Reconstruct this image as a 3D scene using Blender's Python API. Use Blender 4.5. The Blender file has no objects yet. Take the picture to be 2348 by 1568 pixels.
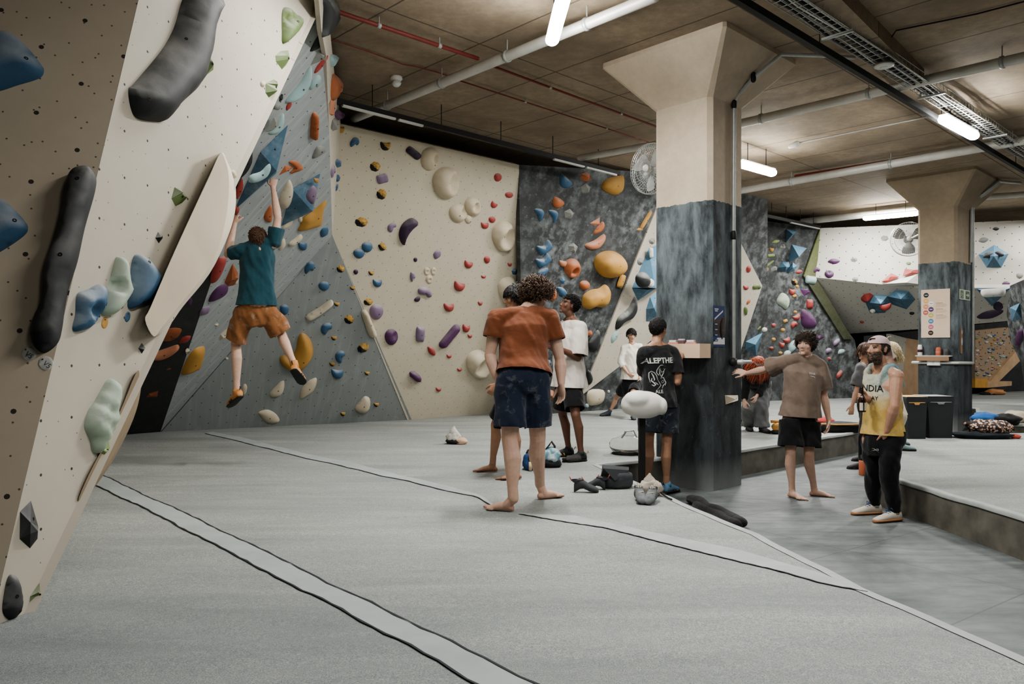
import bpy, bmesh, math, random
import numpy as np
from mathutils import Vector, Matrix, noise
from mathutils.bvhtree import BVHTree
from mathutils.geometry import delaunay_2d_cdt
random.seed(7)
SC = bpy.context.scene
COL = SC.collection
# ---------------------------------------------------------------- camera maths
F, CX, HY, CZ, MAT = 1750.0, 1174.0, 805.0, 1.55, 0.32
CEIL = 4.92
def W(px, py, d):
    return Vector(((px-CX)/F*d, d, CZ+(HY-py)/F*d))
def ZP(px, py, z=MAT):
    return W(px, py, (CZ-z)*F/(py-HY))
def CP(px, py, z=CEIL):
    return W(px, py, (z-CZ)*F/(HY-py))
cam = bpy.data.cameras.new('camera'); camo = bpy.data.objects.new('camera', cam); COL.objects.link(camo)
camo.location = (0, 0, CZ); camo.rotation_euler = (math.pi/2, 0, 0)
cam.sensor_width = 36; cam.lens = F/2348*36; cam.shift_y = (HY-784)/2348; cam.clip_end = 100; cam.clip_start = 0.05
SC.camera = camo
# ---------------------------------------------------------------- materials
MATS = {}
def srgb(c):
    l = [(x/255/12.92 if x/255 <= .04045 else ((x/255+.055)/1.055)**2.4) for x in c]; y = .3*l[0]+.6*l[1]+.1*l[2]
    return tuple(max(.004, v*.80+y*.20) for v in l)+(1.0,)
class NT:
    def __init__(s, name):
        m = bpy.data.materials.new(name); m.use_nodes = True; s.m = m; s.t = m.node_tree
        for n in list(s.t.nodes): s.t.nodes.remove(n)
        s.out = s.n('ShaderNodeOutputMaterial'); s.b = s.n('ShaderNodeBsdfPrincipled'); s.l(s.b.outputs[0], s.out.inputs[0])
    def n(s, t, **k):
        x = s.t.nodes.new(t)
        for a, b in k.items(): setattr(x, a, b)
        return x
    def l(s, a, b): s.t.links.new(a, b)
    def math(s, op, a, b=None, c=None):
        x = s.n('ShaderNodeMath', operation=op)
        for i, v in enumerate((a, b, c)):
            if v is None: continue
            if hasattr(v, 'type'): s.l(v, x.inputs[i])
            else: x.inputs[i].default_value = v
        return x.outputs[0]
    def mix(s, f, a, b):
        x = s.n('ShaderNodeMix', data_type='RGBA')
        for sock, v in ((x.inputs[0], f), (x.inputs[6], a), (x.inputs[7], b)):
            if hasattr(v, 'type'): s.l(v, sock)
            else: sock.default_value = v
        return x.outputs[2]
    def coord(s, kind='Object', scale=None, rot=None):
        x = s.n('ShaderNodeTexCoord').outputs[kind]
        if scale or rot:
            m = s.n('ShaderNodeMapping'); s.l(x, m.inputs[0])
            if scale: m.inputs['Scale'].default_value = scale
            if rot: m.inputs['Rotation'].default_value = rot
            x = m.outputs[0]
        return x
    def noise(s, co, scale, detail=4, rough=.55, dist=0):
        x = s.n('ShaderNodeTexNoise'); s.l(co, x.inputs['Vector'])
        x.inputs['Scale'].default_value = scale; x.inputs['Detail'].default_value = detail
        x.inputs['Roughness'].default_value = rough; x.inputs['Distortion'].default_value = dist
        return x.outputs['Fac']
    def ramp(s, f, a, b, lo=0., hi=1.):
        x = s.n('ShaderNodeMapRange'); s.l(f, x.inputs[0])
        for i, v in enumerate((a, b, lo, hi)): x.inputs[i+1].default_value = v
        x.clamp = True
        return x.outputs[0]
    def bump(s, h, strength=.3, dist=.01):
        x = s.n('ShaderNodeBump'); s.l(h, x.inputs['Height']); x.inputs['Strength'].default_value = strength
        x.inputs['Distance'].default_value = dist; s.l(x.outputs[0], s.b.inputs['Normal'])
    def col(s, c):
        if hasattr(c, 'type'): s.l(c, s.b.inputs['Base Color'])
        else: s.b.inputs['Base Color'].default_value = c
    def set(s, rough=.7, metal=0., spec=.4):
        s.b.inputs['Roughness'].default_value = rough; s.b.inputs['Metallic'].default_value = metal
        s.b.inputs['Specular IOR Level'].default_value = spec
        return s.m
def plain(name, c, rough=.7, metal=0., var=.12, vs=6., bump=.0, bs=60., spec=.35):
    if name in MATS: return MATS[name]
    t = NT(name); c = srgb(c); co = t.coord()
    f = t.ramp(t.noise(co, vs), .3, .7)
    d = tuple(x*(1-var) for x in c[:3])+(1,); u = tuple(min(1, x*(1+var)) for x in c[:3])+(1,)
    t.col(t.mix(f, d, u))
    if bump: t.bump(t.noise(co, bs, 3), bump, .004)
    MATS[name] = t.set(rough, metal, spec); return MATS[name]
def hold_mat(name, c, chalk=.3, rough=.62):
    """polyurethane hold: flat colour, chalk dust settled on faces that look up"""
    key = 'hold_'+name
    if key in MATS: return MATS[key]
    t = NT(key); c = srgb(c); co = t.coord()
    g = t.n('ShaderNodeNewGeometry'); sep = t.n('ShaderNodeSeparateXYZ'); t.l(g.outputs['Normal'], sep.inputs[0])
    up = t.ramp(sep.outputs[2], -.1, .9)
    nz = t.ramp(t.noise(co, 3.5, 4, .5), .30, .75)
    m = t.math('MULTIPLY', t.math('MULTIPLY', up, nz), chalk*2.2)
    fine = t.ramp(t.noise(co, 5, 3), .3, .7)
    base = t.mix(fine, tuple(x*.82 for x in c[:3])+(1,), c)
    t.col(t.mix(t.math('MINIMUM', m, .85), base, srgb((205, 205, 200))))
    t.bump(t.noise(co, 120, 2), .25, .002)
    MATS[key] = t.set(rough, 0, .35); return MATS[key]
def dual_mat():
    if 'hold_dual' in MATS: return MATS['hold_dual']
    t = NT('hold_dual'); co = t.coord(); sep = t.n('ShaderNodeSeparateXYZ'); t.l(co, sep.inputs[0])
    f = t.math('ADD', t.math('MULTIPLY', sep.outputs[0], .8), t.math('MULTIPLY', sep.outputs[2], 1.0))
    f = t.math('ADD', f, t.math('MULTIPLY', t.math('SUBTRACT', t.noise(co, 14, 3), .5), .10))
    f = t.ramp(f, -.012, -.004)
    yl = t.mix(t.ramp(t.noise(co, 40, 2), .4, .6), srgb((150, 112, 30)), srgb((192, 150, 48)))
    t.col(t.mix(f, srgb((30, 30, 30)), yl)); t.bump(t.noise(co, 60, 3), .4, .004)
    MATS['hold_dual'] = t.set(.75); return MATS['hold_dual']
def wall_mat(name, c, dots=True, chalk=0., streak=0., speck=.5, step=.2, dotr=.009, dark=(38, 34, 30), rough=.72, stepy=None, stagger=True, dotk=.92, spr=.030):
    """painted plywood climbing wall, T-nut holes on a staggered grid in metres (UV), screw holes as specks"""
    t = NT(name); c = srgb(c); uv = t.coord('UV')
    n1 = t.ramp(t.noise(uv, .9, 5, .6), .3, .7); n2 = t.ramp(t.noise(uv, 7, 4, .6), .35, .7)
    col = t.mix(n1, tuple(x*.90 for x in c[:3])+(1,), c)
    col = t.mix(t.math('MULTIPLY', n2, .25), col, tuple(x*.8 for x in c[:3])+(1,))
    if streak:
        mp = t.n('ShaderNodeMapping'); t.l(uv, mp.inputs[0]); mp.inputs['Rotation'].default_value = (0, 0, .9); mp.inputs['Scale'].default_value = (9, .7, 1)
        s = t.ramp(t.noise(mp.outputs[0], 1.6, 5, .65), .5, .8)
        col = t.mix(t.math('MULTIPLY', s, streak), col, srgb((205, 208, 205)))
        s2 = t.ramp(t.noise(uv, 3.2, 6, .7, 1.), .58, .78)
        col = t.mix(t.math('MULTIPLY', s2, streak*.8), col, srgb((210, 212, 208)))
    if chalk:
        a = t.ramp(t.noise(uv, 4.2, 7, .66, .15), .44, .70); b = t.ramp(t.noise(uv, .55, 3, .5), .35, .7)
        col = t.mix(t.math('MULTIPLY', t.math('MULTIPLY', a, b), chalk), col, srgb((176, 186, 188)))
        a = t.ramp(t.noise(uv, 13, 5, .7, .2), .58, .72)
        col = t.mix(t.math('MULTIPLY', a, chalk*.3), col, srgb((200, 205, 205)))
    if speck:
        vo = t.n('ShaderNodeTexVoronoi', voronoi_dimensions='2D'); vo.inputs['Scale'].default_value = 9; t.l(uv, vo.inputs['Vector'])
        d = t.math('LESS_THAN', vo.outputs['Distance'], spr)
        rs = t.n('ShaderNodeSeparateColor'); t.l(vo.outputs['Color'], rs.inputs[0])
        d = t.math('MULTIPLY', d, t.math('LESS_THAN', rs.outputs[0], speck))
        col = t.mix(t.math('MULTIPLY', d, .75), col, srgb(dark))
    if dots:
        def grid(off):
            mp = t.n('ShaderNodeVectorMath', operation='MULTIPLY'); t.l(uv, mp.inputs[0]); mp.inputs[1].default_value = (1/step, 1/(stepy or step), 1)
            ad = t.n('ShaderNodeVectorMath', operation='ADD'); t.l(mp.outputs[0], ad.inputs[0]); ad.inputs[1].default_value = off
            fr = t.n('ShaderNodeVectorMath', operation='FRACTION'); t.l(ad.outputs[0], fr.inputs[0])
            sb = t.n('ShaderNodeVectorMath', operation='SUBTRACT'); t.l(fr.outputs[0], sb.inputs[0]); sb.inputs[1].default_value = (.5, .5, 0)
            sp = t.n('ShaderNodeSeparateXYZ'); t.l(sb.outputs[0], sp.inputs[0])
            r = t.math('SQRT', t.math('ADD', t.math('POWER', sp.outputs[0], 2), t.math('POWER', t.math('MULTIPLY', sp.outputs[1], (stepy or step)/step), 2)))
            return t.math('LESS_THAN', r, dotr/step)
        g = t.math('MAXIMUM', grid((0, 0, 0)), grid((.5, .5, 0))) if stagger else grid((0, 0, 0))
        col = t.mix(t.math('MULTIPLY', g, dotk), col, srgb(dark))
    t.col(col); t.bump(t.noise(uv, 160, 2), .12, .002)
    return t.set(rough, 0, .3)
# ---------------------------------------------------------------- mesh helpers
def tag(o, label=None, cat=None, group=None, kind=None):
    for k, v in (('label', label), ('category', cat), ('group', group), ('kind', kind)):
        if v: o[k] = v
    return o
def empty(name, loc, label=None, cat=None, group=None):
    o = bpy.data.objects.new(name, None); COL.objects.link(o); o.location = loc; o.empty_display_size = .1
    return tag(o, label, cat, group)
def put(name, verts, faces, mat, parent=None, origin=None, smooth=True, mats=None, mi=None):
    """links ONE mesh object; verts are world coordinates, the origin goes to `origin` (or the parent's place)"""
    me = bpy.data.meshes.new(name)
    V = np.array([tuple(v) for v in verts], dtype=float).reshape(-1, 3)
    base = np.array(tuple(parent.matrix_world.translation)) if parent is not None else None
    if parent is not None and base is not None:
        # world location of parent chain (no rotations are used on parents)
        p = parent; base = np.zeros(3)
        while p is not None: base += np.array(tuple(p.location)); p = p.parent
    og = np.array(tuple(origin)) if origin is not None else (base if base is not None else V.mean(0))
    me.from_pydata([tuple(v) for v in (V-og)], [], [tuple(int(i) for i in f) for f in faces])
    me.validate()
    for m in (mats or [mat]): me.materials.append(m)
    if mi is not None: me.polygons.foreach_set('material_index', list(mi)[:len(me.polygons)])
    me.polygons.foreach_set('use_smooth', [smooth]*len(me.polygons))
    me.update()
    o = bpy.data.objects.new(name, me); COL.objects.link(o)
    if parent is not None:
        o.parent = parent; o.location = tuple(og-base)
    else:
        o.location = tuple(og)
    return o
def wloc(o):
    p = o; v = Vector((0, 0, 0))
    while p is not None: v += Vector(p.location); p = p.parent
    return v
class MB:
    def __init__(s): s.v = []; s.f = []
    def add(s, vs, fs):
        b = len(s.v); s.v += [Vector(v) for v in vs]; s.f += [tuple(i+b for i in f) for f in fs]
    def box(s, c, ax, ay, az, hx, hy, hz):
        c = Vector(c); ax, ay, az = Vector(ax)*hx, Vector(ay)*hy, Vector(az)*hz
        vs = [c+ax*i+ay*j+az*k for i in (-1, 1) for j in (-1, 1) for k in (-1, 1)]
        fs = [(0, 1, 3, 2), (4, 6, 7, 5), (0, 4, 5, 1), (2, 3, 7, 6), (0, 2, 6, 4), (1, 5, 7, 3)]
        if ax.cross(ay).dot(az) < 0: fs = [tuple(reversed(f)) for f in fs]
        s.add(vs, fs)
    def abox(s, lo, hi):
        lo, hi = Vector(lo), Vector(hi); c = (lo+hi)/2; h = (hi-lo)/2
        s.box(c, (1, 0, 0), (0, 1, 0), (0, 0, 1), h.x, h.y, h.z)
    def loft(s, secs, n=14, cap=True):
        """secs: (centre, axis_x, axis_y) ellipses"""
        vs = []
        for c, ax, ay in secs:
            for i in range(n):
                a = 2*math.pi*i/n; vs.append(c+ax*math.cos(a)+ay*math.sin(a))
        fs = []
        m = len(secs)
        for k in range(m-1):
            for i in range(n):
                j = (i+1) % n; fs.append((k*n+i, k*n+j, (k+1)*n+j, (k+1)*n+i))
        if cap:
            fs.append(tuple(reversed(range(n)))); fs.append(tuple((m-1)*n+i for i in range(n)))
        ax, ay = secs[0][1], secs[0][2]; d = secs[-1][0]-secs[0][0]
        if ax.cross(ay).dot(d) < 0: fs = [tuple(reversed(f)) for f in fs]
        s.add(vs, fs)
    def tube(s, pts, rad, n=10, flat=1., up=None, rnd=True):
        pts = [Vector(p) for p in pts]
        if not hasattr(rad, '__len__'): rad = [rad]*len(pts)
        rad = list(rad)
        d0 = (pts[1]-pts[0]).normalized()
        u = Vector(up) if up is not None else (Vector((0, 0, 1)) if abs(d0.z) < .9 else Vector((0, 1, 0)))
        P, R = [], []
        for k in range(len(pts)): P.append(pts[k]); R.append(rad[k])
        if rnd:
            e0 = (pts[0]-pts[1]).normalized(); e1 = (pts[-1]-pts[-2]).normalized()
            P = [pts[0]+e0*rad[0]*q for q in (.98, .8, .45)]+P+[pts[-1]+e1*rad[-1]*q for q in (.45, .8, .98)]
            R = [rad[0]*q for q in (.2, .6, .893)]+R+[rad[-1]*q for q in (.893, .6, .2)]
        secs = []
        for k in range(len(P)):
            a = P[max(k-1, 0)]; b = P[min(k+1, len(P)-1)]; d = (b-a)
            if d.length < 1e-9: d = d0
            d = d.normalized(); x = u.cross(d)
            if x.length < 1e-6: x = Vector((1, 0, 0)).cross(d)
            x.normalize(); y = d.cross(x).normalized(); u = y
            secs.append((P[k], x*R[k], y*R[k]*flat))
        s.loft(secs, n)
    def ell(s, c, ax, ay, az, n=12, m=8):
        """ellipsoid with axis vectors"""
        c = Vector(c); ax, ay, az = Vector(ax), Vector(ay), Vector(az)
        vs = [c-az]; fs = []
        for k in range(1, m):
            t = -math.pi/2+math.pi*k/m
            for i in range(n):
                a = 2*math.pi*i/n; vs.append(c+az*math.sin(t)+(ax*math.cos(a)+ay*math.sin(a))*math.cos(t))
        vs.append(c+az)
        for i in range(n): fs.append((0, 1+(i+1) % n, 1+i))
        for k in range(m-2):
            for i in range(n):
                j = (i+1) % n; fs.append((1+k*n+i, 1+k*n+j, 1+(k+1)*n+j, 1+(k+1)*n+i))
        q = 1+(m-2)*n; e = len(vs)-1
        for i in range(n): fs.append((e, q+i, q+(i+1) % n))
        if ax.cross(ay).dot(az) < 0: fs = [tuple(reversed(f)) for f in fs]
        s.add(vs, fs)
    def build(s, name, mat, parent=None, smooth=True, origin=None):
        return put(name, s.v, s.f, mat, parent, origin, smooth)
def smooth_closed(pts, per=5):
    out = []; n = len(pts)
    for i in range(n):
        p0, p1, p2, p3 = (np.array(pts[(i+k) % n], float) for k in (-1, 0, 1, 2))
        for j in range(per):
            t = j/per
            out.append(tuple(.5*((2*p1)+(p2-p0)*t+(2*p0-5*p1+4*p2-p3)*t*t+(3*p1-p0-3*p2+p3)*t**3)))
    return out
def inside(p, poly):
    x, y = p; r = False; n = len(poly)
    for i in range(n):
        x1, y1 = poly[i]; x2, y2 = poly[(i+1) % n]
        if (y1 > y) != (y2 > y) and x < (x2-x1)*(y-y1)/(y2-y1)+x1: r = not r
    return r
def tri_fill(poly, pts):
    """poly: closed 2D loop, pts: interior points -> (verts2d, faces)"""
    V = [Vector(p) for p in poly]+[Vector(p) for p in pts]; n = len(poly)
    r = delaunay_2d_cdt(V, [], [list(range(n))], 1, 1e-7)
    return [tuple(v) for v in r[0]], [tuple(f) for f in r[2]]
class Pl:
    """a wall plane; n looks at the camera; u runs level, v runs up the wall"""
    def __init__(s, a, b, c):
        n = (b-a).cross(c-a).normalized()
        if n.dot(Vector((0, 0, CZ))-a) < 0: n = -n
        s.o, s.n = a, n
        s.u = Vector((0, 0, 1)).cross(n).normalized()
        s.v = n.cross(s.u).normalized()
    def off(s, e):
        q = Pl.__new__(Pl); q.o, q.n, q.u, q.v = s.o+s.n*e, s.n, s.u, s.v; return q
    def hit(s, px, py):
        r = W(px, py, 1.)-Vector((0, 0, CZ)); den = s.n.dot(r)
        t = s.n.dot(s.o-Vector((0, 0, CZ)))/den
        return Vector((0, 0, CZ))+r*t
    def uv(s, p): d = p-s.o; return (d.dot(s.u), d.dot(s.v))
    def at(s, u, v, h=0.): return s.o+s.u*u+s.v*v+s.n*h
def wall(name, pl, poly, mat, thick=.1, parent=None, kind='structure'):
    """a flat wall panel from pixel corners on its plane, with real thickness behind and metre UVs"""
    P = [pl.hit(*p) if isinstance(p, tuple) else p for p in poly]
    n = len(P); uvs = [pl.uv(p) for p in P]
    area = sum(uvs[i][0]*uvs[(i+1) % n][1]-uvs[(i+1) % n][0]*uvs[i][1] for i in range(n))
    if area < 0: P.reverse()
    vs = P+[p-pl.n*thick for p in P]
    fs = [tuple(range(n)), tuple(reversed(range(n, 2*n)))]+[(i, n+i, n+(i+1) % n, (i+1) % n) for i in range(n)]
    o = put(name, vs, fs, mat, parent, origin=P[0], smooth=False)
    lay = o.data.uv_layers.new(name='UVMap')
    off = wloc(o)
    for lp in o.data.loops:
        lay.data[lp.index].uv = pl.uv(o.data.vertices[lp.vertex_index].co+off)
    if kind and parent is None: o['kind'] = kind
    return o
# ================================================================ the hall
BEIGE = wall_mat('paint_beige', (193, 182, 158), speck=.45, dotr=.0072, step=.225, dark=(70, 56, 40), dotk=.7)
WHITE = wall_mat('paint_white', (190, 181, 163), speck=.5, dotr=.0075, step=.2, stepy=.26, stagger=False)
SHADE = wall_mat('paint_cream_speckled', (204, 188, 162), speck=.95, dotr=.0125, step=.4, spr=.046)
GREY1 = wall_mat('paint_grey', (146, 152, 151), streak=.22, speck=.2, dotr=.008, step=.27)
GREY2 = wall_mat('paint_grey_chalked', (156, 162, 162), streak=.5, speck=.2, dotr=.008, step=.27)
BLACKW = wall_mat('paint_black', (62, 62, 64), dots=False, chalk=.12, speck=.2, dark=(120, 120, 120))
CHAR = wall_mat('paint_charcoal', (60, 62, 62), dots=False, chalk=.75, speck=.0)
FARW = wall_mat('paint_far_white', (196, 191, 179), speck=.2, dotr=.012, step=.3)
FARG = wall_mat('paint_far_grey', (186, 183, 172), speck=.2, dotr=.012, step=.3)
OLIVE2 = wall_mat('paint_dark_olive', (66, 70, 44), dots=False, chalk=.15, speck=0)
OLIVE = wall_mat('paint_olive', (98, 104, 56), dots=False, chalk=.3, speck=0)
PLY = plain('birch_plywood', (196, 160, 118), .6, vs=3, var=.14)
DARK = plain('unlit_void', (30, 29, 28), .9)
CEILM = None
# grid of the building: A runs away to the left, B away to the right
TH = math.radians(43.75)
A = Vector((-math.sin(TH), math.cos(TH), 0)); B = Vector((math.cos(TH), math.sin(TH), 0)); UP = Vector((0, 0, 1))
def concrete(name, c, lines=True, paint=None, bumpy=.35):
    t = NT(name); co = t.coord('Object'); c = srgb(c)
    n1 = t.ramp(t.noise(co, .9, 6, .62), .3, .72); n2 = t.ramp(t.noise(co, 9, 6, .7), .38, .66)
    col = t.mix(n1, tuple(x*(.5 if lines else .72) for x in c[:3])+(1,), c)
    col = t.mix(t.math('MULTIPLY', n2, .6 if lines else .3), col, tuple(x*.5 for x in c[:3])+(1,))
    if lines:
        r = t.n('ShaderNodeMapping'); t.l(co, r.inputs[0]); r.inputs['Rotation'].default_value = (0, 0, -TH)
        sp = t.n('ShaderNodeSeparateXYZ'); t.l(r.outputs[0], sp.inputs[0])
        w = t.math('MULTIPLY', t.math('SUBTRACT', t.noise(co, 5, 3), .5), .015)
        def ln(s, step, wd):
            f = t.math('FRACT', t.math('DIVIDE', t.math('ADD', s, w), step)); return t.math('LESS_THAN', f, wd/step)
        g = t.math('MAXIMUM', ln(sp.outputs[0], 1.22, .022), ln(sp.outputs[1], 2.44, .022))
        col = t.mix(t.math('MULTIPLY', g, .85), col, tuple(x*.22 for x in c[:3])+(1,))
    if paint is not None:
        sp = t.n('ShaderNodeSeparateXYZ'); t.l(t.n('ShaderNodeNewGeometry').outputs['Position'], sp.inputs[0])
        st = t.coord('Object', scale=(4, 4, 1.5))
        a = t.ramp(t.noise(st, 1.1, 6, .66, .2), .36, .74); b = t.ramp(t.noise(co, 16, 5, .7, 1), .6, .75)
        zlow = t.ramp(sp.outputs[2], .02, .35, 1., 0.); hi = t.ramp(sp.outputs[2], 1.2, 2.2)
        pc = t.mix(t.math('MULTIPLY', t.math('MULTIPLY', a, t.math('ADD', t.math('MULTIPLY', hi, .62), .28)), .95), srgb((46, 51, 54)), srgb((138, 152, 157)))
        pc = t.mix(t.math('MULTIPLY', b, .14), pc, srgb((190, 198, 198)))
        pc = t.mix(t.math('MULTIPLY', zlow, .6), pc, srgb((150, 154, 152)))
        wob = t.math('MULTIPLY', t.math('SUBTRACT', t.noise(co, 14, 2), .5), .05)
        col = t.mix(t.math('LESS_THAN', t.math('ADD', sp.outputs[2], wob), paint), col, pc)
    t.col(col); t.bump(t.noise(co, 28, 6, .7), bumpy, .01)
    return t.set(.82, 0, .3)
CEILM = concrete('ceiling_concrete', (172, 151, 124))
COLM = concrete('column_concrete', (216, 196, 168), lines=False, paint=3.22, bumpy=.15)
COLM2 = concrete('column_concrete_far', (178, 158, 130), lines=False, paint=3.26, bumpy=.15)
def slab(name, lo, hi, mat):
    m = MB(); m.abox(lo, hi); o = m.build(name, mat, smooth=False); o['kind'] = 'structure'; return o
slab('ceiling', (-11, -6, CEIL), (26, 31, CEIL+.2), CEILM)
# ---- concrete floor in the aisle
t = NT('floor_rubber'); co = t.coord('Object', rot=(0, 0, -.62)); c0 = srgb((122, 128, 126))
n1 = t.ramp(t.noise(co, 1.1, 6, .65, .4), .28, .72); stc = t.coord('Object', scale=(1, 5, 1), rot=(0, 0, .35)); n2 = t.ramp(t.noise(stc, 2.2, 5, .65), .42, .7)
cl = t.mix(n1, srgb((66, 73, 74)), srgb((132, 138, 136))); cl = t.mix(t.math('MULTIPLY', n2, .6), cl, srgb((60, 68, 72)))
sp = t.n('ShaderNodeSeparateXYZ'); t.l(co, sp.inputs[0])
def ln(s, step, wd): return t.math('LESS_THAN', t.math('FRACT', t.math('DIVIDE', s, step)), wd/step)
g = t.math('MAXIMUM', ln(t.math('ADD', sp.outputs[0], 40.3), 1.25, .012), ln(t.math('ADD', sp.outputs[1], 40.), 1.25, .012))
cl = t.mix(t.math('MULTIPLY', g, .6), cl, srgb((60, 66, 70))); t.col(cl); t.bump(t.noise(co, 40, 4), .12, .004)
FLOORM = t.set(.62, 0, .4)
slab('floor', (-11, -6, -.2), (26, 31, 0), FLOORM)
for nm, lo, hi in (('wall_left', (-11.2, -6, 0), (-11, 31, CEIL)), ('wall_right', (26, -6, 0), (26.2, 31, CEIL)), ('wall_back', (-11, 31, 0), (26, 31.2, CEIL)), ('wall_front', (-11, -6.2, 0), (26, -6, CEIL))):
    slab(nm, lo, hi, DARK)
# ---------------------------------------------------------------- crash mats
def mz(x, y):
    e = noise.noise(Vector((x*.5+y*.25+3, y*2.3-x*.2, 0)))*.011+noise.noise(Vector((x*1.3, y*4.6, 4.)))*.004
    return MAT+e*max(0., min(1., (13-y)/5.))
t = NT('mat_carpet'); co = t.coord('Object'); c = srgb((172, 178, 175))
fl = t.ramp(t.noise(co, 170, 4, .75), .36, .66); pt = t.ramp(t.noise(co, 42, 3, .6), .35, .65)
st = t.coord('Object', scale=(.5, 2.4, 1)); lowf = t.ramp(t.noise(st, 1.0, 6, .62, .5), .30, .72)
col = t.mix(fl, srgb((112, 119, 120)), srgb((208, 206, 195)))
col = t.mix(t.math('MULTIPLY', pt, .45), col, srgb((128, 138, 141)))
col = t.mix(t.math('MULTIPLY', t.math('SUBTRACT', 1., lowf), .55), col, srgb((104, 111, 112)))
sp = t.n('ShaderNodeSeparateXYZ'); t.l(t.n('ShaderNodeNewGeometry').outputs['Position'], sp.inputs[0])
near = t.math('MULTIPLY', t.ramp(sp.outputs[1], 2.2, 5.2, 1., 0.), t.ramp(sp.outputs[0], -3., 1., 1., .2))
col = t.mix(t.math('MULTIPLY', near, .55), col, srgb((92, 106, 112)))  # shade over the near left of the mat, painted into the carpet colour
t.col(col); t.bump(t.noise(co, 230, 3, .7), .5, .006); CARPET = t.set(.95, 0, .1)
VINYL = plain('mat_side_vinyl', (104, 100, 90), .6, var=.35, vs=5)
BAND = plain('mat_edge_band', (156, 161, 158), .85, var=.1)
TAPE = plain('mat_seam_strip', (152, 159, 158), .85, var=.1, vs=3)
SEAM = plain('mat_seam_thread', (40, 44, 50), .8)
def carpet_mat(name, poly, label, step, edges, cutz=MAT):
    m2 = [(p.x, p.y) for p in poly]
    loop = []
    for i in range(len(m2)):
        a, b = np.array(m2[i]), np.array(m2[(i+1) % len(m2)]); k = max(1, int(np.linalg.norm(b-a)/(step*1.5)))
        loop += [tuple(a+(b-a)*j/k) for j in range(k)]
    xs = [p[0] for p in m2]; ys = [p[1] for p in m2]; pts = []
    y = min(ys)
    while y < max(ys):
        st_ = step*(1 if y < 9 else 2.2); x = min(xs)
        while x < max(xs):
            if inside((x, y), m2): pts.append((x+random.uniform(-.01, .01), y+random.uniform(-.01, .01)))
            x += st_
        y += st_
    v, f = tri_fill(loop, pts)
    f = [q if (v[q[1]][0]-v[q[0]][0])*(v[q[2]][1]-v[q[0]][1])-(v[q[1]][1]-v[q[0]][1])*(v[q[2]][0]-v[q[0]][0]) > 0 else tuple(reversed(q)) for q in f]
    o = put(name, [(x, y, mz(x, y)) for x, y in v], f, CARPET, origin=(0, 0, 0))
    tag(o, label, 'crash mat')
    for ed in edges:
        vs, fs = [], []; bv, bf = [], []
        pts = []
        for i in range(len(ed)-1):
            a, b = ed[i], ed[i+1]; k = max(1, int((b-a).length/.15)); pts += [a+(b-a)*j/k for j in range(k)]
        pts.append(ed[-1])
        for i, p in enumerate(pts):
            d = (pts[min(i+1, len(pts)-1)]-pts[max(i-1, 0)]).normalized(); nrm = Vector((d.y, -d.x, 0))
            if inside((p.x+nrm.x*.1, p.y+nrm.y*.1), m2): nrm = -nrm
            w = .006*math.sin(i*2.1)
            z = mz(p.x, p.y)
            vs += [(p.x+nrm.x*.002, p.y+nrm.y*.002, z-.035), (p.x+nrm.x*w, p.y+nrm.y*w, .18), (p.x, p.y, 0)]
            q = p-nrm*.055
            bv += [(q.x, q.y, mz(q.x, q.y)+.004), (p.x, p.y, z+.007), (p.x+nrm.x*.014, p.y+nrm.y*.014, z-.002), (p.x+nrm.x*.014, p.y+nrm.y*.014, z-.03)]
            if i:
                b0 = (i-1)*3; fs += [(b0, b0+1, b0+4, b0+3), (b0+1, b0+2, b0+5, b0+4)]
                b1 = (i-1)*4; bf += [(b1+k, b1+k+1, b1+k+5, b1+k+4) for k in range(3)]
        put('side_skirt', vs, fs, VINYL, o, smooth=True); put('edge_band', bv, bf, BAND, o, smooth=True)
    return o
def on_mat(px, py): return ZP(px, py, MAT)
re_ = [on_mat(1368, 1066), on_mat(1455, 1105), on_mat(1523, 1136), on_mat(1740, 1228), on_mat(1981, 1350), on_mat(2348, 1511)]
ext = re_[-1]+(re_[-1]-re_[-2]).normalized()*6.5
far_edge = [on_mat(1368, 1066), on_mat(1468, 1055), on_mat(1700, 1032), on_mat(1965, 990)]
notch = [Vector((x, y, MAT)) for x, y in ((6.9, 13.9), (8.0, 16.4), (10.1, 16.6), (7.74, 12.66), (13, 13.4), (25.8, 15))]
r_edge = [Vector((x, y, MAT)) for x, y in ((25.8, 13.4), (13, 12), (7.2, 11.35), (5.6, 11.2), (5.35, 10.7))]+[ on_mat(1994, 1081), on_mat(2066, 1101), on_mat(2348, 1187)]
r_ext = Vector((3.9, -5.5, MAT))
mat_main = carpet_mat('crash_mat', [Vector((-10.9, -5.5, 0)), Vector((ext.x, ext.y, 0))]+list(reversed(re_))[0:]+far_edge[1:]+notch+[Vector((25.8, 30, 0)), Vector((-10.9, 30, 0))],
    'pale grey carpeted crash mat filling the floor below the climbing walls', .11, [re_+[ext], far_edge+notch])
mat_right = carpet_mat('crash_mat', [r_ext]+list(reversed(r_edge))+[Vector((25.8, -5.5, 0))],
    'raised grey crash mat beside the concrete aisle under the two bins', .16, [[r_ext]+list(reversed(r_edge))])
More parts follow.
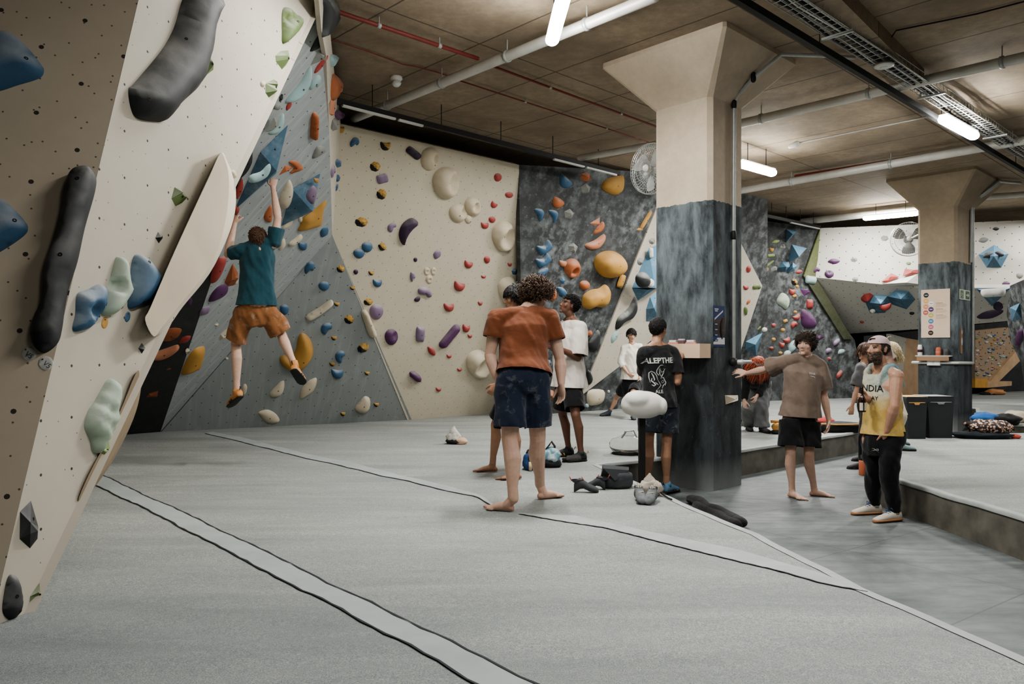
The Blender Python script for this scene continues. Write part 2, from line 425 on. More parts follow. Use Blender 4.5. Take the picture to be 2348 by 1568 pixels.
def px_strip(name, up, lo, mat, parent, lift, n=60):
    """a ribbon on the mat between two pixel polylines"""
    def samp(pl, n):
        P = [on_mat(*p) for p in pl]; L = [0]
        for i in range(len(P)-1): L.append(L[-1]+(P[i+1]-P[i]).length)
        out = []
        for k in range(n+1):
            s = L[-1]*k/n; i = 0
            while i < len(L)-2 and L[i+1] < s: i += 1
            out.append(P[i].lerp(P[i+1], (s-L[i])/max(1e-6, L[i+1]-L[i])))
        return out
    a, b = samp(up, n), samp(lo, n); vs, fs = [], []; m = 4
    for p, q in zip(a, b):
        for k in range(m+1):
            r = p.lerp(q, k/m); vs.append((r.x, r.y, mz(r.x, r.y)+lift))
    for i in range(n):
        for k in range(m): fs.append((i*(m+1)+k, i*(m+1)+k+1, (i+1)*(m+1)+k+1, (i+1)*(m+1)+k))
    return put(name, vs, fs, mat, parent), a, b
def thread(pts, w, parent):
    vs, fs = [], []
    for i, p in enumerate(pts):
        d = (pts[min(i+1, len(pts)-1)]-pts[max(i-1, 0)]).normalized(); nn = Vector((-d.y, d.x, 0))*w*(.55+.5*math.sin(i*1.7)**2); j = Vector((0, .006*math.sin(i*2.3), 0))
        for q in (p+nn+j, p-nn+j): vs.append((q.x, q.y, mz(q.x, q.y)+.0065))
        if i: fs.append((2*i-2, 2*i-1, 2*i+1, 2*i))
    put('seam_line', vs, fs, SEAM, parent)
u1 = [(229, 1087), (339, 1139), (421, 1176), (600, 1262), (760, 1340), (900, 1406), (1010, 1460), (1130, 1520), (1225, 1568), (1330, 1625)]
l1 = [(205, 1106), (293, 1148), (366, 1184), (472, 1239), (600, 1307), (760, 1385), (880, 1450), (1000, 1513), (1090, 1568), (1180, 1625)]
o, a, b = px_strip('seam_strip', u1, l1, TAPE, mat_main, .004); thread(a, .007, o); thread(b, .007, o)
u2 = [(487, 990), (550, 1002), (700, 1040), (800, 1060), (980, 1105), (1091, 1130), (1143, 1164)]
l2 = [(470, 994), (530, 1008), (690, 1048), (800, 1073), (980, 1116), (1091, 1139), (1141, 1168)]
o, a, b = px_strip('seam_strip', u2, l2, TAPE, mat_main, .004); thread(b, .006, o)
u3 = [(1190, 1176), (1320, 1182), (1500, 1222), (1700, 1262), (1880, 1316), (1985, 1351)]
l3 = [(1190, 1178), (1390, 1212), (1500, 1241), (1740, 1299), (1888, 1338), (1990, 1357)]
o, a, b = px_strip('seam_strip', u3, l3, BAND, mat_main, .004); thread(b, .006, o)
# ---------------------------------------------------------------- climbing walls
ZT = 4.6
def dz(py, z): return (z-CZ)*F/(HY-py)
def TP(px, py, z=ZT): return W(px, py, dz(py, z))
def dN(px): return 3.76/(1-.000745*(px-130))
PL = {}
PL['N2'] = Pl(W(130, 900, dN(130)), W(462, 900, dN(462)), W(462, 300, dN(462)))
E0, E1 = W(0, 1345, dN(0)), W(318, 0, dN(318))
PL['N1'] = Pl(E0, E1, W(0, 0, 4.12))
Apt = on_mat(368, 990); BL = on_mat(945, 961.8); Tt = W(731, 0, dN(731))
w1 = Pl(TP(781, 284), TP(1190, 378), BL); PL['W1'] = w1
Mpt = w1.hit(762, 540)
PL['G1'] = Pl(Apt, BL, Mpt); PL['G2'] = Pl(Apt, Mpt, Tt)
PL['S'] = Pl(Mpt, TP(781, 284), W(745, 0, dN(731)+.05))
Kb = W(150, 1012, 10.7)
PL['K'] = Pl(Apt, PL['G2'].hit(500, 600), Kb)
PL['D1'] = Pl(on_mat(1197, 953), on_mat(1427, 937), TP(1190, 379))
PL['D2'] = PL['D1'].off(.03)
PL['F1'] = Pl(on_mat(1790, 918), on_mat(1960, 912), TP(1880, 523))
f2a, f2b = TP(1880, 523), TP(2348, 505)
PL['F2'] = Pl(f2a, f2b, f2a-Vector((0, 0, 1)))
PL['F3'] = Pl(PL['F2'].hit(1870, 636), PL['F2'].hit(2100, 660), W(1950, 765, 20.6))
PL['F1b'] = PL['F1'].off(.06)
N1w = wall('wall_near_face', PL['N1'], [(-24, 1447), (405, -370), (-900, -370), (-900, 1447)], SHADE)
N2w = wall('wall_near_side', PL['N2'], [(-24, 1447), (30, 1459), (731, 0), (728, -40), (405, -370)], WHITE, thick=.03)
p3 = Pl(W(30, 1459, dN(30)), Tt, W(150, 1012, 10.8))
wall('wall_near_underside', p3, [W(30, 1459, dN(30)), Tt, W(150, 1012, 10.8)], WHITE, thick=.04)
wall('wall_overhang', PL['G2'], [(368, 990), (500, 600), (600, 250), (731, 0), (737, 69), (748, 130), (754, 282), (756, 340), (762, 540)], GREY2)
wall('wall_slab_grey', PL['G1'], [on_mat(368, 990)-Vector((0, 0, .02)), BL-Vector((0, 0, .02)), (762, 540)], GREY1)
wall('wall_return', PL['S'], [(731, 0), (737, 69), (748, 130), (754, 282), (756, 340), (762, 540), (781, 284), (775, 226), (768, 180), (757, 72), (745, 0)], WHITE, thick=.04)
wall('wall_beige', w1, [(781, 284), (1190, 378), (1197, 990), (945, 990), (762, 540)], BEIGE)
wall('wall_black', PL['K'], [(368, 990), (500, 600), (600, 250), (150, 700), (150, 1030)], BLACKW)
wall('wall_charcoal', PL['D1'], [(1190, 378), (1760, 410), (1760, 960), (1199, 990)], CHAR)
wall('wall_white_wedge', PL['D2'], [(1334, 906), (1506, 476), (1640, 440), (1748, 655), (1690, 830), (1500, 775), (1418, 842)], WHITE, thick=.03)
wall('wall_far_charcoal', PL['F1'], [(1500, 440), (1726, 502), (1880, 525), (1843, 633), (1960, 780), (1990, 940), (1690, 960)], CHAR)
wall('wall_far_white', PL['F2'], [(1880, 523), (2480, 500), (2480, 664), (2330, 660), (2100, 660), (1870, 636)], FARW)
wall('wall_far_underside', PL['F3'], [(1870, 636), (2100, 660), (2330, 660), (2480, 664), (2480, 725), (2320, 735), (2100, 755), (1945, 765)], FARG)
wall('trim_olive_upper', PL['F1b'], [(1881, 524), (1872, 636), (1843, 633)], OLIVE, thick=.04)
wall('trim_olive_lower', PL['F1b'], [(1843, 633), (1872, 636), (1955, 778), (1935, 778)], OLIVE2, thick=.04)
# lower right back of the hall: plywood training boards and boulders
bk = Pl(W(2040, 900, 20.5), W(2348, 900, 23.5), W(2040, 700, 20.5)); PL['BK'] = bk
wall('wall_lower_dark', bk, [(1988, 770), (2480, 720), (2480, 915), (1988, 915)], BLACKW)
bk1 = bk.off(.15); wall('wall_lower_grey', bk1, [(2040, 765), (2078, 775), (2066, 905), (2040, 905)], FARG, thick=.1)
wall('wall_lower_plywood', bk1, [(2078, 775), (2108, 780), (2108, 905), (2066, 905)], PLY, thick=.1)
PL['SP'] = bk.off(.35)
SPRAYM = wall_mat('spray_plywood', (172, 146, 116), speck=0, dotr=.02, step=.3)
wall('wall_training_board', PL['SP'], [(2236, 758), (2310, 750), (2330, 770), (2345, 800), (2268, 885), (2236, 885)], SPRAYM, thick=.2)
wall('trim_training_board', bk.off(.45), [(2334, 800), (2352, 815), (2285, 880), (2266, 880)], PLY, thick=.2)
wall('trim_yellow_panel', bk.off(.5), [(2236, 868), (2265, 868), (2265, 889), (2236, 889)], plain('yellow_panel', (205, 150, 40), .7), thick=.1)
wall('trim_board_foot', bk.off(.5), [(2265, 874), (2320, 874), (2320, 884), (2265, 889)], PLY, thick=.1)
PL['RB'] = Pl(W(2315, 660, 17), W(2348, 645, 16.2), W(2325, 800, 17.5))
wall('wall_boulder_right', PL['RB'], [(2316, 655), (2350, 640), (2480, 640), (2480, 905), (2352, 900), (2340, 830), (2316, 780), (2308, 720)], CHAR)
# ---------------------------------------------------------------- columns
def column(name, C, w, w2, zc, s, ztop, mat, chamf=.05):
    """square concrete column with a flared mushroom head; C is the corner nearest the camera"""
    m = MB()
    def ring(e, z, ch):
        a0, b0 = -e, -e; a1, b1 = w+e, w2+e
        return [C+A*x+B*y+UP*(z-C.z) for x, y in ((a0+ch, b0), (a1-ch, b0), (a1, b0+ch), (a1, b1-ch), (a1-ch, b1), (a0+ch, b1), (a0, b1-ch), (a0, b0+ch))]
    rs = [ring(0, 0, chamf), ring(0, zc, chamf), ring(s, ztop-.05, .03), ring(s, ztop+.02, .03)]
    vs = [p for r in rs for p in r]; fs = []
    for k in range(3):
        for i in range(8): fs.append((k*8+i, (k+1)*8+i, (k+1)*8+(i+1) % 8, k*8+(i+1) % 8))
    fs.append(tuple(range(8)))
    n = MB(); n.add(vs, fs); o = n.build(name, mat, smooth=False, origin=C); o['kind'] = 'structure'; return o
C1 = ZP(1630, 1128, 0); C1.z = 0
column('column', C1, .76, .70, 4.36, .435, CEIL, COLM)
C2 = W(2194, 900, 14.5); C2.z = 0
column('column', C2, .70, 1.0, 4.32, .435, CEIL, COLM2)
PL['C1L'] = Pl(C1, C1+A, C1+UP); PL['C1R'] = Pl(C1, C1+B, C1+UP)
PL['C2L'] = Pl(C2, C2+A, C2+UP); PL['C2R'] = Pl(C2, C2+B, C2+UP)
# ================================================================ lights and services under the ceiling
def emis(name, c, s):
    t = NT(name); t.b.inputs['Emission Color'].default_value = srgb(c); t.b.inputs['Emission Strength'].default_value = s
    t.col(srgb((235, 238, 235))); return t.set(.5)
GALV = plain('galvanised_steel', (172, 175, 172), .4, .3, vs=8)
PIPEM = plain('grey_pipe', (196, 194, 186), .5, .25, vs=4)
BLKM = plain('black_steel', (34, 34, 34), .6, vs=5)
REDM = plain('red_pipe', (122, 42, 32), .6, vs=8)
WHITEP = plain('white_plastic', (212, 211, 205), .5, var=.04)
TUBEON = emis('lamp_diffuser_on', (255, 255, 250), 130.)
TUBEOFF = plain('lamp_diffuser_side', (205, 207, 202), .5, var=.03)
def light_batten(p, q, label, w=.06, power=110, on=True, group='batten lights under the ceiling'):
    c = (p+q)/2; d = (q-p).normalized(); L = (q-p).length; side = Vector((-d.y, d.x, 0)).normalized()
    e = empty('ceiling_light', c, label, 'ceiling light', group)
    m = MB(); m.box(c+UP*.045, d, side, d.cross(side), L/2+.03, w*.75, .02); m.build('housing', WHITEP, e, smooth=False)
    m = MB(); m.tube([p, q], w, 14, flat=.8, up=UP); m.build('diffuser', TUBEON if on else TUBEOFF, e)
    for t_ in (.2, .8):
        r = p.lerp(q, t_); m = MB(); m.tube([r+UP*.05, Vector((r.x, r.y, CEIL))], .006, 6); m.build('hanger', BLKM, e)
    if on and power:
        ld = bpy.data.lights.new('batten_and_fill_light', 'AREA'); ld.shape = 'RECTANGLE'; ld.size = L; ld.size_y = w*2; ld.energy = power; ld.color = (1, .985, .95)
        lo = bpy.data.objects.new('batten_and_fill_light', ld); COL.objects.link(lo); lo.location = c-UP*(w*.8+.02)
        lo.rotation_euler = (0, 0, math.atan2(d.y, d.x)); lo['kind'] = 'helper'
    return e
light_batten(CP(1266, 92, 4.55), CP(1292, -6, 4.55), 'lit tube light over the mat, the largest and nearest lamp', .066, 150)
light_batten(CP(2165, 274, 4.55), CP(2232, 311, 4.55), 'lit lamp below the wire cable tray at upper right', .075, 120)
light_batten(CP(1700, 376, 4.55), CP(1770, 396, 4.55), 'lit lamp directly right of the near column', .08, 140)
light_batten(CP(1986, 500, 4.62), CP(2100, 489, 4.62), 'lit lamp in front of the far white wall, left of the far column', .07, 100)
# added fill lights under the ceiling, without fittings, for general brightness
def lamp(x, y, rz, pw, L=1.5, z=4.55):
    ld = bpy.data.lights.new('batten_and_fill_light', 'AREA'); ld.shape = 'RECTANGLE'; ld.size = L; ld.size_y = .14; ld.energy = pw; ld.color = (1, .985, .95)
    lo = bpy.data.objects.new('batten_and_fill_light', ld); COL.objects.link(lo); lo.location = (x, y, z); lo.rotation_euler = (0, 0, rz); lo['kind'] = 'helper'
for x, y, rz, pw in ((1.2, 3.6, 1.57, 150), (1.4, .2, 1.57, 70), (4.2, 3.2, .8, 75), (-1.0, 6.0, 1.2, 60), (6.6, 5.4, .8, 75), (8.5, 8.2, .8, 60), (11.5, 12.5, .8, 150),
                     (15, 15.5, .8, 150), (.8, 10.6, .8, 140), (12.2, 16.6, 2.3, 95), (4.2, 13.2, .8, 170), (7.6, 16.6, .8, 160), (16, 12, .8, 120), (17, 20, .8, 160)):
    lamp(x, y, rz, pw)
def single(name, m, mat, label, cat, group=None, smooth=True):
    return tag(m.build(name, mat, smooth=smooth), label, cat, group)
def pipe(p, q, r, mat, label, name='ceiling_pipe', cat='pipe', group='pipes under the ceiling', n=12, brackets=0):
    e = empty(name, (p+q)/2, label, cat, group)
    m = MB(); m.tube([p, q], r, n); m.build('pipe_run', mat, e)
    for i in range(brackets):
        c = p.lerp(q, (i+.7)/(brackets+.4)); d = (q-p).normalized()
        m = MB(); m.tube([c-d*.02, c+d*.02], r*1.18, n, rnd=False); m.tube([c, Vector((c.x, c.y, CEIL))], .008, 6); m.build('pipe_clamp', GALV, e)
    return e
ZPp = 4.74
pipe(CP(812, 272, ZPp), CP(1500, -8, ZPp), .055, PIPEM, 'thick grey pipe behind the nearest tube light', brackets=4)
pipe(CP(1600, 306, ZPp), CP(2560, 82, ZPp), .06, PIPEM, 'thick grey pipe crossing behind the near column head', brackets=3)
pipe(CP(1330, 362, 4.72), CP(1520, 328, 4.72), .055, PIPEM, 'grey pipe end showing left of the near column by the fan')
pipe(CP(1680, 440, ZPp), CP(2560, 284, ZPp), .07, PIPEM, 'thick grey pipe passing above the far column head', brackets=3)
pipe(CP(1840, 508, 4.75), CP(2110, 478, 4.75), .08, PIPEM, 'pale grey pipe just above the lamp by the far white wall')
pipe(CP(2200, 456, ZPp), CP(2560, 430, ZPp), .06, PIPEM, 'grey pipe end right of the far column head')
pipe(CP(760, 22, 4.83), CP(1095, 134, 4.83), .022, REDM, 'red pipe at upper left running to the thick grey pipe', brackets=2)
pipe(CP(1125, 150, 4.86), CP(1520, 296, 4.86), .014, REDM, 'thin red pipe from the grey pipe to the near column', brackets=2)
pipe(CP(1045, 182, 4.87), CP(1500, 330, 4.87), .009, REDM, 'thin red conduit running below the other red pipe', brackets=2)
pipe(CP(1825, 404, 4.85), CP(2400, 312, 4.85), .03, REDM, 'red pipe along the grey pipe at right')
def cable(pts, r, mat, label, name='conduit', cat='conduit', n=8):
    m = MB(); m.tube(pts, r, n, rnd=True); return single(name, m, mat, label, cat)
cable([CP(756, 90, 4.9), CP(850, 120, 4.9), CP(925, 148, 4.9), CP(950, 152, 4.9), CP(1000, 165, 4.9), CP(1030, 175, 4.9)], .007, REDM, 'thin red cable curving past the smoke detector')
# black lighting rails
def rail(p, q, label, lamps=()):
    e = empty('lighting_rail', (p+q)/2, label, 'lighting rail', 'black rails under the ceiling'); d = (q-p).normalized(); s = Vector((-d.y, d.x, 0))
    m = MB(); m.box((p+q)/2, d, s, UP, (q-p).length/2, .028, .035); m.build('rail_bar', BLKM, e, smooth=False)
    for a, b in lamps:
        x, y = p.lerp(q, a), p.lerp(q, b); m = MB(); m.box((x+y)/2-UP*.045-s*.02, d, s, UP, (y-x).length/2, .02, .012); m.build('lamp_strip', TUBEOFF, e, smooth=False)
    for k in range(5):
        c = p.lerp(q, .1+.2*k); m = MB(); m.tube([c, Vector((c.x, c.y, CEIL))], .006, 6); m.build('hanger', BLKM, e)
rail(CP(765, 230, 4.6), CP(1420, 398, 4.6), 'long black rail above the beige wall with pale strips', [(.02, .16), (.17, .24), (.7, .83), (.84, .98)])
rail(CP(1660, -22, 4.62), CP(2560, 520, 4.62), 'black rail beside the wire cable tray, holding a lit lamp')
rail(CP(1716, 486, 4.6), CP(1880, 521, 4.6), 'short black rail above the far charcoal wall', [(.55, .98)])
# wire cable tray
def tray(p, q, label, w=.125, h=.075):
    e = empty('cable_tray', (p+q)/2, label, 'cable tray'); d = (q-p).normalized(); s = Vector((-d.y, d.x, 0)); L = (q-p).length
    m = MB()
    for a, z in ((-1, 0), (-.33, 0), (.33, 0), (1, 0), (-1, h), (1, h)): m.tube([p+s*w*a+UP*z, q+s*w*a+UP*z], .005, 5, rnd=False)
    k = int(L/.12)
    for i in range(k+1):
        c = p+d*L*i/k
        m.tube([c-s*w+UP*h, c-s*w, c+s*w, c+s*w+UP*h], .004, 4, rnd=False)
    m.build('tray_wire', GALV, e, smooth=False)
    for j in range(6):
        m = MB(); o_ = s*(w*(-.75+.3*j)); m.tube([p+o_+UP*.02]+[p+d*L*(i+.5)/14+o_+s*.02*math.sin(i*1.9+j)+UP*(.018+.012*math.sin(i*1.3+j*2)) for i in range(14)]+[q+o_+UP*.02], .011+.004*(j % 2), 6); m.build('cable', BLKM if j % 2 else PIPEM, e)
    for k in range(5):
        c = p+d*L*(k+.5)/5; m = MB(); m.box(c-UP*.02, s, d, UP, w*1.25, .018, .012); m.tube([c+s*w, Vector((c.x+s.x*w, c.y+s.y*w, CEIL))], .006, 6); m.build('tray_bracket', GALV, e, smooth=False)
tray(CP(1770, -22, 4.7), CP(2500, 452, 4.7), 'wire mesh cable tray full of cables at upper right')
# conduit on the columns
def face_pt(pl, px, py, h): return pl.hit(px, py)+pl.n*h
pr = PL['C1R']
capu = C1+B*.36+UP*4.36
path = [face_pt(pr, 1677, 828, .03), face_pt(pr, 1677, 540, .03), face_pt(pr, 1678, 240, .03)]
b_ = path[-1]; path += [b_+UP*.08-A*.02, C1+B*.46-A*(.435*.50+.04)+UP*(4.36+.5*.5), C1+B*.62-A*.50+UP*4.84, C1+B*1.0-A*.75+UP*4.86, C1+B*1.35-A*1.0+UP*4.86]
e = empty('conduit', path[1], 'silver conduit running down the near column from the ceiling', 'conduit')
m = MB(); m.tube(path, .021, 8); m.build('pipe_run', GALV, e)
for k in (1, 2, 4): m = MB(); m.tube([path[k]-UP*.03, path[k]+UP*.03], .03, 8); m.build('clamp', BLKM, e)
c = face_pt(pr, 1673, 830, .05)
e = empty('pull_bar', c, 'steel bar jutting from the near column on a black ball joint', 'bar')
m = MB(); m.ell(c, (.05, 0, 0), (0, .05, 0), (0, 0, .05)); m.build('ball_joint', BLKM, e)
m = MB(); dd = (B*.8-A*.2).normalized(); m.tube([c+dd*.03, c+dd*.27], .02, 12); m.build('bar', GALV, e)
m = MB(); m.tube([c-A*.05+B*.02, c-A*.09+B*.03], .03, 10); m.build('end_cap', GALV, e)
pr = PL['C2R']
q0 = face_pt(pr, 2227, 832, .03); q1 = face_pt(pr, 2227, 470, .03)
e = empty('conduit', q1, 'pair of silver conduits on the right face of the far column', 'conduit')
for k in (0, 1):
    o_ = B*(-.10*k)
    m = MB(); m.tube([q0+o_ if k == 0 else face_pt(pr, 2222, 600, .03), q1+o_, q1+o_+UP*.08-A*.02, C2+B*(.80-.08*k)-A*.26+UP*4.60, C2+B*(.95-.08*k)-A*.48+UP*4.84, C2+B*1.5-A*.7+UP*4.86], .026, 8); m.build('pipe_run', GALV, e)
pl = PL['C2L']
m = MB(); m.tube([face_pt(pl, 2094, 831, .03), C2+pl.n*.03+UP*(CZ+(HY-832)/F*C2.y)-B*.0-A*.03, ], .028, 8)
m.tube([C2+PL['C2R'].n*.02+UP*(CZ+(HY-832)/F*C2.y), q0-UP*.0], .028, 8)
single('conduit', m, PIPEM, 'horizontal grey conduit below the bottle shelf on the far column', 'conduit')
# small fittings
p = CP(909, 176, CEIL); e = empty('smoke_detector', p, 'white smoke detector on the ceiling left of the grey pipe', 'smoke detector')
m = MB(); m.loft([(p-UP*z, Vector((r, 0, 0)), Vector((0, r, 0))) for z, r in ((-.01, .07), (.03, .075), (.035, .06), (.05, .06))], 18); m.build('base', WHITEP, e)
m = MB(); m.loft([(p-UP*z, Vector((r, 0, 0)), Vector((0, r, 0))) for z, r in ((.05, .05), (.07, .05), (.075, .06), (.10, .05), (.12, .03))], 18); m.build('sensor_head', WHITEP, e)
p = CP(2027, 150, 4.66); e = empty('wifi_access_point', p, 'round white dish hanging below the cable tray', 'access point')
m = MB(); m.loft([(p-UP*z, Vector((r, 0, 0)), Vector((0, r, 0))) for z, r in ((-.03, .05), (-.01, .09), (.0, .105), (.012, .10), (.02, .05))], 24); m.build('dish', WHITEP, e)
m = MB(); m.loft([(p-UP*z, Vector((r, 0, 0)), Vector((0, r, 0))) for z, r in ((.018, .04), (.024, .036))], 18); m.build('ring', TUBEOFF, e)
p, q = CP(1830, 328, 4.82), CP(2125, 268, 4.82)
e = empty('security_camera', p, 'small white camera on a long ceiling conduit right of the near column', 'camera')
m = MB(); m.tube([p, q], .014, 8); m.build('conduit_run', PIPEM, e)
m = MB(); m.tube([p+(p-q).normalized()*.13-UP*.03, p+(p-q).normalized()*.02-UP*.01], [.032, .05], 12); m.build('camera_body', WHITEP, e)
m = MB(); c = C1-A*.0+B*.0; a0, b0 = CP(1900, -30, 4.84), CP(2080, 150, 4.84); d = (b0-a0).normalized(); s = Vector((-d.y, d.x, 0))
m.box((a0+b0)/2+UP*.03+s*.1, d, s, UP, (b0-a0).length/2+.5, .16, .11); o = m.build('trim_ceiling_rib', CEILM, smooth=False); o['kind'] = 'structure'
m = MB(); m.tube([CP(2045, 84, 4.85), CP(2055, 70, 4.9), CP(2240, 32, 4.9), CP(2400, -10, 4.9)], .008, 6); single('conduit', m, BLKM, 'thin black cable clipped across the ceiling at upper right', 'cable')
# ---- fans
def fan(c, nrm, r, label, blades_mat, arm_to):
    nrm = nrm.normalized(); x = UP.cross(nrm).normalized(); y = nrm.cross(x)
    e = empty('wall_fan', c, label, 'fan')
    m = MB()
    for rr, h in ((1, 0), (.98, .05), (.8, .085), (.55, .1), (.3, .11), (1, -.04), (.75, -.07), (.4, -.08)):
        pts = [c+(x*math.cos(a)+y*math.sin(a))*r*rr+nrm*h*r/.4 for a in [2*math.pi*i/40 for i in range(41)]]
        m.tube(pts, .006 if rr == 1 else .003, 5, rnd=False)
    for i in range(48):
        a = 2*math.pi*i/48; d = x*math.cos(a)+y*math.sin(a); k = r/.4
        m.tube([c+d*r*.16+nrm*.11*k, c+d*r*.6+nrm*.1*k, c+d*r*.9+nrm*.065*k, c+d*r+nrm*.02*k, c+d*r-nrm*.04*k, c+d*r*.7-nrm*.075*k, c+d*r*.2-nrm*.085*k], .0022, 4, rnd=False)
    m.build('guard', GALV, e, smooth=True)
    m = MB(); m.loft([(c+nrm*h*r/.4, x*q, y*q) for h, q in ((.0, r*.14), (.10, r*.16), (.12, r*.13), (.13, r*.05))], 18); m.build('hub', WHITEP, e)
    m = MB(); m.loft([(c+nrm*h*r/.4, x*q, y*q) for h, q in ((-.22, r*.2), (-.1, r*.26), (-.03, r*.2))], 16); m.build('motor', blades_mat, e)
    for k in range(3):
        a0 = k*2.094+.5; vs = []; fs = []
        for i in range(7):
            for j in range(7):
                rr = r*(.14+.74*i/6); a = a0+(j/6-.5)*(.75+.35*math.sin(i/6*3.1)); vs.append(c+(x*math.cos(a)+y*math.sin(a))*rr+nrm*(j/6-.5)*.10*r/.4)
        for i in range(6):
            for j in range(6): fs.append((i*7+j, i*7+j+1, i*7+j+8, i*7+j+7))
        bm_ = MB(); bm_.add(vs, fs); bm_.build('blade', blades_mat, e)
    m = MB(); m.tube([c-nrm*.2*r/.4, c-nrm*.3*r/.4, arm_to], .02, 8); m.build('mounting_arm', WHITEP, e)
fc = W(1491, 387, 9.3)
fan(fc, Vector((-.85, -.62, -.05)), .305, 'round wire-guarded fan half hidden behind the near column', plain('fan_blade_pale', (176, 178, 174), .4), C1+A*.77+B*.3+UP*(fc.z))
fc = W(2084, 548, 16.2)
fan(fc, Vector((-.35, -1., 0)), .36, 'dark-bladed wire fan half hidden behind the far column', plain('fan_blade_dark', (104, 106, 104), .5), C2+A*.72+B*.4+UP*(fc.z))
# ================================================================ climbing holds
CO = {'blue': (54, 100, 134), 'dblue': (28, 72, 108), 'green': (98, 120, 58), 'lime': (128, 150, 70), 'mint': (168, 186, 164), 'teal': (150, 182, 182), 'red': (168, 58, 50), 'orange': (180, 96, 36),
      'rust': (158, 84, 34), 'yellow': (190, 138, 34), 'purple': (92, 48, 94), 'dpurple': (58, 40, 66), 'mauve': (132, 108, 138), 'cream': (206, 192, 164), 'beige': (200, 184, 154), 'white': (206, 204, 196),
      'grey': (132, 134, 128), 'black': (46, 48, 50), 'salmon': (194, 122, 82), 'dual': None}
SAY = {'dblue': 'dark blue', 'lime': 'lime green', 'mint': 'mint green', 'teal': 'pale teal', 'rust': 'brown orange', 'dpurple': 'dark purple', 'mauve': 'chalky mauve', 'dual': 'black and yellow', 'salmon': 'pale orange'}
WN = {'N1': 'shaded near wall', 'N2': 'white near wall', 'G1': 'lower grey slab', 'G2': 'grey overhang', 'S': 'narrow white return panel', 'W1': 'beige wall', 'K': 'black panel', 'D1': 'charcoal wall left of the column',
      'D2': 'white wedge by the column', 'F1': 'far charcoal wall', 'F2': 'far white wall', 'F3': 'far grey underside', 'SP': 'plywood training board', 'C1R': 'near column', 'C2R': 'far column', 'RB': 'boulder panel at the right edge', 'F1b': 'olive strip'}
CHK = {'blue': .5, 'mauve': .55, 'red': .3, 'orange': .25, 'purple': .25, 'black': .42, 'cream': .2, 'teal': .35, 'yellow': .10, 'green': .35}
def hmat(c): return dual_mat() if c == 'dual' else hold_mat(c, CO[c], CHK.get(c, .22))
HOLDS = []
BOLTM = plain('bolt_steel', (52, 46, 40), .5, .6)
def unit(kind):
    if kind == 'egg': return [(math.cos(a)*(1-.12*math.sin(a)), math.sin(a)) for a in [i*math.pi/5 for i in range(10)]]
    if kind == 'blob': return [(math.cos(a)*r, math.sin(a)*r) for a, r in zip([i*math.pi/5 for i in range(10)], [1, .9, 1.02, .88, 1, .95, 1.05, .9, 1, .93])]
    if kind == 'bean': return [(-.9, -.3), (-.4, -.95), (.5, -.95), (.98, -.3), (.7, .35), (.25, .2), (-.1, .6), (-.6, .95), (-1, .4)]
    if kind == 'wedge': return [(-.95, -.72), (-.35, -.58), (.35, -.50), (.95, -.56), (.95, .2), (.62, .8), (0, 1), (-.6, .78), (-.95, .1)]
    if kind == 'leaf': return [(-1, .1), (-.5, -.75), (.2, -.9), (.8, -.5), (1, 0), (.6, .65), (0, .9), (-.6, .55)]
    if kind == 'rock': return [(-.9, -.5), (-.2, -1), (.6, -.8), (1, -.1), (.7, .7), (.1, 1), (-.7, .75), (-1, .1)]
    if kind == 'cap': return [(-1, -.5), (-.75, -1), (0, -1), (.75, -1), (1, -.5), (1, .5), (.75, 1), (0, 1), (-.75, 1), (-1, .5)]
    if kind == 'hex': return [(math.cos(a), math.sin(a)) for a in [i*math.pi/3+.2 for i in range(6)]]
    if kind == 'pent': return [(math.sin(a), -math.cos(a)) for a in [i*2*math.pi/5 for i in range(5)]]
    if kind == 'gem': return [(-.95, -.2), (-.3, -1), (.5, -.9), (1, .05), (.45, 1), (-.5, .8)]
    return [(math.cos(a), math.sin(a)) for a in [i*math.pi/6 for i in range(12)]]
FACET = {'gem', 'hex', 'pent', 'rock'}
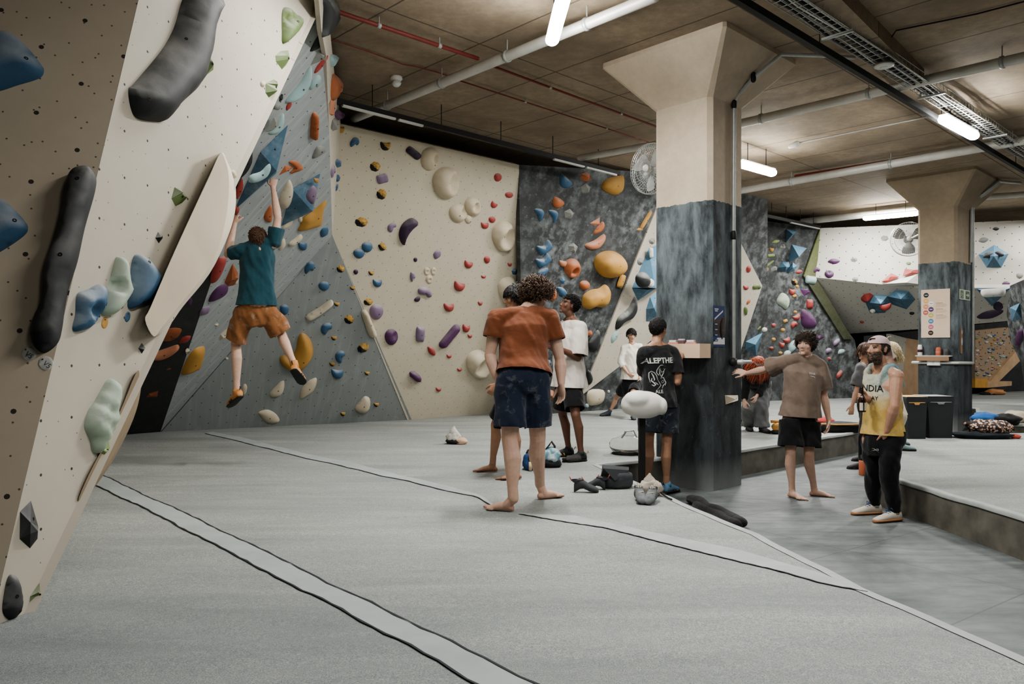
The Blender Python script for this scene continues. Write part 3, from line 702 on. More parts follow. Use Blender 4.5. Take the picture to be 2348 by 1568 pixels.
def hold(wk, col, kind, px, h=.45, dish=None, label=None, desc=None, bolts=None, facet=None, name='climbing_hold', cat='climbing hold', mat=None, lift=0., noisy=0., tex=None, flat=.0):
    """px: outline in photo pixels (or cx,cy,w,h,rot of a unit shape) laid on the wall's plane, then swelled outwards"""
    pl = PL[wk].off(lift); lift = 0.
    if not isinstance(px, list):
        cx, cy, w, hh = px[:4]; r = math.radians(px[4] if len(px) > 4 else 0)
        px = [(cx+math.cos(r)*x*w/2-math.sin(r)*y*hh/2, cy+math.sin(r)*x*w/2+math.cos(r)*y*hh/2) for x, y in unit(kind)]
    facet = (kind in FACET) if facet is None else facet
    big = max(max(p[0] for p in px)-min(p[0] for p in px), max(p[1] for p in px)-min(p[1] for p in px))
    per = 1 if facet else (3 if big < 60 else 5)
    src = px if facet else smooth_closed(px, per)
    uv = [pl.uv(pl.hit(*p)) for p in src]
    a2 = sum(uv[i][0]*uv[(i+1) % len(uv)][1]-uv[(i+1) % len(uv)][0]*uv[i][1] for i in range(len(uv)))
    if a2 < 0: uv.reverse()
    area = abs(a2)/2; R = math.sqrt(area/math.pi)
    cu = sum(p[0] for p in uv)/len(uv); cv = sum(p[1] for p in uv)/len(uv)
    N = len(uv); U = np.array(uv)
    def dist(p):
        d = 1e9
        for i in range(N):
            a, b = U[i], U[(i+1) % N]; ab = b-a; t_ = max(0, min(1, float(np.dot(p-a, ab)/max(1e-12, np.dot(ab, ab))))); d = min(d, float(np.linalg.norm(a+ab*t_-p)))
        return d
    pts = []
    rnd = random.Random(int(cu*1000)+int(cv*777))
    if facet:
        cand = [(cu+(rnd.random()-.5)*R*.9, cv+(rnd.random()-.5)*R*.9) for _ in range(3)]
        pts = [p for p in cand if inside(p, uv)] or [(cu, cv)]
    else:
        ng = 7 if big < 36 else (13 if big < 110 else 16)
        lo, hi = U.min(0), U.max(0); st = max(hi-lo)/ng
        y = lo[1]+st*.5; row = 0
        while y < hi[1]:
            x = lo[0]+st*(.5 if row % 2 else .25)
            while x < hi[0]:
                if inside((x, y), uv) and dist(np.array((x, y))) > st*.42: pts.append((x, y))
                x += st
            y += st*.87; row += 1
        for i in range(N):
            t_ = U[(i+1) % N]-U[i-1]; nn = np.array((-t_[1], t_[0]))/max(1e-9, np.linalg.norm(t_)); p = U[i]+nn*st*.16
            if inside(tuple(p), uv) and dist(p) > st*.1: pts.append(tuple(p))
    v, f = tri_fill(uv, pts)
    dm = max([dist(np.array(p)) for p in pts]) if pts else R
    H = h*R*(.62 if wk in ('G2', 'K', 'S') else 1.)
    dd = [(pl.uv(pl.hit(x, y)), r_*0+((Vector(pl.hit(x+r_, y))-Vector(pl.hit(x-r_, y))).length/2), dep) for x, y, r_, dep in (dish or [])]
    hs = []
    for k, p in enumerate(v):
        if k < N: hs.append(0.); continue
        q = min(1., dist(np.array(p))/dm)
        z = H*(1-(1-q)**2.2)**.62 if not facet else H*(.75+.5*rnd.random())
        if flat: z = min(z, H*flat)
        for c_, r_, dep in dd:
            e_ = math.hypot(p[0]-c_[0], p[1]-c_[1])/r_
            if e_ < 1: z -= min(.9, dep*1.7)*H*(1-e_*e_)**.9
        if noisy: z += noisy*R*noise.noise(Vector((p[0]*22, p[1]*22, cu*9)))
        hs.append(max(z, .002))
    f = [q if (v[q[1]][0]-v[q[0]][0])*(v[q[2]][1]-v[q[0]][1])-(v[q[1]][1]-v[q[0]][1])*(v[q[2]][0]-v[q[0]][0]) > 0 else tuple(reversed(q)) for q in f]
    P = [pl.at(p[0], p[1], hs[k]+lift) for k, p in enumerate(v)]
    # a rim that sits on the wall, and a back face
    nb = len(P); P += [pl.at(uv[i][0], uv[i][1], lift-.001) for i in range(N)]
    org = pl.at(cu, cv, lift)
    o = put(name, P[:nb], f, mat or hmat(col), origin=org, smooth=not facet)
    o['category'] = cat
    bl = bolts
    if bl is None: bl = 1 if big > 30 else 0
    if isinstance(bl, int):
        bl_uv = [(cu, cv)] if bl and inside((cu, cv), uv) else []
    else: bl_uv = [pl.uv(pl.hit(*b)) for b in bl]
    tree = BVHTree.FromPolygons([Vector(x) for x in P[:nb]], f) if bl_uv else None
    for b in bl_uv:
        hit = tree.ray_cast(pl.at(b[0], b[1], 3.), -pl.n, 4.)
        if hit[0] is None: continue
        nn = hit[1].normalized(); nn = nn if nn.dot(pl.n) > 0 else -nn
        x = nn.orthogonal().normalized(); y = nn.cross(x); r_ = min(.010, R*.11)
        m = MB(); m.loft([(hit[0]-nn*.004, x*r_, y*r_), (hit[0]+nn*.0022, x*r_, y*r_), (hit[0]+nn*.0024, x*r_*.55, y*r_*.55), (hit[0]-nn*.0005, x*r_*.5, y*r_*.5)], 10)
        m.build('bolt', BOLTM, o, smooth=False)
    pc = (sum(p[0] for p in px)/len(px), sum(p[1] for p in px)/len(px))
    HOLDS.append(dict(o=o, w=wk, col=col, kind=kind, p=pc, big=big, label=label, desc=desc, R=R))
    return o
def spine(pts, wid):
    """outline around a bent centre line, both in pixels"""
    P = [np.array(p, float) for p in pts]; n = len(P); L, Rr = [], []
    for i in range(n):
        d = P[min(i+1, n-1)]-P[max(i-1, 0)]; d = d/np.linalg.norm(d); nn = np.array((-d[1], d[0])); w = wid[i] if hasattr(wid, '__len__') else wid
        L.append(tuple(P[i]+nn*w/2)); Rr.append(tuple(P[i]-nn*w/2))
    d0 = (P[0]-P[1])/np.linalg.norm(P[0]-P[1]); d1 = (P[-1]-P[-2])/np.linalg.norm(P[-1]-P[-2])
    w0 = wid[0] if hasattr(wid, '__len__') else wid; w1_ = wid[-1] if hasattr(wid, '__len__') else wid
    return L+[tuple(P[-1]+d1*w1_*.42)]+Rr[::-1]+[tuple(P[0]+d0*w0*.42)]
def volume(wk, outline, apex, up, label, faces=None, col='blue', name='wall_volume'):
    """a plywood volume: flat facets rising from an outline on the wall to raised points"""
    pl = PL[wk]; P = [pl.hit(*p)+pl.n*.002 for p in outline]; n = len(P)
    Q = [pl.hit(*a)+(Vector((0, 0, CZ))-pl.hit(*a)).normalized()*u for a, u in zip(apex, up)]
    vs = P+Q
    fs = faces or [(i, (i+1) % n, n) for i in range(n)]
    out = []
    for q in fs:
        a, b, c = vs[q[0]], vs[q[1]], vs[q[2]]
        out.append(q if (b-a).cross(c-a).dot(pl.n) > 0 else tuple(reversed(q)))
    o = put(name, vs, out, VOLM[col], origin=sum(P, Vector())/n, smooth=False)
    o['category'] = 'wall volume'; o['label'] = label
    for k in range(min(3, len(out))):
        q = out[k]; c = sum((vs[i] for i in q), Vector())/len(q); nn = (vs[q[1]]-vs[q[0]]).cross(vs[q[2]]-vs[q[0]]).normalized(); x = nn.orthogonal().normalized(); y = nn.cross(x)
        m = MB(); m.loft([(c-nn*.004, x*.009, y*.009), (c+nn*.002, x*.009, y*.009)], 8); m.build('bolt', BOLTM, o, smooth=False)
    return o
def vol_mat(name, c):
    t = NT('volume_'+name); c = srgb(c); co = t.coord(); n1 = t.ramp(t.noise(co, 4, 6, .7), .52, .8)
    g = t.n('ShaderNodeNewGeometry'); sp = t.n('ShaderNodeSeparateXYZ'); t.l(g.outputs['Normal'], sp.inputs[0]); c = t.mix(t.ramp(sp.outputs[2], -.25, .25), tuple(x*.5 for x in c[:3])+(1,), c) if name == 'blue' else c  # light from above put into the blue: upward facets lighter, undersides darker
    t.col(t.mix(t.math('MULTIPLY', n1, .35), c, srgb((190, 200, 205)))); t.bump(t.noise(co, 160, 2), .2, .002); return t.set(.7, 0, .25)
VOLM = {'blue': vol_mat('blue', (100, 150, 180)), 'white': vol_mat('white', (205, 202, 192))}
def X(ox, oy, s):
    def q(*a):
        if len(a) == 1 and isinstance(a[0], list): return [(ox+x/s, oy+y/s) for x, y in a[0]]
        r = (ox+a[0]/s, oy+a[1]/s, a[2]/s, a[3]/s); return r+tuple(a[4:])
    return q
# ---- near walls
a = X(0, 0, 1)
hold('N1', 'blue', 'o', [(-70, 76), (0, 73), (28, 79), (60, 105), (92, 145), (101, 162), (90, 180), (40, 196), (0, 209), (-70, 225)], .5, label='large blue hold cut by the frame on the shaded near wall, upper one', bolts=[(68, 152)])
hold('N1', 'blue', 'o', [(-60, 450), (0, 455), (30, 477), (55, 505), (64, 521), (55, 541), (0, 578), (-60, 605)], .5, label='large blue hold cut by the frame on the shaded near wall, lower one', bolts=[(40, 515)])
hold('N1', 'black', 'long', [(178, 391), (205, 389), (220, 404), (218, 440), (195, 522), (178, 600), (160, 655), (150, 700), (143, 752), (133, 786), (105, 809), (84, 800), (71, 775), (78, 735), (97, 690), (102, 620), (126, 545), (143, 480), (147, 440), (160, 405)], .6,
     dish=[(186, 431, 9, .3), (149, 601, 9, .3), (128, 690, 8, .25)], label='long black sausage hold on the shaded near wall', bolts=[(187, 432), (149, 602)])
for cx, cy, lb in ((66, 811, 'upper round white route tag below the long black hold'), (105, 833, 'lower round white route tag below the long black hold')):
    hold('N1', 'white', 'disc', (cx, cy, 35, 33), .16, label=lb, name='route_tag', cat='route tag', bolts=[(cx-7, cy-9)], flat=.5)
hold('N2', 'black', 'o', [(425, -14), (470, -20), (498, -8), (496, 30), (480, 65), (472, 110), (460, 165), (445, 202), (405, 240), (375, 276), (355, 279), (315, 272), (300, 250), (294, 206), (308, 190), (368, 118), (398, 65)], .38,
     label='huge curved black hold at the top of the white near wall', bolts=[(401, 91), (310, 229)])
hold('N2', 'green', 'gem', [(470, 123), (486, 136), (489, 160), (471, 174), (463, 155), (463, 135)], .6, label='small green hold right of the huge curved black hold')
hold('N2', 'green', 'gem', [(400, 429), (412, 432), (430, 452), (418, 465), (402, 473), (393, 455)], .6, label='triangular green hold left of the big cream fin')
hold('N2', 'black', 'gem', [(362, 532), (368, 536), (373, 546), (364, 558), (356, 545)], .7, label='tiny black crystal hold left of the big cream fin')
hold('N2', 'black', 'gem', [(325, 786), (333, 798), (325, 811), (317, 798)], .7, label='tiny black crystal hold below the big cream fin')
q = X(500, 0, 4.6125)
hold('N2', 'green', 'o', q([(678, 110), (735, 78), (800, 150), (850, 165), (868, 240), (830, 340), (690, 465), (674, 330)]), .5, dish=[(653, 45, 6, .5), (662, 40, 5, .4)], label='large grooved green hold at the top of the white near wall')
hold('N2', 'green', 'rock', q([(605, 590), (660, 540), (745, 530), (757, 600), (720, 690), (675, 735), (610, 650)]), .6, label='green hold at the edge of the white near wall, second from the top')
hold('N2', 'green', 'rock', q([(500, 880), (590, 840), (630, 865), (610, 980), (535, 1032), (500, 980)]), .6, label='green hold at the edge of the white near wall, third from the top')
hold('N2', 'cream', 'blob', q(470, 885, 50, 75), .6, label='small cream hold beside the third green edge hold')
hold('N2', 'blue', 'o', [(228, 651), (237, 670), (233, 705), (210, 745), (190, 757), (166, 757), (172, 720), (176, 675), (200, 664)], .6, label='scooped blue hold left of the green banana hold on the white near wall', dish=[(205, 715, 16, .45)], bolts=[(228, 697)])
hold('N2', 'mint', 'o', [(268, 588), (282, 598), (288, 640), (294, 668), (276, 700), (255, 722), (231, 720), (234, 695), (248, 650), (260, 606)], .6, label='pale green banana hold between two blue holds on the white near wall', dish=[(256, 655, 12, .5)], bolts=[(268, 705)])
hold('N2', 'blue', 'o', [(313, 583), (332, 592), (356, 626), (364, 652), (355, 682), (330, 696), (297, 708), (292, 690), (297, 640), (303, 596)], .62, label='big smooth blue hold left of the cream fin tip on the white near wall', bolts=[(351, 653), (319, 601), (309, 692)])
hold('N2', 'yellow', 'disc', (240, 740, 15, 27, 10), .2, label='yellow route tag under the pale green banana hold', name='route_tag', cat='route tag', bolts=[(240, 733)], flat=.5)
hold('N2', 'blue', 'disc', (292, 726, 13, 25, 10), .2, label='small blue route tag under the big smooth blue hold', name='route_tag', cat='route tag', bolts=[(293, 719)], flat=.5)
q = X(0, 850, 2.1833)
hold('N2', 'lime', 'rock', q([(540, 330), (560, 360), (545, 400), (510, 435), (480, 455), (500, 390)]), .5, label='lime green hold peeking out under the mint boulder hold')
hold('N2', 'mint', 'o', q([(474, 150), (536, 45), (578, 60), (590, 150), (566, 260), (520, 370), (490, 412), (460, 405), (447, 345), (420, 280), (440, 200)]), .5, label='large faceted mint green boulder hold low on the white near wall', noisy=.16, bolts=[(271, 957)])
hold('N2', 'black', 'gem', q([(100, 705), (155, 650), (192, 780), (188, 840), (150, 889), (98, 842)]), .45, label='pointed black hold low on the white near wall, upper of two', bolts=[(70, 1189)])
hold('N2', 'black', 'o', q([(40, 1030), (68, 1020), (95, 1060), (110, 1150), (95, 1212), (50, 1246), (12, 1205), (20, 1110)]), .45, label='rounded black hold at the bottom of the white near wall', bolts=[(25, 1366), (35, 1400)])
hold('N2', 'green', 'rock', q([(200, 1055), (215, 1092), (205, 1132), (145, 1180), (150, 1130)]), .5, label='green hold poking out behind the bottom edge of the near wall')
# the two large cream fins of the near wall
def fin(pl, face, back, label, mat, th=.11, fmat=None):
    """a flat-sided plywood fin: a face outline on one side and a swept rim behind it"""
    P = [pl.off(th).hit(*p) for p in smooth_closed(face, 4)]; Q = [pl.off(-.01).hit(*p) for p in smooth_closed(back, 4)]; n = len(P)
    vs = P+Q; fs = [tuple(range(n))]+[(i, n+i, n+(i+1) % n, (i+1) % n) for i in range(n)]
    if (P[n//3]-P[0]).cross(P[2*n//3]-P[0]).dot(pl.n) < 0: fs = [tuple(reversed(f)) for f in fs]
    e = empty('fin_volume', sum(P, Vector())/n, label, 'wall volume')
    put('fin_face', vs, fs[:1], fmat or mat, e, smooth=False); put('fin_rim', vs, fs[1:], mat, e, smooth=True); return e
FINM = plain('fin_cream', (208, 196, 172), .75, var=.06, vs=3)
face = [(505, 352), (518, 372), (524, 400), (525, 440), (518, 500), (500, 570), (460, 640), (405, 708), (370, 752), (352, 771), (333, 733), (345, 705), (390, 600), (440, 490), (480, 405)]
back = [(507, 350), (522, 372), (536, 405), (541, 440), (538, 490), (520, 548), (480, 628), (420, 702), (388, 746), (353, 772), (332, 733), (344, 704), (389, 599), (439, 489), (479, 403)]
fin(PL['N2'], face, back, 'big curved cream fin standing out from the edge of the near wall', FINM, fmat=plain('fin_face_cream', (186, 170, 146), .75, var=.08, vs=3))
fb = [(318, 850), (316, 900), (300, 960), (262, 1040), (220, 1105), (180, 1148), (205, 1085), (250, 1000), (285, 920), (305, 870)]
fin(Pl(W(30, 1459, dN(30)+.02), W(731, 0, dN(731)+.02), W(420, 1000, 5.6)), fb, [(x+6, y) for x, y in fb], 'curved shaded cream fin under the edge of the near wall behind the mint boulder', plain('fin_cream_shaded', (140, 120, 92), .75, var=.06), th=.012)  # a cream fin too; the shadow it lies in is put into its colour
hold('N2', 'cream', 'cap', (534, 399, 10, 20, -20), .6, label='small cream hold at the upper tip of the cream fin')
# ---- grey overhang
q = X(500, 0, 4.6125)
hold('S', 'black', 'o', q([(1125, -40), (1345, -40), (1347, 60), (1332, 130), (1230, 240), (1105, 397), (1104, 290), (1113, 100)]), .35, label='big black hold at the top of the narrow white panel', bolts=[(747, 13)])
hold('G2', 'black', 'o', q([(1097, 335), (1090, 470), (1040, 520), (973, 545), (990, 490), (1040, 400)]), .5, label='black fin hold at the top of the grey overhang')
hold('G2', 'grey', 'rock', q([(1060, 535), (1130, 525), (1147, 575), (1100, 640), (975, 692), (1010, 620)]), .6, label='grey wedge hold below the top black fin hold')
hold('G2', 'red', 'o', q([(1156, 583), (1145, 640), (1070, 740), (1014, 774), (1050, 690)]), .45, label='slim red hold below the grey wedge hold')
hold('G2', 'teal', 'o', q([(975, 698), (987, 800), (950, 920), (850, 1042), (713, 1082), (760, 1000), (870, 865)]), .6, label='large pale teal hold high on the grey overhang')
hold('G2', 'teal', 'bean', q(1030, 880, 90, 185, 25), .5, label='small two-lobed pale teal hold right of the large teal hold')
hold('G2', 'green', 'rock', q(672, 815, 85, 95, -20), .6, label='dark green hold at the left edge of the grey overhang')
hold('G2', 'black', 'gem', q(665, 1038, 45, 95, 15), .6)
hold('G2', 'grey', 'leaf', q(625, 1130, 85, 70, -20), .6)
hold('G2', 'red', 'leaf', q(748, 1120, 110, 52, -60), .5, label='red hold directly under the large pale teal hold')
hold('G2', 'teal', 'o', q([(685, 1195), (698, 1290), (645, 1400), (530, 1415), (590, 1330)]), .5, label='pale teal fin hold above the upper blue volume')
hold('G2', 'grey', 'rock', q([(590, 1240), (650, 1235), (640, 1330), (560, 1385), (503, 1398)]), .6, label='grey hold resting against the teal fin hold', lift=.06)
hold('G2', 'orange', 'cap', q(spine([(1020, 1205), (1012, 1290), (1003, 1440)], [52, 66, 58])), 1.1, label='upright orange log hold casting a long shadow on the overhang')
q = X(480, 300, 4.6125)
hold('G2', 'black', 'o', q([(410, 140), (440, 170), (452, 240), (440, 330), (370, 440), (258, 517), (280, 400), (340, 250)]), .6, label='big black fin hold behind the near wall edge')
hold('G2', 'grey', 'egg', q(325, 365, 60, 105, 20), .6, lift=.05, label='smooth grey hold in front of the big black fin hold')
hold('G2', 'red', 'o', q([(345, 508), (357, 570), (335, 665), (280, 718), (270, 690), (290, 610)]), .45, label='red sickle hold just above the climber left hand')
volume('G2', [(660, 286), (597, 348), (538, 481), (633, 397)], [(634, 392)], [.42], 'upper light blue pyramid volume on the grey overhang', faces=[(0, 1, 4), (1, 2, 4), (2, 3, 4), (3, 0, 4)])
hold('G2', 'teal', 'o', q([(640, 348), (647, 400), (600, 480), (500, 538), (415, 542), (428, 470), (540, 430), (600, 370)]), .5, lift=.22, label='pale teal bean hold on the upper blue volume')
hold('G2', 'red', 'egg', (541, 482, 14, 22, 10), .6, label='small red hold under the climber left hand', bolts=0)
hold('G2', 'orange', 'o', q([(838, 330), (905, 311), (972, 360), (982, 400), (900, 432), (848, 442), (895, 385)]), .6, label='hooked orange hold right of the upper blue volume')
hold('G2', 'orange', 'o', q([(733, 472), (800, 368), (897, 373), (850, 412)]), .5, facet=True, label='triangular orange hold left of the hooked orange hold')
hold('G2', 'cream', 'o', q([(842, 518), (872, 560), (882, 650), (840, 772), (770, 818), (735, 730), (790, 600)]), .55, label='large cream hold between climber arm and lower blue volume')
hold('G2', 'orange', 'o', q([(652, 785), (665, 900), (640, 966), (590, 950), (577, 900), (610, 830)]), .5, label='orange hold behind the climber raised forearm')
volume('G2', [(734, 398), (669, 432), (645, 518), (717, 484)], [(714, 482)], [.42], 'lower blue pyramid volume on the grey overhang', faces=[(0, 1, 4), (1, 2, 4), (2, 3, 4), (3, 0, 4)])
hold('G2', 'mauve', 'o', q([(1090, 580), (1135, 620), (1130, 700), (1090, 778), (1030, 720), (1030, 660)]), .35, lift=.20, label='chalky mauve hold on the lower blue volume')
hold('G2', 'yellow', 'wedge', q(1130, 520, 52, 62), .5, lift=.08, label='small yellow hold at the top of the lower blue volume')
hold('G2', 'yellow', 'o', q([(1240, 732), (1222, 780), (1200, 860), (1190, 960), (1130, 1012), (945, 1057), (960, 990), (995, 910), (1100, 840), (1185, 765)]), .5, label='large yellow twisted hold below the lower blue volume')
hold('G2', 'cream', 'blob', q(965, 935, 45, 62), .5, label='tiny cream hold between lower blue volume and yellow hold')
hold('G2', 'cream', 'leaf', q(825, 995, 140, 58, -35), .4, label='cream leaf hold below the lower blue volume')
hold('G2', 'blue', 'leaf', q(1215, 1068, 125, 85, -55), .5, label='blue hold right of and below the yellow twisted hold')
hold('G2', 'cream', 'o', q([(790, 1135), (805, 1200), (770, 1245), (735, 1255), (740, 1190)]), .5, label='cream hold beside the climber right shoulder')
hold('G2', 'cream', 'cap', q(spine([(852, 1200), (910, 1160), (965, 1112)], [40, 48, 42])), .7, label='cream capsule hold right of the climber shoulder')
hold('G2', 'blue', 'wedge', q(985, 1212, 92, 98), .6, label='blue hold below the cream capsule hold')
hold('G2', 'yellow', 'wedge', q(1325, 1150, 50, 38), .5, label='small yellow hold at the right edge of the overhang')
hold('G2', 'grey', 'o', q([(1130, 170), (1190, 160), (1228, 175), (1215, 222), (1088, 292)]), .6, label='small grey wedge hold high at the right of the overhang')
q = X(300, 600, 3.5576)
hold('G2', 'red', 'o', q([(690, 5), (740, -40), (778, -20), (725, 110), (655, 175), (653, 110)]), .5, label='chalked red hold left of the climber elbow')
hold('G2', 'rust', 'o', q([(830, 15), (874, 90), (842, 192), (790, 203), (763, 167)]), .5, facet=True, label='brown orange hold behind the climber left side')
hold('G2', 'cream', 'blob', q(855, 160, 32, 52), .5, label='small cream hold below the brown orange hold')
hold('G2', 'purple', 'o', q([(780, 178), (792, 230), (740, 285), (636, 327), (658, 260), (715, 200)]), .5, label='purple leaf hold left of the climber waist')
hold('G2', 'mauve', 'leaf', q(603, 402, 110, 58, -35), .5, label='white and purple hold left of the climber shorts')
hold('G2', 'cream', 'rock', q(700, 513, 34, 30), .6, label='tiny cream hold left of the climber thigh')
hold('G2', 'cream', 'o', q([(794, 533), (793, 610), (725, 642), (733, 590)]), .4, facet=True, label='cream triangle hold left of the climber left knee')
hold('G2', 'yellow', 'o', q([(598, 692), (587, 790), (550, 862), (414, 920), (448, 810), (515, 715)]), .5, label='large yellow flame hold low on the left of the overhang', bolts=[(441, 830)])
hold('G2', 'cream', 'rock', q(463, 730, 36, 52), .5, label='tiny cream hold left of the yellow flame hold')
# ---- black panel
hold('K', 'purple', 'blob', q(478, 322, 50, 72), .5, label='purple hold at the top of the black panel')
hold('K', 'rust', 'leaf', q(318, 596, 210, 108, -22), .45, label='brown orange oval hold on the black panel', dish=[(394, 775, 8, .4)])
hold('K', 'red', 'leaf', q(440, 635, 112, 55, -27), .5, label='dark red hold on the black panel')
hold('K', 'salmon', 'cap', q(spine([(140, 768), (225, 760), (310, 730), (380, 692)], [40, 66, 62, 36])), .7, label='chalked orange banana hold on the black panel')
hold('K', 'rust', 'o', q([(224, 1052), (215, 1102), (125, 1106), (150, 1075)]), .3, facet=True, label='flat brown orange hold low on the black panel')
hold('K', 'rust', 'rock', q(310, 876, 42, 14, -15), .4, label='tiny brown orange hold on the black panel')
hold('K', 'dpurple', 'blob', q(150, 850, 42, 42), .4, label='dark purple hold lost in the black panel')
# ---- lower grey slab
for x, y, w, h, r, k, c in ((1458, 50, 80, 108, 10, 'bean', 'blue'), (1712, 58, 70, 66, 0, 'rock', 'dual'), (1575, 197, 90, 76, 0, 'egg', 'blue'), (1810, 212, 46, 36, 0, 'wedge', 'dual'), (1680, 342, 46, 40, 0, 'wedge', 'dual'),
                            (1780, 470, 88, 82, 0, 'rock', 'dual'), (1597, 543, 102, 88, -20, 'bean', 'blue'), (1656, 618, 48, 42, 0, 'wedge', 'dual'), (1897, 700, 112, 82, -25, 'rock', 'dual'), (1710, 770, 98, 88, -40, 'bean', 'blue'),
                            (1683, 905, 100, 94, 0, 'wedge', 'blue'), (1642, 830, 50, 42, 0, 'wedge', 'dual'), (1926, 905, 44, 40, 0, 'wedge', 'dual'), (1728, 1235, 46, 44, 0, 'wedge', 'dual'), (2000, 1160, 46, 44, 0, 'wedge', 'dual'), (1252, 388, 76, 84, 0, 'egg', 'blue')):
    hold('G1', c, k, q(x, y, w, h, r), .62)
hold('G1', 'cream', 'long', q(spine([(1445, 452), (1540, 395), (1632, 328)], [46, 50, 40])), .8, label='slanting cream bar hold on the grey slab right of the climber')
hold('W1', 'cream', 'long', q(spine([(1902, 410), (1932, 490), (1970, 588)], [48, 56, 58])), .8, label='upright cream bar hold on the edge between grey slab and beige wall')
hold('G1', 'yellow', 'banana', q([(1392, 579), (1440, 600), (1478, 665), (1484, 750), (1440, 830), (1375, 875), (1300, 882), (1240, 850), (1212, 790), (1245, 755), (1305, 765), (1342, 715), (1362, 620)]), .55, label='large yellow crescent hold behind the climber right foot', bolts=[(622, 840), (692, 820)])
hold('G1', 'cream', 'o', q([(1225, 970), (1253, 975), (1245, 1050), (1205, 1095), (1138, 1097), (1135, 1060), (1180, 1010)]), .5, label='cream hold below the yellow crescent hold')
hold('G1', 'cream', 'leaf', q(1447, 1030, 215, 100, -50), .4, label='long cream leaf hold right of the climber right foot')
hold('G1', 'cream', 'leaf', q(1125, 1260, 190, 118, 25), .35, label='lowest cream oval hold on the grey slab')
hold('G1', 'cream', 'o', q([(1912, 1092), (1950, 1115), (1948, 1190), (1895, 1233), (1830, 1208), (1833, 1170), (1880, 1115)]), .55, label='cream boulder hold low at the right of the grey slab')
hold('G1', 'cream', 'egg', q(925, 1040, 48, 98, 8), .5, label='cream hold half hidden by the climber left foot')
hold('G1', 'cream', 'rock', q(783, 790, 32, 40), .5, label='tiny cream hold left of the climber left calf')
for i, (x, y, c) in enumerate(((1482, 478, 'white'), (1988, 610, 'white'), (1568, 602, 'blue'), (1763, 768, 'blue'), (1212, 832, 'white'), (1226, 852, 'white'), (1885, 760, 'black'), (1910, 760, 'black'))):
    hold('G1' if x != 1988 else 'W1', c, 'disc', q(x, y, 22, 22), .25, name='route_tag', cat='route tag', bolts=0, flat=.5)
# ---- narrow white return panel
q = X(500, 0, 4.6125)
hold('S', 'teal', 'o', q([(1188, 580), (1250, 588), (1256, 610), (1215, 690), (1190, 706)]), .5, label='pale teal hook hold on the narrow white panel')
hold('S', 'orange', 'o', q([(1205, 792), (1250, 800), (1287, 850), (1275, 950), (1215, 1067), (1190, 1010)]), .4, label='large orange hold on the narrow white panel')
hold('S', 'white', 'egg', q(1278, 940, 45, 95), .4, label='white hold tucked behind the large orange hold')
hold('S', 'salmon', 'rock', q(1198, 1138, 62, 168), .4, label='chalked pale orange hold on the narrow white panel')
hold('S', 'purple', 'egg', q(1270, 1215, 75, 112), .4, label='purple hold at the top corner of the narrow white panel')
hold('S', 'grey', 'rock', q(1226, 1312, 62, 150, 15), .4, label='grey and white hold below the purple corner hold')
hold('W1', 'yellow', 'wedge', q(1302, 1365, 68, 85), .5, label='yellow hold at the top left corner of the beige wall')
q = X(480, 300, 4.6125)
hold('S', 'blue', 'egg', q(1362, 342, 60, 100), .4, label='blue hold highest at the left edge of the beige wall')
hold('S', 'mauve', 'bean', q(1303, 430, 42, 150), .35, label='tall mauve hold on the edge of the narrow white panel')
hold('W1', 'blue', 'rock', q(1352, 500, 66, 82), .5, label='upper blue hold of the touching pair at the left edge of the beige wall')
hold('W1', 'blue', 'wedge', q(1332, 590, 60, 95), .5, label='lower blue hold of the touching pair at the left edge of the beige wall')
# ---- beige wall, upper part
q = X(740, 260, 4.6125)
B1 = [('blue', 'bean', (337, 310, 92, 114, 15), .6), ('dual', 'wedge', (662, 338, 108, 108, 0), .6), ('dpurple', 'cap', (957, 418, 165, 78, 38), .6), ('red', 'egg', (1850, 677, 80, 90, 15), .6), ('red', 'egg', (1970, 862, 85, 62, 0), .6),
      ('red', 'wedge', (1810, 963, 70, 75, 30), .6), ('red', 'egg', (1790, 1123, 72, 68, 0), .6), ('red', 'wedge', (1713, 1180, 80, 80, 0), .6), ('dual', 'rock', (555, 563, 115, 108, 0), .6), ('mauve', 'cap', (630, 690, 118, 95, -15), .5),
      ('dual', 'rock', (622, 855, 110, 115, 0), .6), ('dual', 'rock', (410, 1150, 142, 105, 0), .6), ('mauve', 'bean', (733, 1205, 108, 86, -30), .5), ('blue', 'egg', (468, 1412, 115, 112, 0), .6), ('blue', 'egg', (382, 1480, 118, 105, 0), .6),
      ('dual', 'leaf', (628, 1410, 90, 90, 30), .6), ('mauve', 'leaf', (1210, 1490, 110, 82, -60), .5), ('dpurple', 'egg', (980, 1547, 40, 48, 0), .6)]
for c, k, p, h in B1: hold('W1', c, k, q(*p), h)
hold('W1', 'beige', 'egg', q(1132, 482, 195, 248, 8), .5, dish=[(740+1182/4.6125, 260+470/4.6125, 9, .5)], label='round cream dished hold beside the dark purple capsule, upper of two', bolts=[(992, 376)])
hold('W1', 'beige', 'egg', q(1303, 735, 285, 340, 0), .6, dish=[(740+1370/4.6125, 260+718/4.6125, 19, .5)], label='large cream dished hold high on the beige wall', bolts=[(1024, 417)])
hold('W1', 'beige', 'egg', q(1585, 985, 165, 205, -15), .6, dish=[(740+1605/4.6125, 260+978/4.6125, 9, .8)], label='cream hold with a round pocket in the cream trio on the beige wall')
hold('W1', 'beige', 'egg', q(1430, 1055, 190, 195, 0), .5, dish=[(740+1485/4.6125, 260+1035/4.6125, 10, .5)], label='left cream hold of the cream trio on the beige wall', bolts=[(1048, 491)])
hold('W1', 'beige', 'egg', q(1540, 1120, 78, 90, 0), .5, label='smallest cream hold of the cream trio on the beige wall', bolts=[(1076, 507)])
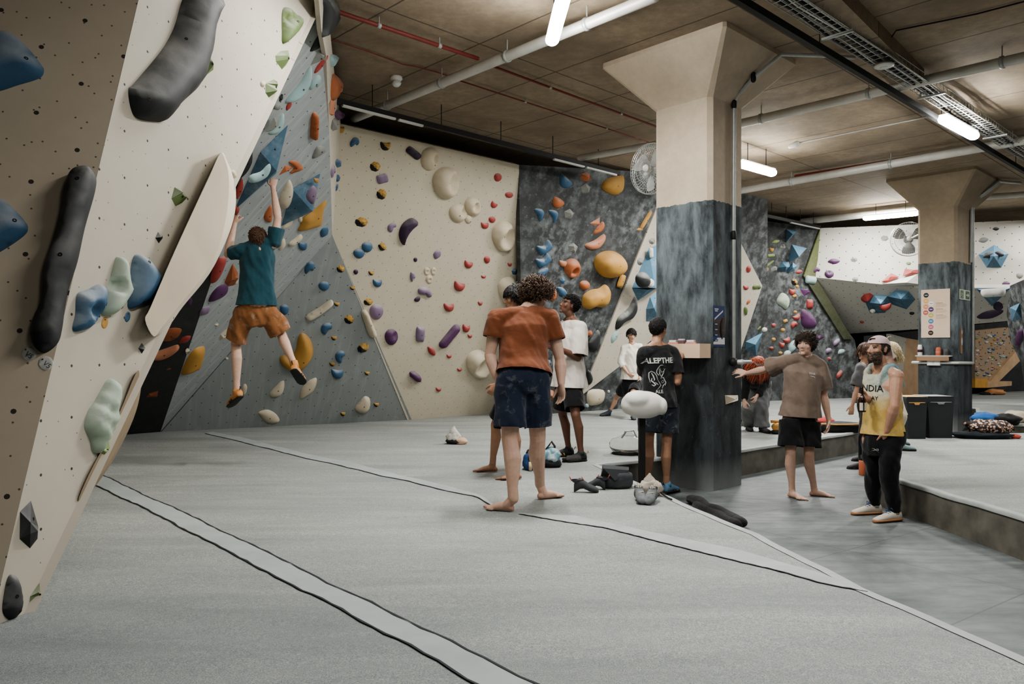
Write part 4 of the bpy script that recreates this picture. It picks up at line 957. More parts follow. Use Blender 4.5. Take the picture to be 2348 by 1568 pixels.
hold('W1', 'beige', 'egg', q(1912, 1297, 250, 322, 0), .6, dish=[(740+1945/4.6125, 260+1305/4.6125, 20, .6)], label='large cream ring hold at the right edge of the beige wall', bolts=[(1154, 542)])
hold('W1', 'dpurple', 'banana', q([(870, 1140), (940, 1104), (1000, 1138), (992, 1182), (930, 1240), (885, 1310), (866, 1377), (848, 1389), (815, 1340), (804, 1270), (825, 1195)]), .6, label='big dark purple banana hold on the beige wall', bolts=[(932, 522)])
q = X(740, 580, 3.92)
B2 = [('dpurple', 'egg', (297, 170, 42, 46, 0)), ('dual', 'wedge', (437, 177, 50, 46, 0)), ('blue', 'wedge', (490, 265, 82, 82, 0)), ('mauve', 'bean', (808, 215, 48, 90, -10)), ('mauve', 'bean', (917, 355, 130, 88, 40)), ('dpurple', 'egg', (850, 415, 60, 42, -35)),
      ('red', 'wedge', (1308, 98, 76, 76, 15)), ('red', 'egg', (1475, 60, 54, 66, 0)), ('red', 'wedge', (1680, 100, 38, 36, 0)), ('blue', 'hex', (1725, 168, 58, 60, 0)), ('red', 'wedge', (1445, 211, 42, 32, 0)), ('red', 'wedge', (1225, 293, 97, 99, 15)),
      ('red', 'wedge', (1132, 482, 90, 86, 0)), ('red', 'wedge', (1415, 450, 40, 42, 0)), ('dual', 'rock', (410, 440, 86, 66, 0)), ('red', 'wedge', (1287, 672, 66, 80, 10)), ('red', 'wedge', (1322, 743, 40, 38, 0)), ('red', 'leaf', (975, 878, 100, 62, 55)),
      ('red', 'wedge', (1135, 925, 44, 38, 0)), ('red', 'wedge', (1228, 1046, 40, 33, 0)), ('red', 'wedge', (1040, 1223, 46, 42, 0))]
for c, k, p in B2: hold('W1', c, k, q(*p), .6)
hold('W1', 'mauve', 'egg', q(480, 528, 122, 142, 10), .5, label='large chalky mauve dome hold left on the beige wall', bolts=[(865, 717)])
hold('W1', 'purple', 'egg', q(615, 755, 118, 144, 5), .5, dish=[(740+640/3.92, 580+735/3.92, 8, .5)], label='round purple hold with a dent on the beige wall')
hold('W1', 'mauve', 'cap', q(875, 728, 76, 132, 3), .5, label='upright chalky mauve oval hold on the beige wall')
hold('W1', 'purple', 'long', q(spine([(1070, 828), (1135, 748), (1203, 665)], [60, 64, 60])), .6, label='long purple bar hold slanting on the beige wall', bolts=[(1044, 753)])
hold('W1', 'purple', 'long', q(spine([(800, 1083), (828, 1105), (858, 1130)], [56, 60, 58])), .9, label='short purple log hold low on the beige wall')
hold('W1', 'cream', 'egg', q(1672, 335, 190, 245, -10), .6, dish=[(740+1730/3.92, 580+345/3.92, 16, .5)], label='large cream hold behind the heads of the standing group')
hold('W1', 'cream', 'egg', q(1397, 997, 212, 255, -8), .6, dish=[(740+1420/3.92, 580+1005/3.92, 18, .6)], label='large cream ring hold beside the orange shirt arm', bolts=[(1096, 836)])
for x, y, w, h, lb in ((935, 165, 52, 72, 'left'), (995, 163, 50, 72, 'right'), (958, 238, 62, 76, 'lower')):
    hold('W1', 'beige', 'egg', q(x, y, w, h), .45, label=lb+' small cream pocket hold of the tight cluster on the beige wall', dish=[(740+x/3.92, 580+y/3.92, 4, .7)])
# ---- charcoal wall and white wedge
q = X(1160, 350, 4.2375)
hold('D1', 'blue', 'o', q([(522, 212), (548, 203), (635, 285), (622, 330), (580, 346), (530, 315)]), .6, label='blue hold at the top left of the charcoal wall')
hold('D1', 'orange', 'rock', q(778, 235, 108, 88, 10), .7, label='blocky orange hold at the top of the charcoal wall')
for x, y, r in ((775, 348, 0), (612, 595, 10), (650, 925, 5)): hold('D1', 'grey', 'pent', q(x, y, 102, 102, r), .6)
hold('D1', 'yellow', 'o', q([(1120, 219), (1137, 255), (1125, 360), (1060, 412), (960, 372), (928, 320), (980, 255)]), .6, label='big yellow hold at the top right of the charcoal wall')
hold('D1', 'orange', 'o', q([(470, 424), (550, 462), (562, 500), (500, 542), (455, 500)]), .6, label='rounded orange hold above the twin blue fins')
for dx, dy, lb in ((0, 0, 'left'), (137, 13, 'right')):
    hold('D1', 'blue', 'o', q([(275+dx, 548+dy), (340+dx, 546+dy), (367+dx, 580+dy), (350+dx, 640+dy), (325+dx, 667+dy), (315+dx, 610+dy)]), .6, label=lb+' one of the twin blue fin holds on the charcoal wall')
hold('D1', 'salmon', 'o', q([(912, 627), (911, 690), (870, 714), (816, 685)]), .5, label='upper pale orange wedge in the stack of three on the charcoal wall', facet=True)
hold('D1', 'orange', 'o', q([(935, 668), (957, 712), (920, 770), (850, 790), (870, 740)]), .5, label='middle orange wedge in the stack of three on the charcoal wall')
hold('D1', 'salmon', 'o', q([(952, 789), (956, 850), (900, 926), (820, 942), (763, 895), (860, 850)]), .5, label='long pale orange wedge, lowest in the stack of three on the charcoal wall')
for dx, dy, lb in ((0, 0, 'upper'), (-12, 126, 'lower')):
    hold('D1', 'blue', 'o', q([(405+dx, 843+dy), (442+dx, 890+dy), (440+dx, 930+dy), (350+dx, 994+dy), (320+dx, 970+dy), (298+dx, 905+dy), (362+dx, 905+dy)]), .6, label=lb+' twisted blue hold of the pair low on the charcoal wall')
hold('D1', 'yellow', 'egg', q(998, 1083, 284, 264), .9, label='giant yellow dome hold on the charcoal wall', bolts=[(1399, 602)])
hold('D1', 'salmon', 'wedge', q(565, 1072, 95, 75), .5, label='chalked pale orange hold behind the orange ring hold')
hold('D1', 'orange', 'egg', q(640, 1122, 152, 192), .7, dish=[(1160+645/4.2375, 350+1150/4.2375, 9, .6)], label='orange ring hold left of the giant yellow dome')
hold('D1', 'blue', 'leaf', q(355, 1163, 138, 76, -35), .5, label='blue leaf hold below the twisted blue pair')
hold('D1', 'blue', 'gem', q(550, 1243, 56, 66), .6, label='tiny blue hold below the orange ring hold')
hold('D1', 'orange', 'egg', q(762, 1288, 98, 94), .7, label='round orange ball hold left of the lumpy yellow hold')
hold('D1', 'blue', 'leaf', q(545, 1352, 128, 80, 50), .5, label='blue leaf hold above the head of the man in white')
hold('D1', 'orange', 'egg', q(450, 1375, 80, 135), .6, label='orange hold peeking out behind the curly haired man')
hold('D1', 'yellow', 'o', q([(960, 1278), (1001, 1330), (990, 1432), (930, 1500), (860, 1495), (800, 1522), (744, 1490), (748, 1390), (820, 1333), (900, 1318)]), .6, label='lumpy yellow hold beside the head of the man in white', dish=[(1372, 660, 10, .3)])
hold('D1', 'orange', 'rock', (1262, 905, 22, 24), .6, label='orange hold low on the charcoal wall behind the standing group')
hold('D1', 'blue', 'hex', (1257, 832, 15, 16), .6, label='small blue hold low on the charcoal wall behind the standing group')
hold('D1', 'yellow', 'o', q([(1396, 567), (1407, 600), (1322, 737), (1308, 710)]), .5, label='slim yellow hold at the upper edge of the white wedge')
hold('D1', 'yellow', 'leaf', q(1298, 745, 62, 34, -10), .5, label='small yellow hold under the slim yellow hold')
hold('D2', 'grey', 'rock', q(1420, 860, 62, 62), .6, label='grey hold high on the white wedge'); hold('D2', 'grey', 'rock', q(1303, 1058, 60, 76), .6, label='grey hold left of the tall blue volume')
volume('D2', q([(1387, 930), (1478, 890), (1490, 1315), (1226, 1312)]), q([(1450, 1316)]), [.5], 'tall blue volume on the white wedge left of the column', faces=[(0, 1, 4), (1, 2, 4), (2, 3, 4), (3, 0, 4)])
volume('D2', q([(1226, 1316), (1452, 1320), (1282, 1438)]), q([(1380, 1330)]), [.3], 'dark triangular underside volume below the tall blue volume')
volume('D2', q([(1400, 1400), (1500, 1330), (1500, 1640), (1362, 1640), (1362, 1520)]), q([(1440, 1510)]), [.3], 'lower blue volume against the column at shoulder height')
hold('D2', 'white', 'cap', q(1412, 972, 34, 96), .5, lift=.12, label='white oval hold on the tall blue volume')
hold('D2', 'black', 'egg', q(1322, 1235, 132, 155), .8, lift=.3, label='black and white ball hold on the tall blue volume')
hold('D2', 'white', 'egg', q(1402, 1268, 72, 90), .6, lift=.3, label='white ball hold beside the black and white ball')
hold('D2', 'yellow', 'cap', q(1120, 1247, 56, 128, 20), .5, label='yellow oval hold on the white wedge')
q = X(1320, 660, 2.8)
hold('D2', 'black', 'o', q([(378, 56), (389, 130), (360, 192), (305, 222), (268, 262), (253, 255), (270, 190), (335, 130)]), .5, label='large black drop hold on the white wedge', bolts=[(1430, 735)])
hold('D2', 'black', 'o', q([(142, 268), (154, 330), (130, 402), (85, 392), (84, 345)]), .5, label='black drop hold at the lower left edge of the white wedge')
hold('D2', 'orange', 'rock', q(92, 290, 32, 38), .5, label='tiny orange hold beside the left edge of the white wedge')
hold('D2', 'teal', 'leaf', q(250, 310, 95, 40, -65), .4, label='pale teal hold below the large black drop hold')
hold('D2', 'black', 'o', q([(78, 525), (100, 550), (107, 590), (85, 622), (72, 600)]), .5, label='black hold at the low left tip of the white wedge')
hold('D1', 'cream', 'o', q([(80, 659), (178, 656), (180, 712), (150, 746), (80, 750)]), .35, label='cream plate hold near the floor left of the woman in white')
hold('D1', 'teal', 'blob', q(73, 756, 24, 28), .5, label='tiny teal hold beside the cream plate hold')
hold('D1', 'white', 'blob', q(212, 665, 16, 20), .5, label='tiny white hold right of the cream plate hold')
# ---- far charcoal wall
q = X(1690, 470, 5.4070)
FH = [('yellow', 'bean', (312, 352, 66, 46, 0)), ('red', 'wedge', (178, 443, 97, 68, 0)), ('lime', 'leaf', (475, 455, 108, 50, -15)), ('grey', 'rock', (190, 530, 85, 80, 0)), ('lime', 'wedge', (330, 548, 82, 52, 0)), ('yellow', 'wedge', (428, 550, 52, 62, 0)),
      ('yellow', 'egg', (348, 613, 40, 40, 0)), ('lime', 'cap', (415, 626, 96, 42, -5)), ('yellow', 'rock', (367, 797, 52, 56, 0)), ('grey', 'rock', (460, 790, 85, 62, -20)), ('grey', 'rock', (575, 515, 85, 60, -30)), ('red', 'leaf', (765, 828, 82, 56, -15)),
      ('dual', 'rock', (712, 955, 82, 84, 0)), ('yellow', 'egg', (745, 1010, 42, 42, 0)), ('red', 'wedge', (680, 1070, 76, 92, 0)), ('yellow', 'cap', (712, 1128, 52, 36, -20)), ('red', 'cap', (898, 1225, 76, 112, 0)), ('yellow', 'egg', (720, 1325, 42, 38, 0)),
      ('red', 'wedge', (737, 1385, 90, 78, -35)), ('yellow', 'cap', (598, 1437, 56, 40, -20)), ('red', 'egg', (455, 1487, 46, 46, 0)), ('red', 'bean', (705, 1485, 82, 88, 0)), ('white', 'egg', (338, 1545, 68, 62, 0)), ('yellow', 'egg', (573, 1548, 42, 38, 0))]
for c, k, p in FH: hold('F1', c, k, q(*p), .6)
hold('F1', 'green', 'banana', q(spine([(280, 770), (360, 755), (440, 695)], [26, 46, 24])), .5, label='green banana hold on the far charcoal wall')
volume('F1', q([(612, 300), (748, 325), (603, 468)]), q([(690, 360)]), [.4], 'upper blue triangle volume on the far charcoal wall')
volume('F1', q([(682, 490), (864, 535), (772, 642), (638, 705)]), q([(768, 640)]), [.5], 'middle blue triangle volume on the far charcoal wall')
volume('F1', q([(560, 710), (640, 700), (660, 770), (600, 830), (530, 830), (513, 775)]), q([(610, 765)]), [.3], 'left blue faceted volume of the touching pair on the far charcoal wall')
volume('F1', q([(690, 710), (745, 755), (715, 810), (635, 850), (610, 825), (660, 760)]), q([(690, 775)]), [.3], 'right blue faceted volume of the touching pair on the far charcoal wall')
hold('F1', 'purple', 'o', q([(778, 1043), (890, 1043), (917, 1080), (832, 1132)]), .4, label='purple hold under the pale teal rock on the far charcoal wall', facet=True)
hold('F1b', 'teal', 'cap', q(912, 927, 128, 96, 8), .6, label='pale teal rock at the bend of the olive strip')
hold('F1', 'mint', 'o', q([(545, 1092), (610, 1110), (647, 1190), (610, 1292), (560, 1260), (488, 1197)]), .5, label='large mint drop hold on the far charcoal wall')
hold('F1', 'purple', 'o', q([(802, 1298), (872, 1310), (950, 1390), (978, 1490), (900, 1532), (813, 1500), (788, 1400)]), .5, label='big purple hold on the far charcoal wall')
hold('F1', 'lime', 'o', q([(328, 1330), (315, 1422), (250, 1492), (178, 1482), (188, 1405), (250, 1350)]), .5, label='upper large lime green hold right of the column')
hold('F1', 'lime', 'banana', q(spine([(150, 1560), (230, 1535), (295, 1480)], [30, 62, 40])), .5, label='lower lime green banana hold right of the column')
hold('D2', 'green', 'bean', q(243, 1018, 98, 82, 20), .5, label='green hold at the right tip of the white wedge'); hold('D2', 'red', 'egg', q(140, 795, 54, 88, 10), .5, label='red hold on the white wedge just right of the column, upper')
hold('D2', 'red', 'wedge', q(108, 1020, 62, 64), .5, label='red hold on the white wedge just right of the column, lower'); hold('D2', 'orange', 'leaf', q(140, 1200, 78, 36, -60), .5, label='small orange hold on the white wedge right of the column')
hold('D2', 'green', 'egg', q(105, 1310, 44, 112), .5, label='tall green hold on the white wedge hugging the column')
q = X(1660, 720, 3.0739)
volume('F1', q([(132, 187), (272, 133), (226, 292), (150, 250)]), q([(222, 215)]), [.4], 'low blue triangle volume between column and red haired person')
for c, k, p in (('red', 'wedge', (350, 78, 30, 30)), ('yellow', 'egg', (415, 112, 30, 28)), ('red', 'wedge', (442, 182, 46, 48, -30)), ('red', 'wedge', (408, 215, 36, 46)), ('yellow', 'egg', (350, 178, 28, 24)), ('red', 'egg', (335, 240, 28, 24)), ('yellow', 'egg', (398, 274, 28, 22)),
                ('teal', 'leaf', (487, 225, 105, 60, -60)), ('teal', 'leaf', (445, 276, 58, 42, -30)), ('mauve', 'leaf', (792, 198, 62, 36, -50)), ('mauve', 'leaf', (735, 258, 48, 38, -40)), ('teal', 'leaf', (825, 265, 52, 38, -30)), ('red', 'rock', (742, 314, 30, 26)), ('red', 'leaf', (812, 425, 66, 34, -60)), ('yellow', 'egg', (345, 315, 26, 22))):
    hold('F1', c, k, q(*p), .6)
hold('F1', 'purple', 'o', q([(636, 140), (710, 160), (655, 193)]), .4, facet=True, label='purple triangle hold below the big purple hold')
# ---- far white wall and grey underside
q = X(1690, 470, 5.4070)
hold('F2', 'purple', 'leaf', q(1200, 698, 152, 76, 0), .6, label='purple hold highest on the far white wall'); hold('F2', 'purple', 'bean', q(980, 812, 106, 78, 0), .6, label='purple hold at the left corner of the far white wall'); hold('F2', 'purple', 'egg', q(1143, 858, 116, 98, 0), .6, label='dented purple hold between the other two purple holds on the far white wall', dish=[(1690+1140/5.407, 470+835/5.407, 4, .5)])
for x, y, w, h, lb in ((1830, 412, 104, 76, 'pale grey hexagon hold left of the far fan'), (1450, 680, 92, 62, 'grey rock hold in the middle of the far white wall'), (1465, 922, 86, 60, 'grey rock hold at the lower edge of the far white wall')): hold('F2', 'grey', 'hex', q(x, y, w, h), .5, label=lb)
hold('F2', 'green', 'rock', q(2128, 725, 66, 42), .5, label='small green hold on the far white wall below the fan')
volume('F2', q([(1800, 978), (2260, 838), (2300, 985), (1900, 1003)]), q([(2100, 960)]), [.5], 'long white wedge volume on the far white wall', col='white')
hold('F2', 'red', 'o', q([(1788, 947), (1910, 843), (2012, 890), (1860, 963)]), .4, facet=True, lift=.05, label='red wedge hold on the tip of the long white volume')
hold('F2', 'red', 'o', q([(2050, 882), (2080, 793), (2260, 800), (2260, 845)]), .4, facet=True, lift=.1, label='red wedge hold above the long white volume by the far column')
volume('F3', q([(1590, 1205), (1700, 1115), (1862, 1130), (1922, 1220), (1832, 1337), (1650, 1342)]), q([(1780, 1225)]), [.5], 'left blue hexagon volume on the far grey underside')
volume('F3', q([(1865, 1132), (1960, 1058), (2130, 1070), (2212, 1170), (2100, 1292), (1922, 1232)]), q([(2030, 1165)]), [.5], 'right blue hexagon volume on the far grey underside')
hold('F3', 'red', 'rock', q(1615, 1150, 165, 115, -20), .6, label='red hold at the left of the blue hexagon volumes'); hold('F3', 'red', 'wedge', q(1842, 1256, 152, 88, -15), .6, lift=.25, label='red hold between the two blue hexagon volumes')
hold('F3', 'white', 'rock', q(1680, 1315, 72, 52), .5, lift=.2, label='white hold low on the left blue hexagon volume'); hold('F3', 'red', 'egg', q(1548, 1448, 54, 30, 10), .5, label='small dark red hold on the far grey underside'); hold('F3', 'black', 'egg', q(2168, 1342, 64, 36), .5, label='black hold on the far grey underside left of the far column')
q = X(2060, 480, 2.7986)
hold('F2', 'black', 'leaf', q(625, 125, 42, 26), .5, label='black hold highest right of the far column'); hold('F2', 'grey', 'leaf', q(545, 197, 62, 38, -10), .5, label='grey hold right of the far column near its top')
volume('F2', q([(613, 228), (708, 285), (660, 373), (565, 373), (514, 290)]), q([(612, 300)]), [.45], 'blue pentagon volume right of the far column')
hold('F2', 'black', 'leaf', q(578, 293, 78, 44, -20), .5, lift=.28, label='left black hold of the moustache pair on the blue pentagon volume'); hold('F2', 'black', 'leaf', q(649, 285, 62, 40, 20), .5, lift=.28, label='right black hold of the moustache pair on the blue pentagon volume')
hold('F2', 'grey', 'egg', q(778, 425, 44, 36), .5, label='grey hold at the right edge of the far white wall'); hold('F2', 'purple', 'leaf', q(690, 476, 52, 34), .5, label='small purple hold below the blue pentagon volume')
volume('F3', q([(500, 510), (722, 503), (600, 622)]), q([(610, 540)]), [.4], 'blue triangle volume right of the far column')
hold('F3', 'white', 'cap', q(608, 528, 158, 40, -3), .6, lift=.3, label='long white hold on the blue triangle volume')
hold('F3', 'dpurple', 'leaf', q(588, 670, 176, 48, -12), .5, label='long dark purple hold below the blue triangle volume'); hold('F3', 'dpurple', 'rock', q(640, 622, 68, 62, 20), .5, label='dark purple hold touching the blue triangle volume')
volume('RB', q([(715, 630), (780, 600), (790, 700), (730, 720)]), q([(755, 650)]), [.3], 'blue volume on the boulder at the right edge')
hold('RB', 'purple', 'leaf', q(782, 820, 120, 44, -80), .4, label='purple hold at the right edge of the picture')
# small crowded holds of the training board
rs = random.Random(5)
q = X(2190, 720, 5.2278)
tb = [(rs.uniform(250, 800), rs.uniform(160, 760)) for _ in range(420)]
cols = ['white', 'mauve', 'blue', 'teal', 'yellow', 'cream', 'dblue', 'grey', 'salmon', 'lime', 'blue', 'teal']
nn = 0
for x, y in tb:
    p = (2190+x/5.2278, 720+y/5.2278)
    if not inside(p, [(2238, 762), (2308, 755), (2325, 772), (2338, 800), (2272, 866), (2238, 866)]) or nn >= 90: continue
    s = rs.uniform(20, 44); hold('SP', rs.choice(cols), rs.choice(['egg', 'wedge', 'leaf']), q(x, y, s, s*rs.uniform(.5, .9), rs.uniform(-30, 30)), .6, label='small coloured hold among many crowded on the far plywood training board', bolts=0, desc='tb'); nn += 1
# the column's own small holds
hold('C1R', 'cream', 'o', [(1662, 906), (1692, 906), (1693, 910), (1685, 918), (1664, 927)], .8, facet=True, label='small wooden ledge hold low on the right face of the near column')
# ---------------------------------------------------------------- labels that single each hold out
KD = {'egg': 'rounded', 'blob': 'rounded', 'bean': 'lobed', 'wedge': 'wedge', 'leaf': 'leaf-shaped', 'rock': 'craggy', 'cap': 'oval', 'hex': 'faceted', 'pent': 'five-sided', 'gem': 'faceted', 'disc': 'round'}
def cw(h): return SAY.get(h['col'], h['col'])
grp = {}
for h in HOLDS:
    h['o']['group'] = ('route tags on the ' if h['o']['category'] == 'route tag' else ('crowded holds on the ' if h['desc'] == 'tb' else cw(h)+' holds on the '))+WN[h['w']]
    if h['label']: h['o']['label'] = h['label']
    else: grp.setdefault((h['w'], h['col'], h['kind'] if h['kind'] != 'blob' else 'egg', h['o']['category']), []).append(h)
ORD = ['topmost', 'second highest', 'third highest', 'fourth highest', 'fifth highest', 'sixth highest', 'seventh highest', 'eighth highest', 'ninth highest', 'tenth highest', 'eleventh highest', 'twelfth highest', 'thirteenth highest', 'fourteenth highest', 'fifteenth highest']
anchors = [h for h in HOLDS if h['label'] and h['desc'] != 'tb' and h['big'] > 22]
used = set(h['label'] for h in HOLDS if h['label'])
for (wk, col, kd, cat), g in grp.items():
    g.sort(key=lambda h: h['p'][1]); noun = 'route tag' if cat == 'route tag' else 'hold'
    for i, h in enumerate(g):
        base = '%s %s %s' % (SAY.get(col, col), KD.get(kd, ''), noun)
        if len(g) == 1: lb = 'single '+base+' on the '+WN[wk]
        else:
            lb = '%s of the %s %ss on the %s' % ('lowest' if i == len(g)-1 else ORD[i], base[:-len(noun)].strip()+' '+noun, '', WN[wk])
            lb = lb.replace(' s on', 's on').replace('  ', ' ')
        h['o']['label'] = ' '.join(lb.split())
# ================================================================ people
def remesh(mb, voxel, smooth=3, fac=.5):
    me = bpy.data.meshes.new('tmp'); me.from_pydata([tuple(v) for v in mb.v], [], mb.f); me.update()
    o = bpy.data.objects.new('tmp', me); COL.objects.link(o)
    r = o.modifiers.new('r', 'REMESH'); r.mode = 'VOXEL'; r.voxel_size = voxel
    if smooth:
        s = o.modifiers.new('s', 'SMOOTH'); s.factor = fac; s.iterations = smooth
    dg = bpy.context.evaluated_depsgraph_get(); dg.update(); ev = o.evaluated_get(dg)
    m2 = bpy.data.meshes.new_from_object(ev)
    n = len(m2.vertices); V = np.empty(n*3); m2.vertices.foreach_get('co', V); V = V.reshape(-1, 3)
    nl = len(m2.loops); L = np.empty(nl, dtype=int); m2.loops.foreach_get('vertex_index', L)
    st = np.empty(len(m2.polygons), dtype=int); m2.polygons.foreach_get('loop_start', st)
    ct = np.empty(len(m2.polygons), dtype=int); m2.polygons.foreach_get('loop_total', ct)
    Fs = [tuple(L[a:a+c]) for a, c in zip(st, ct)]
    bpy.data.objects.remove(o); bpy.data.meshes.remove(m2); bpy.data.meshes.remove(me)
    return V, Fs
def vnormals(V, Fs):
    N = np.zeros_like(V); Q = np.array([f if len(f) == 4 else f+(f[0],)*(4-len(f)) for f in Fs])
    n = np.cross(V[Q[:, 2]]-V[Q[:, 0]], V[Q[:, 3]]-V[Q[:, 1]])
    for k in range(4): np.add.at(N, Q[:, k], n)
    return N/np.maximum(1e-9, np.linalg.norm(N, axis=1))[:, None]
def folds(V, Fs, amp, sx, sz, seed=0., mask=None):
    N = vnormals(V, Fs)
    d = np.array([noise.noise(Vector((v[0]*sx+seed, v[1]*sx, v[2]*sz)))+.5*noise.noise(Vector((v[0]*sx*2.1+v[2]*sx*.9, v[1]*sx*2.1+seed, v[2]*sz*2.2))) for v in V])*amp
    if mask is not None: d = d*mask(V)
    return V+N*d[:, None]
def cut(V, Fs, planes):
    """opens a garment: removes faces beyond (point, outward normal, reach) and trues the hem to the plane"""
    Q = np.array([f if len(f) == 4 else f+(f[0],)*(4-len(f)) for f in Fs]); C = V[Q].mean(1); kill = np.zeros(len(Fs), bool)
    FN = np.cross(V[Q[:, 2]]-V[Q[:, 0]], V[Q[:, 3]]-V[Q[:, 1]]); FN /= np.maximum(1e-9, np.linalg.norm(FN, axis=1))[:, None]
    for p, n, R in planes:
        p = np.array(p); n = np.array(n); al = (C-p)@n
        if R < 0: kill |= (FN@n > .55) & (np.abs(al) < .03) & (np.linalg.norm(C-p-al[:, None]*n, axis=1) < -R)   # an end cap only
        else: kill |= (al > 0) & (np.linalg.norm(C-p, axis=1) < R)
    keep = ~kill; used = np.unique(Q[keep]); bound = np.intersect1d(used, np.unique(Q[kill])) if kill.any() else np.array([], int)
    V = V.copy()
    for p, n, R in planes:
        if R < 0:
            p = np.array(p); n = np.array(n); al = (V[bound]-p)@n if len(bound) else np.zeros(0); b = bound[(np.abs(al) < .03) & (np.linalg.norm(V[bound]-p-al[:, None]*n, axis=1) < -R*1.15)] if len(bound) else bound
            if len(b): V[b] -= ((V[b]-p)@n)[:, None]*n
            continue
        p = np.array(p); n = np.array(n); b = bound[(np.linalg.norm(V[bound]-p, axis=1) < R*1.1)] if len(bound) else bound
        if len(b):
            d = (V[b]-p)@n; ok = np.abs(d) < .03; V[b[ok]] -= d[ok][:, None]*n
    idx = -np.ones(len(V), int); idx[used] = np.arange(len(used))
    return V[used], [tuple(idx[i] for i in f) for f, k in zip(Fs, keep) if k]
def skin_mat(name):
    if name in MATS: return MATS[name]
    t = NT(name); a = t.n('ShaderNodeVertexColor'); a.layer_name = 'Col'; co = t.coord()
    n1 = t.ramp(t.noise(co, 30, 4, .6), .3, .7)
    m = t.n('ShaderNodeMix', data_type='RGBA', blend_type='MULTIPLY'); m.inputs[0].default_value = 1
    t.l(a.outputs[0], m.inputs[6]); t.l(t.mix(n1, (.88, .86, .85, 1), (1, 1, 1, 1)), m.inputs[7])
    t.col(m.outputs[2]); t.b.inputs['Subsurface Weight'].default_value = .08; t.b.inputs['Subsurface Radius'].default_value = (.02, .008, .004)
    MATS[name] = t.set(.5, 0, .35); return MATS[name]
SKIN = skin_mat('skin')
def cloth(name, c, rough=.85, var=.12, chalk=0.):
    key = 'cloth_'+name
    if key in MATS: return MATS[key]
    t = NT(key); c = srgb(c); co = t.coord(); f = t.ramp(t.noise(co, 6, 5, .6), .3, .7)
    col = t.mix(f, tuple(x*(1-var) for x in c[:3])+(1,), tuple(min(1, x*(1+var)) for x in c[:3])+(1,))
    if chalk:
        k = t.ramp(t.noise(co, 9, 6, .72, .8), .55, .75); col = t.mix(t.math('MULTIPLY', k, chalk), col, srgb((190, 196, 200)))
    t.col(col); t.bump(t.noise(co, 9, 4, .5, .5), .32, .03)
    t.b.inputs['Sheen Weight'].default_value = .15; t.b.inputs['Sheen Roughness'].default_value = .5
    MATS[key] = t.set(rough, 0, .15); return MATS[key]
def hair_mat(name, c):
    key = 'hair_'+name
    if key in MATS: return MATS[key]
    t = NT(key); c = srgb(c); co = t.coord(); f = t.ramp(t.noise(co, 45, 3), .3, .7)
    t.col(t.mix(f, tuple(x*.6 for x in c[:3])+(1,), tuple(min(1, x*1.35) for x in c[:3])+(1,))); MATS[key] = t.set(.5, 0, .35); return MATS[key]
RUBBER = plain('shoe_rubber', (38, 38, 40), .7)
class Human:
    def __init__(s, D, s_=1., **k): s.D = D; s.s = s_; s.J = {}; s.k = k
    def j(s, name, px, py, dd=0.): s.J[name] = W(px, py, s.D+dd)
    def ground(s, side, px, py, z, ang, lift=0., L=.25):
        """heel pixel on the ground plane z; ang = heading of the toes (0 = to +x, 90 = away)"""
        h = ZP(px, py, z); h.z = (mz(h.x, h.y)+.004) if z > .1 else h.z; a = math.radians(ang); d = Vector((math.cos(a), math.sin(a), 0)); s.J['he'+side] = h+UP*lift; s.J['to'+side] = h+d*L*s.s+UP*lift*.0
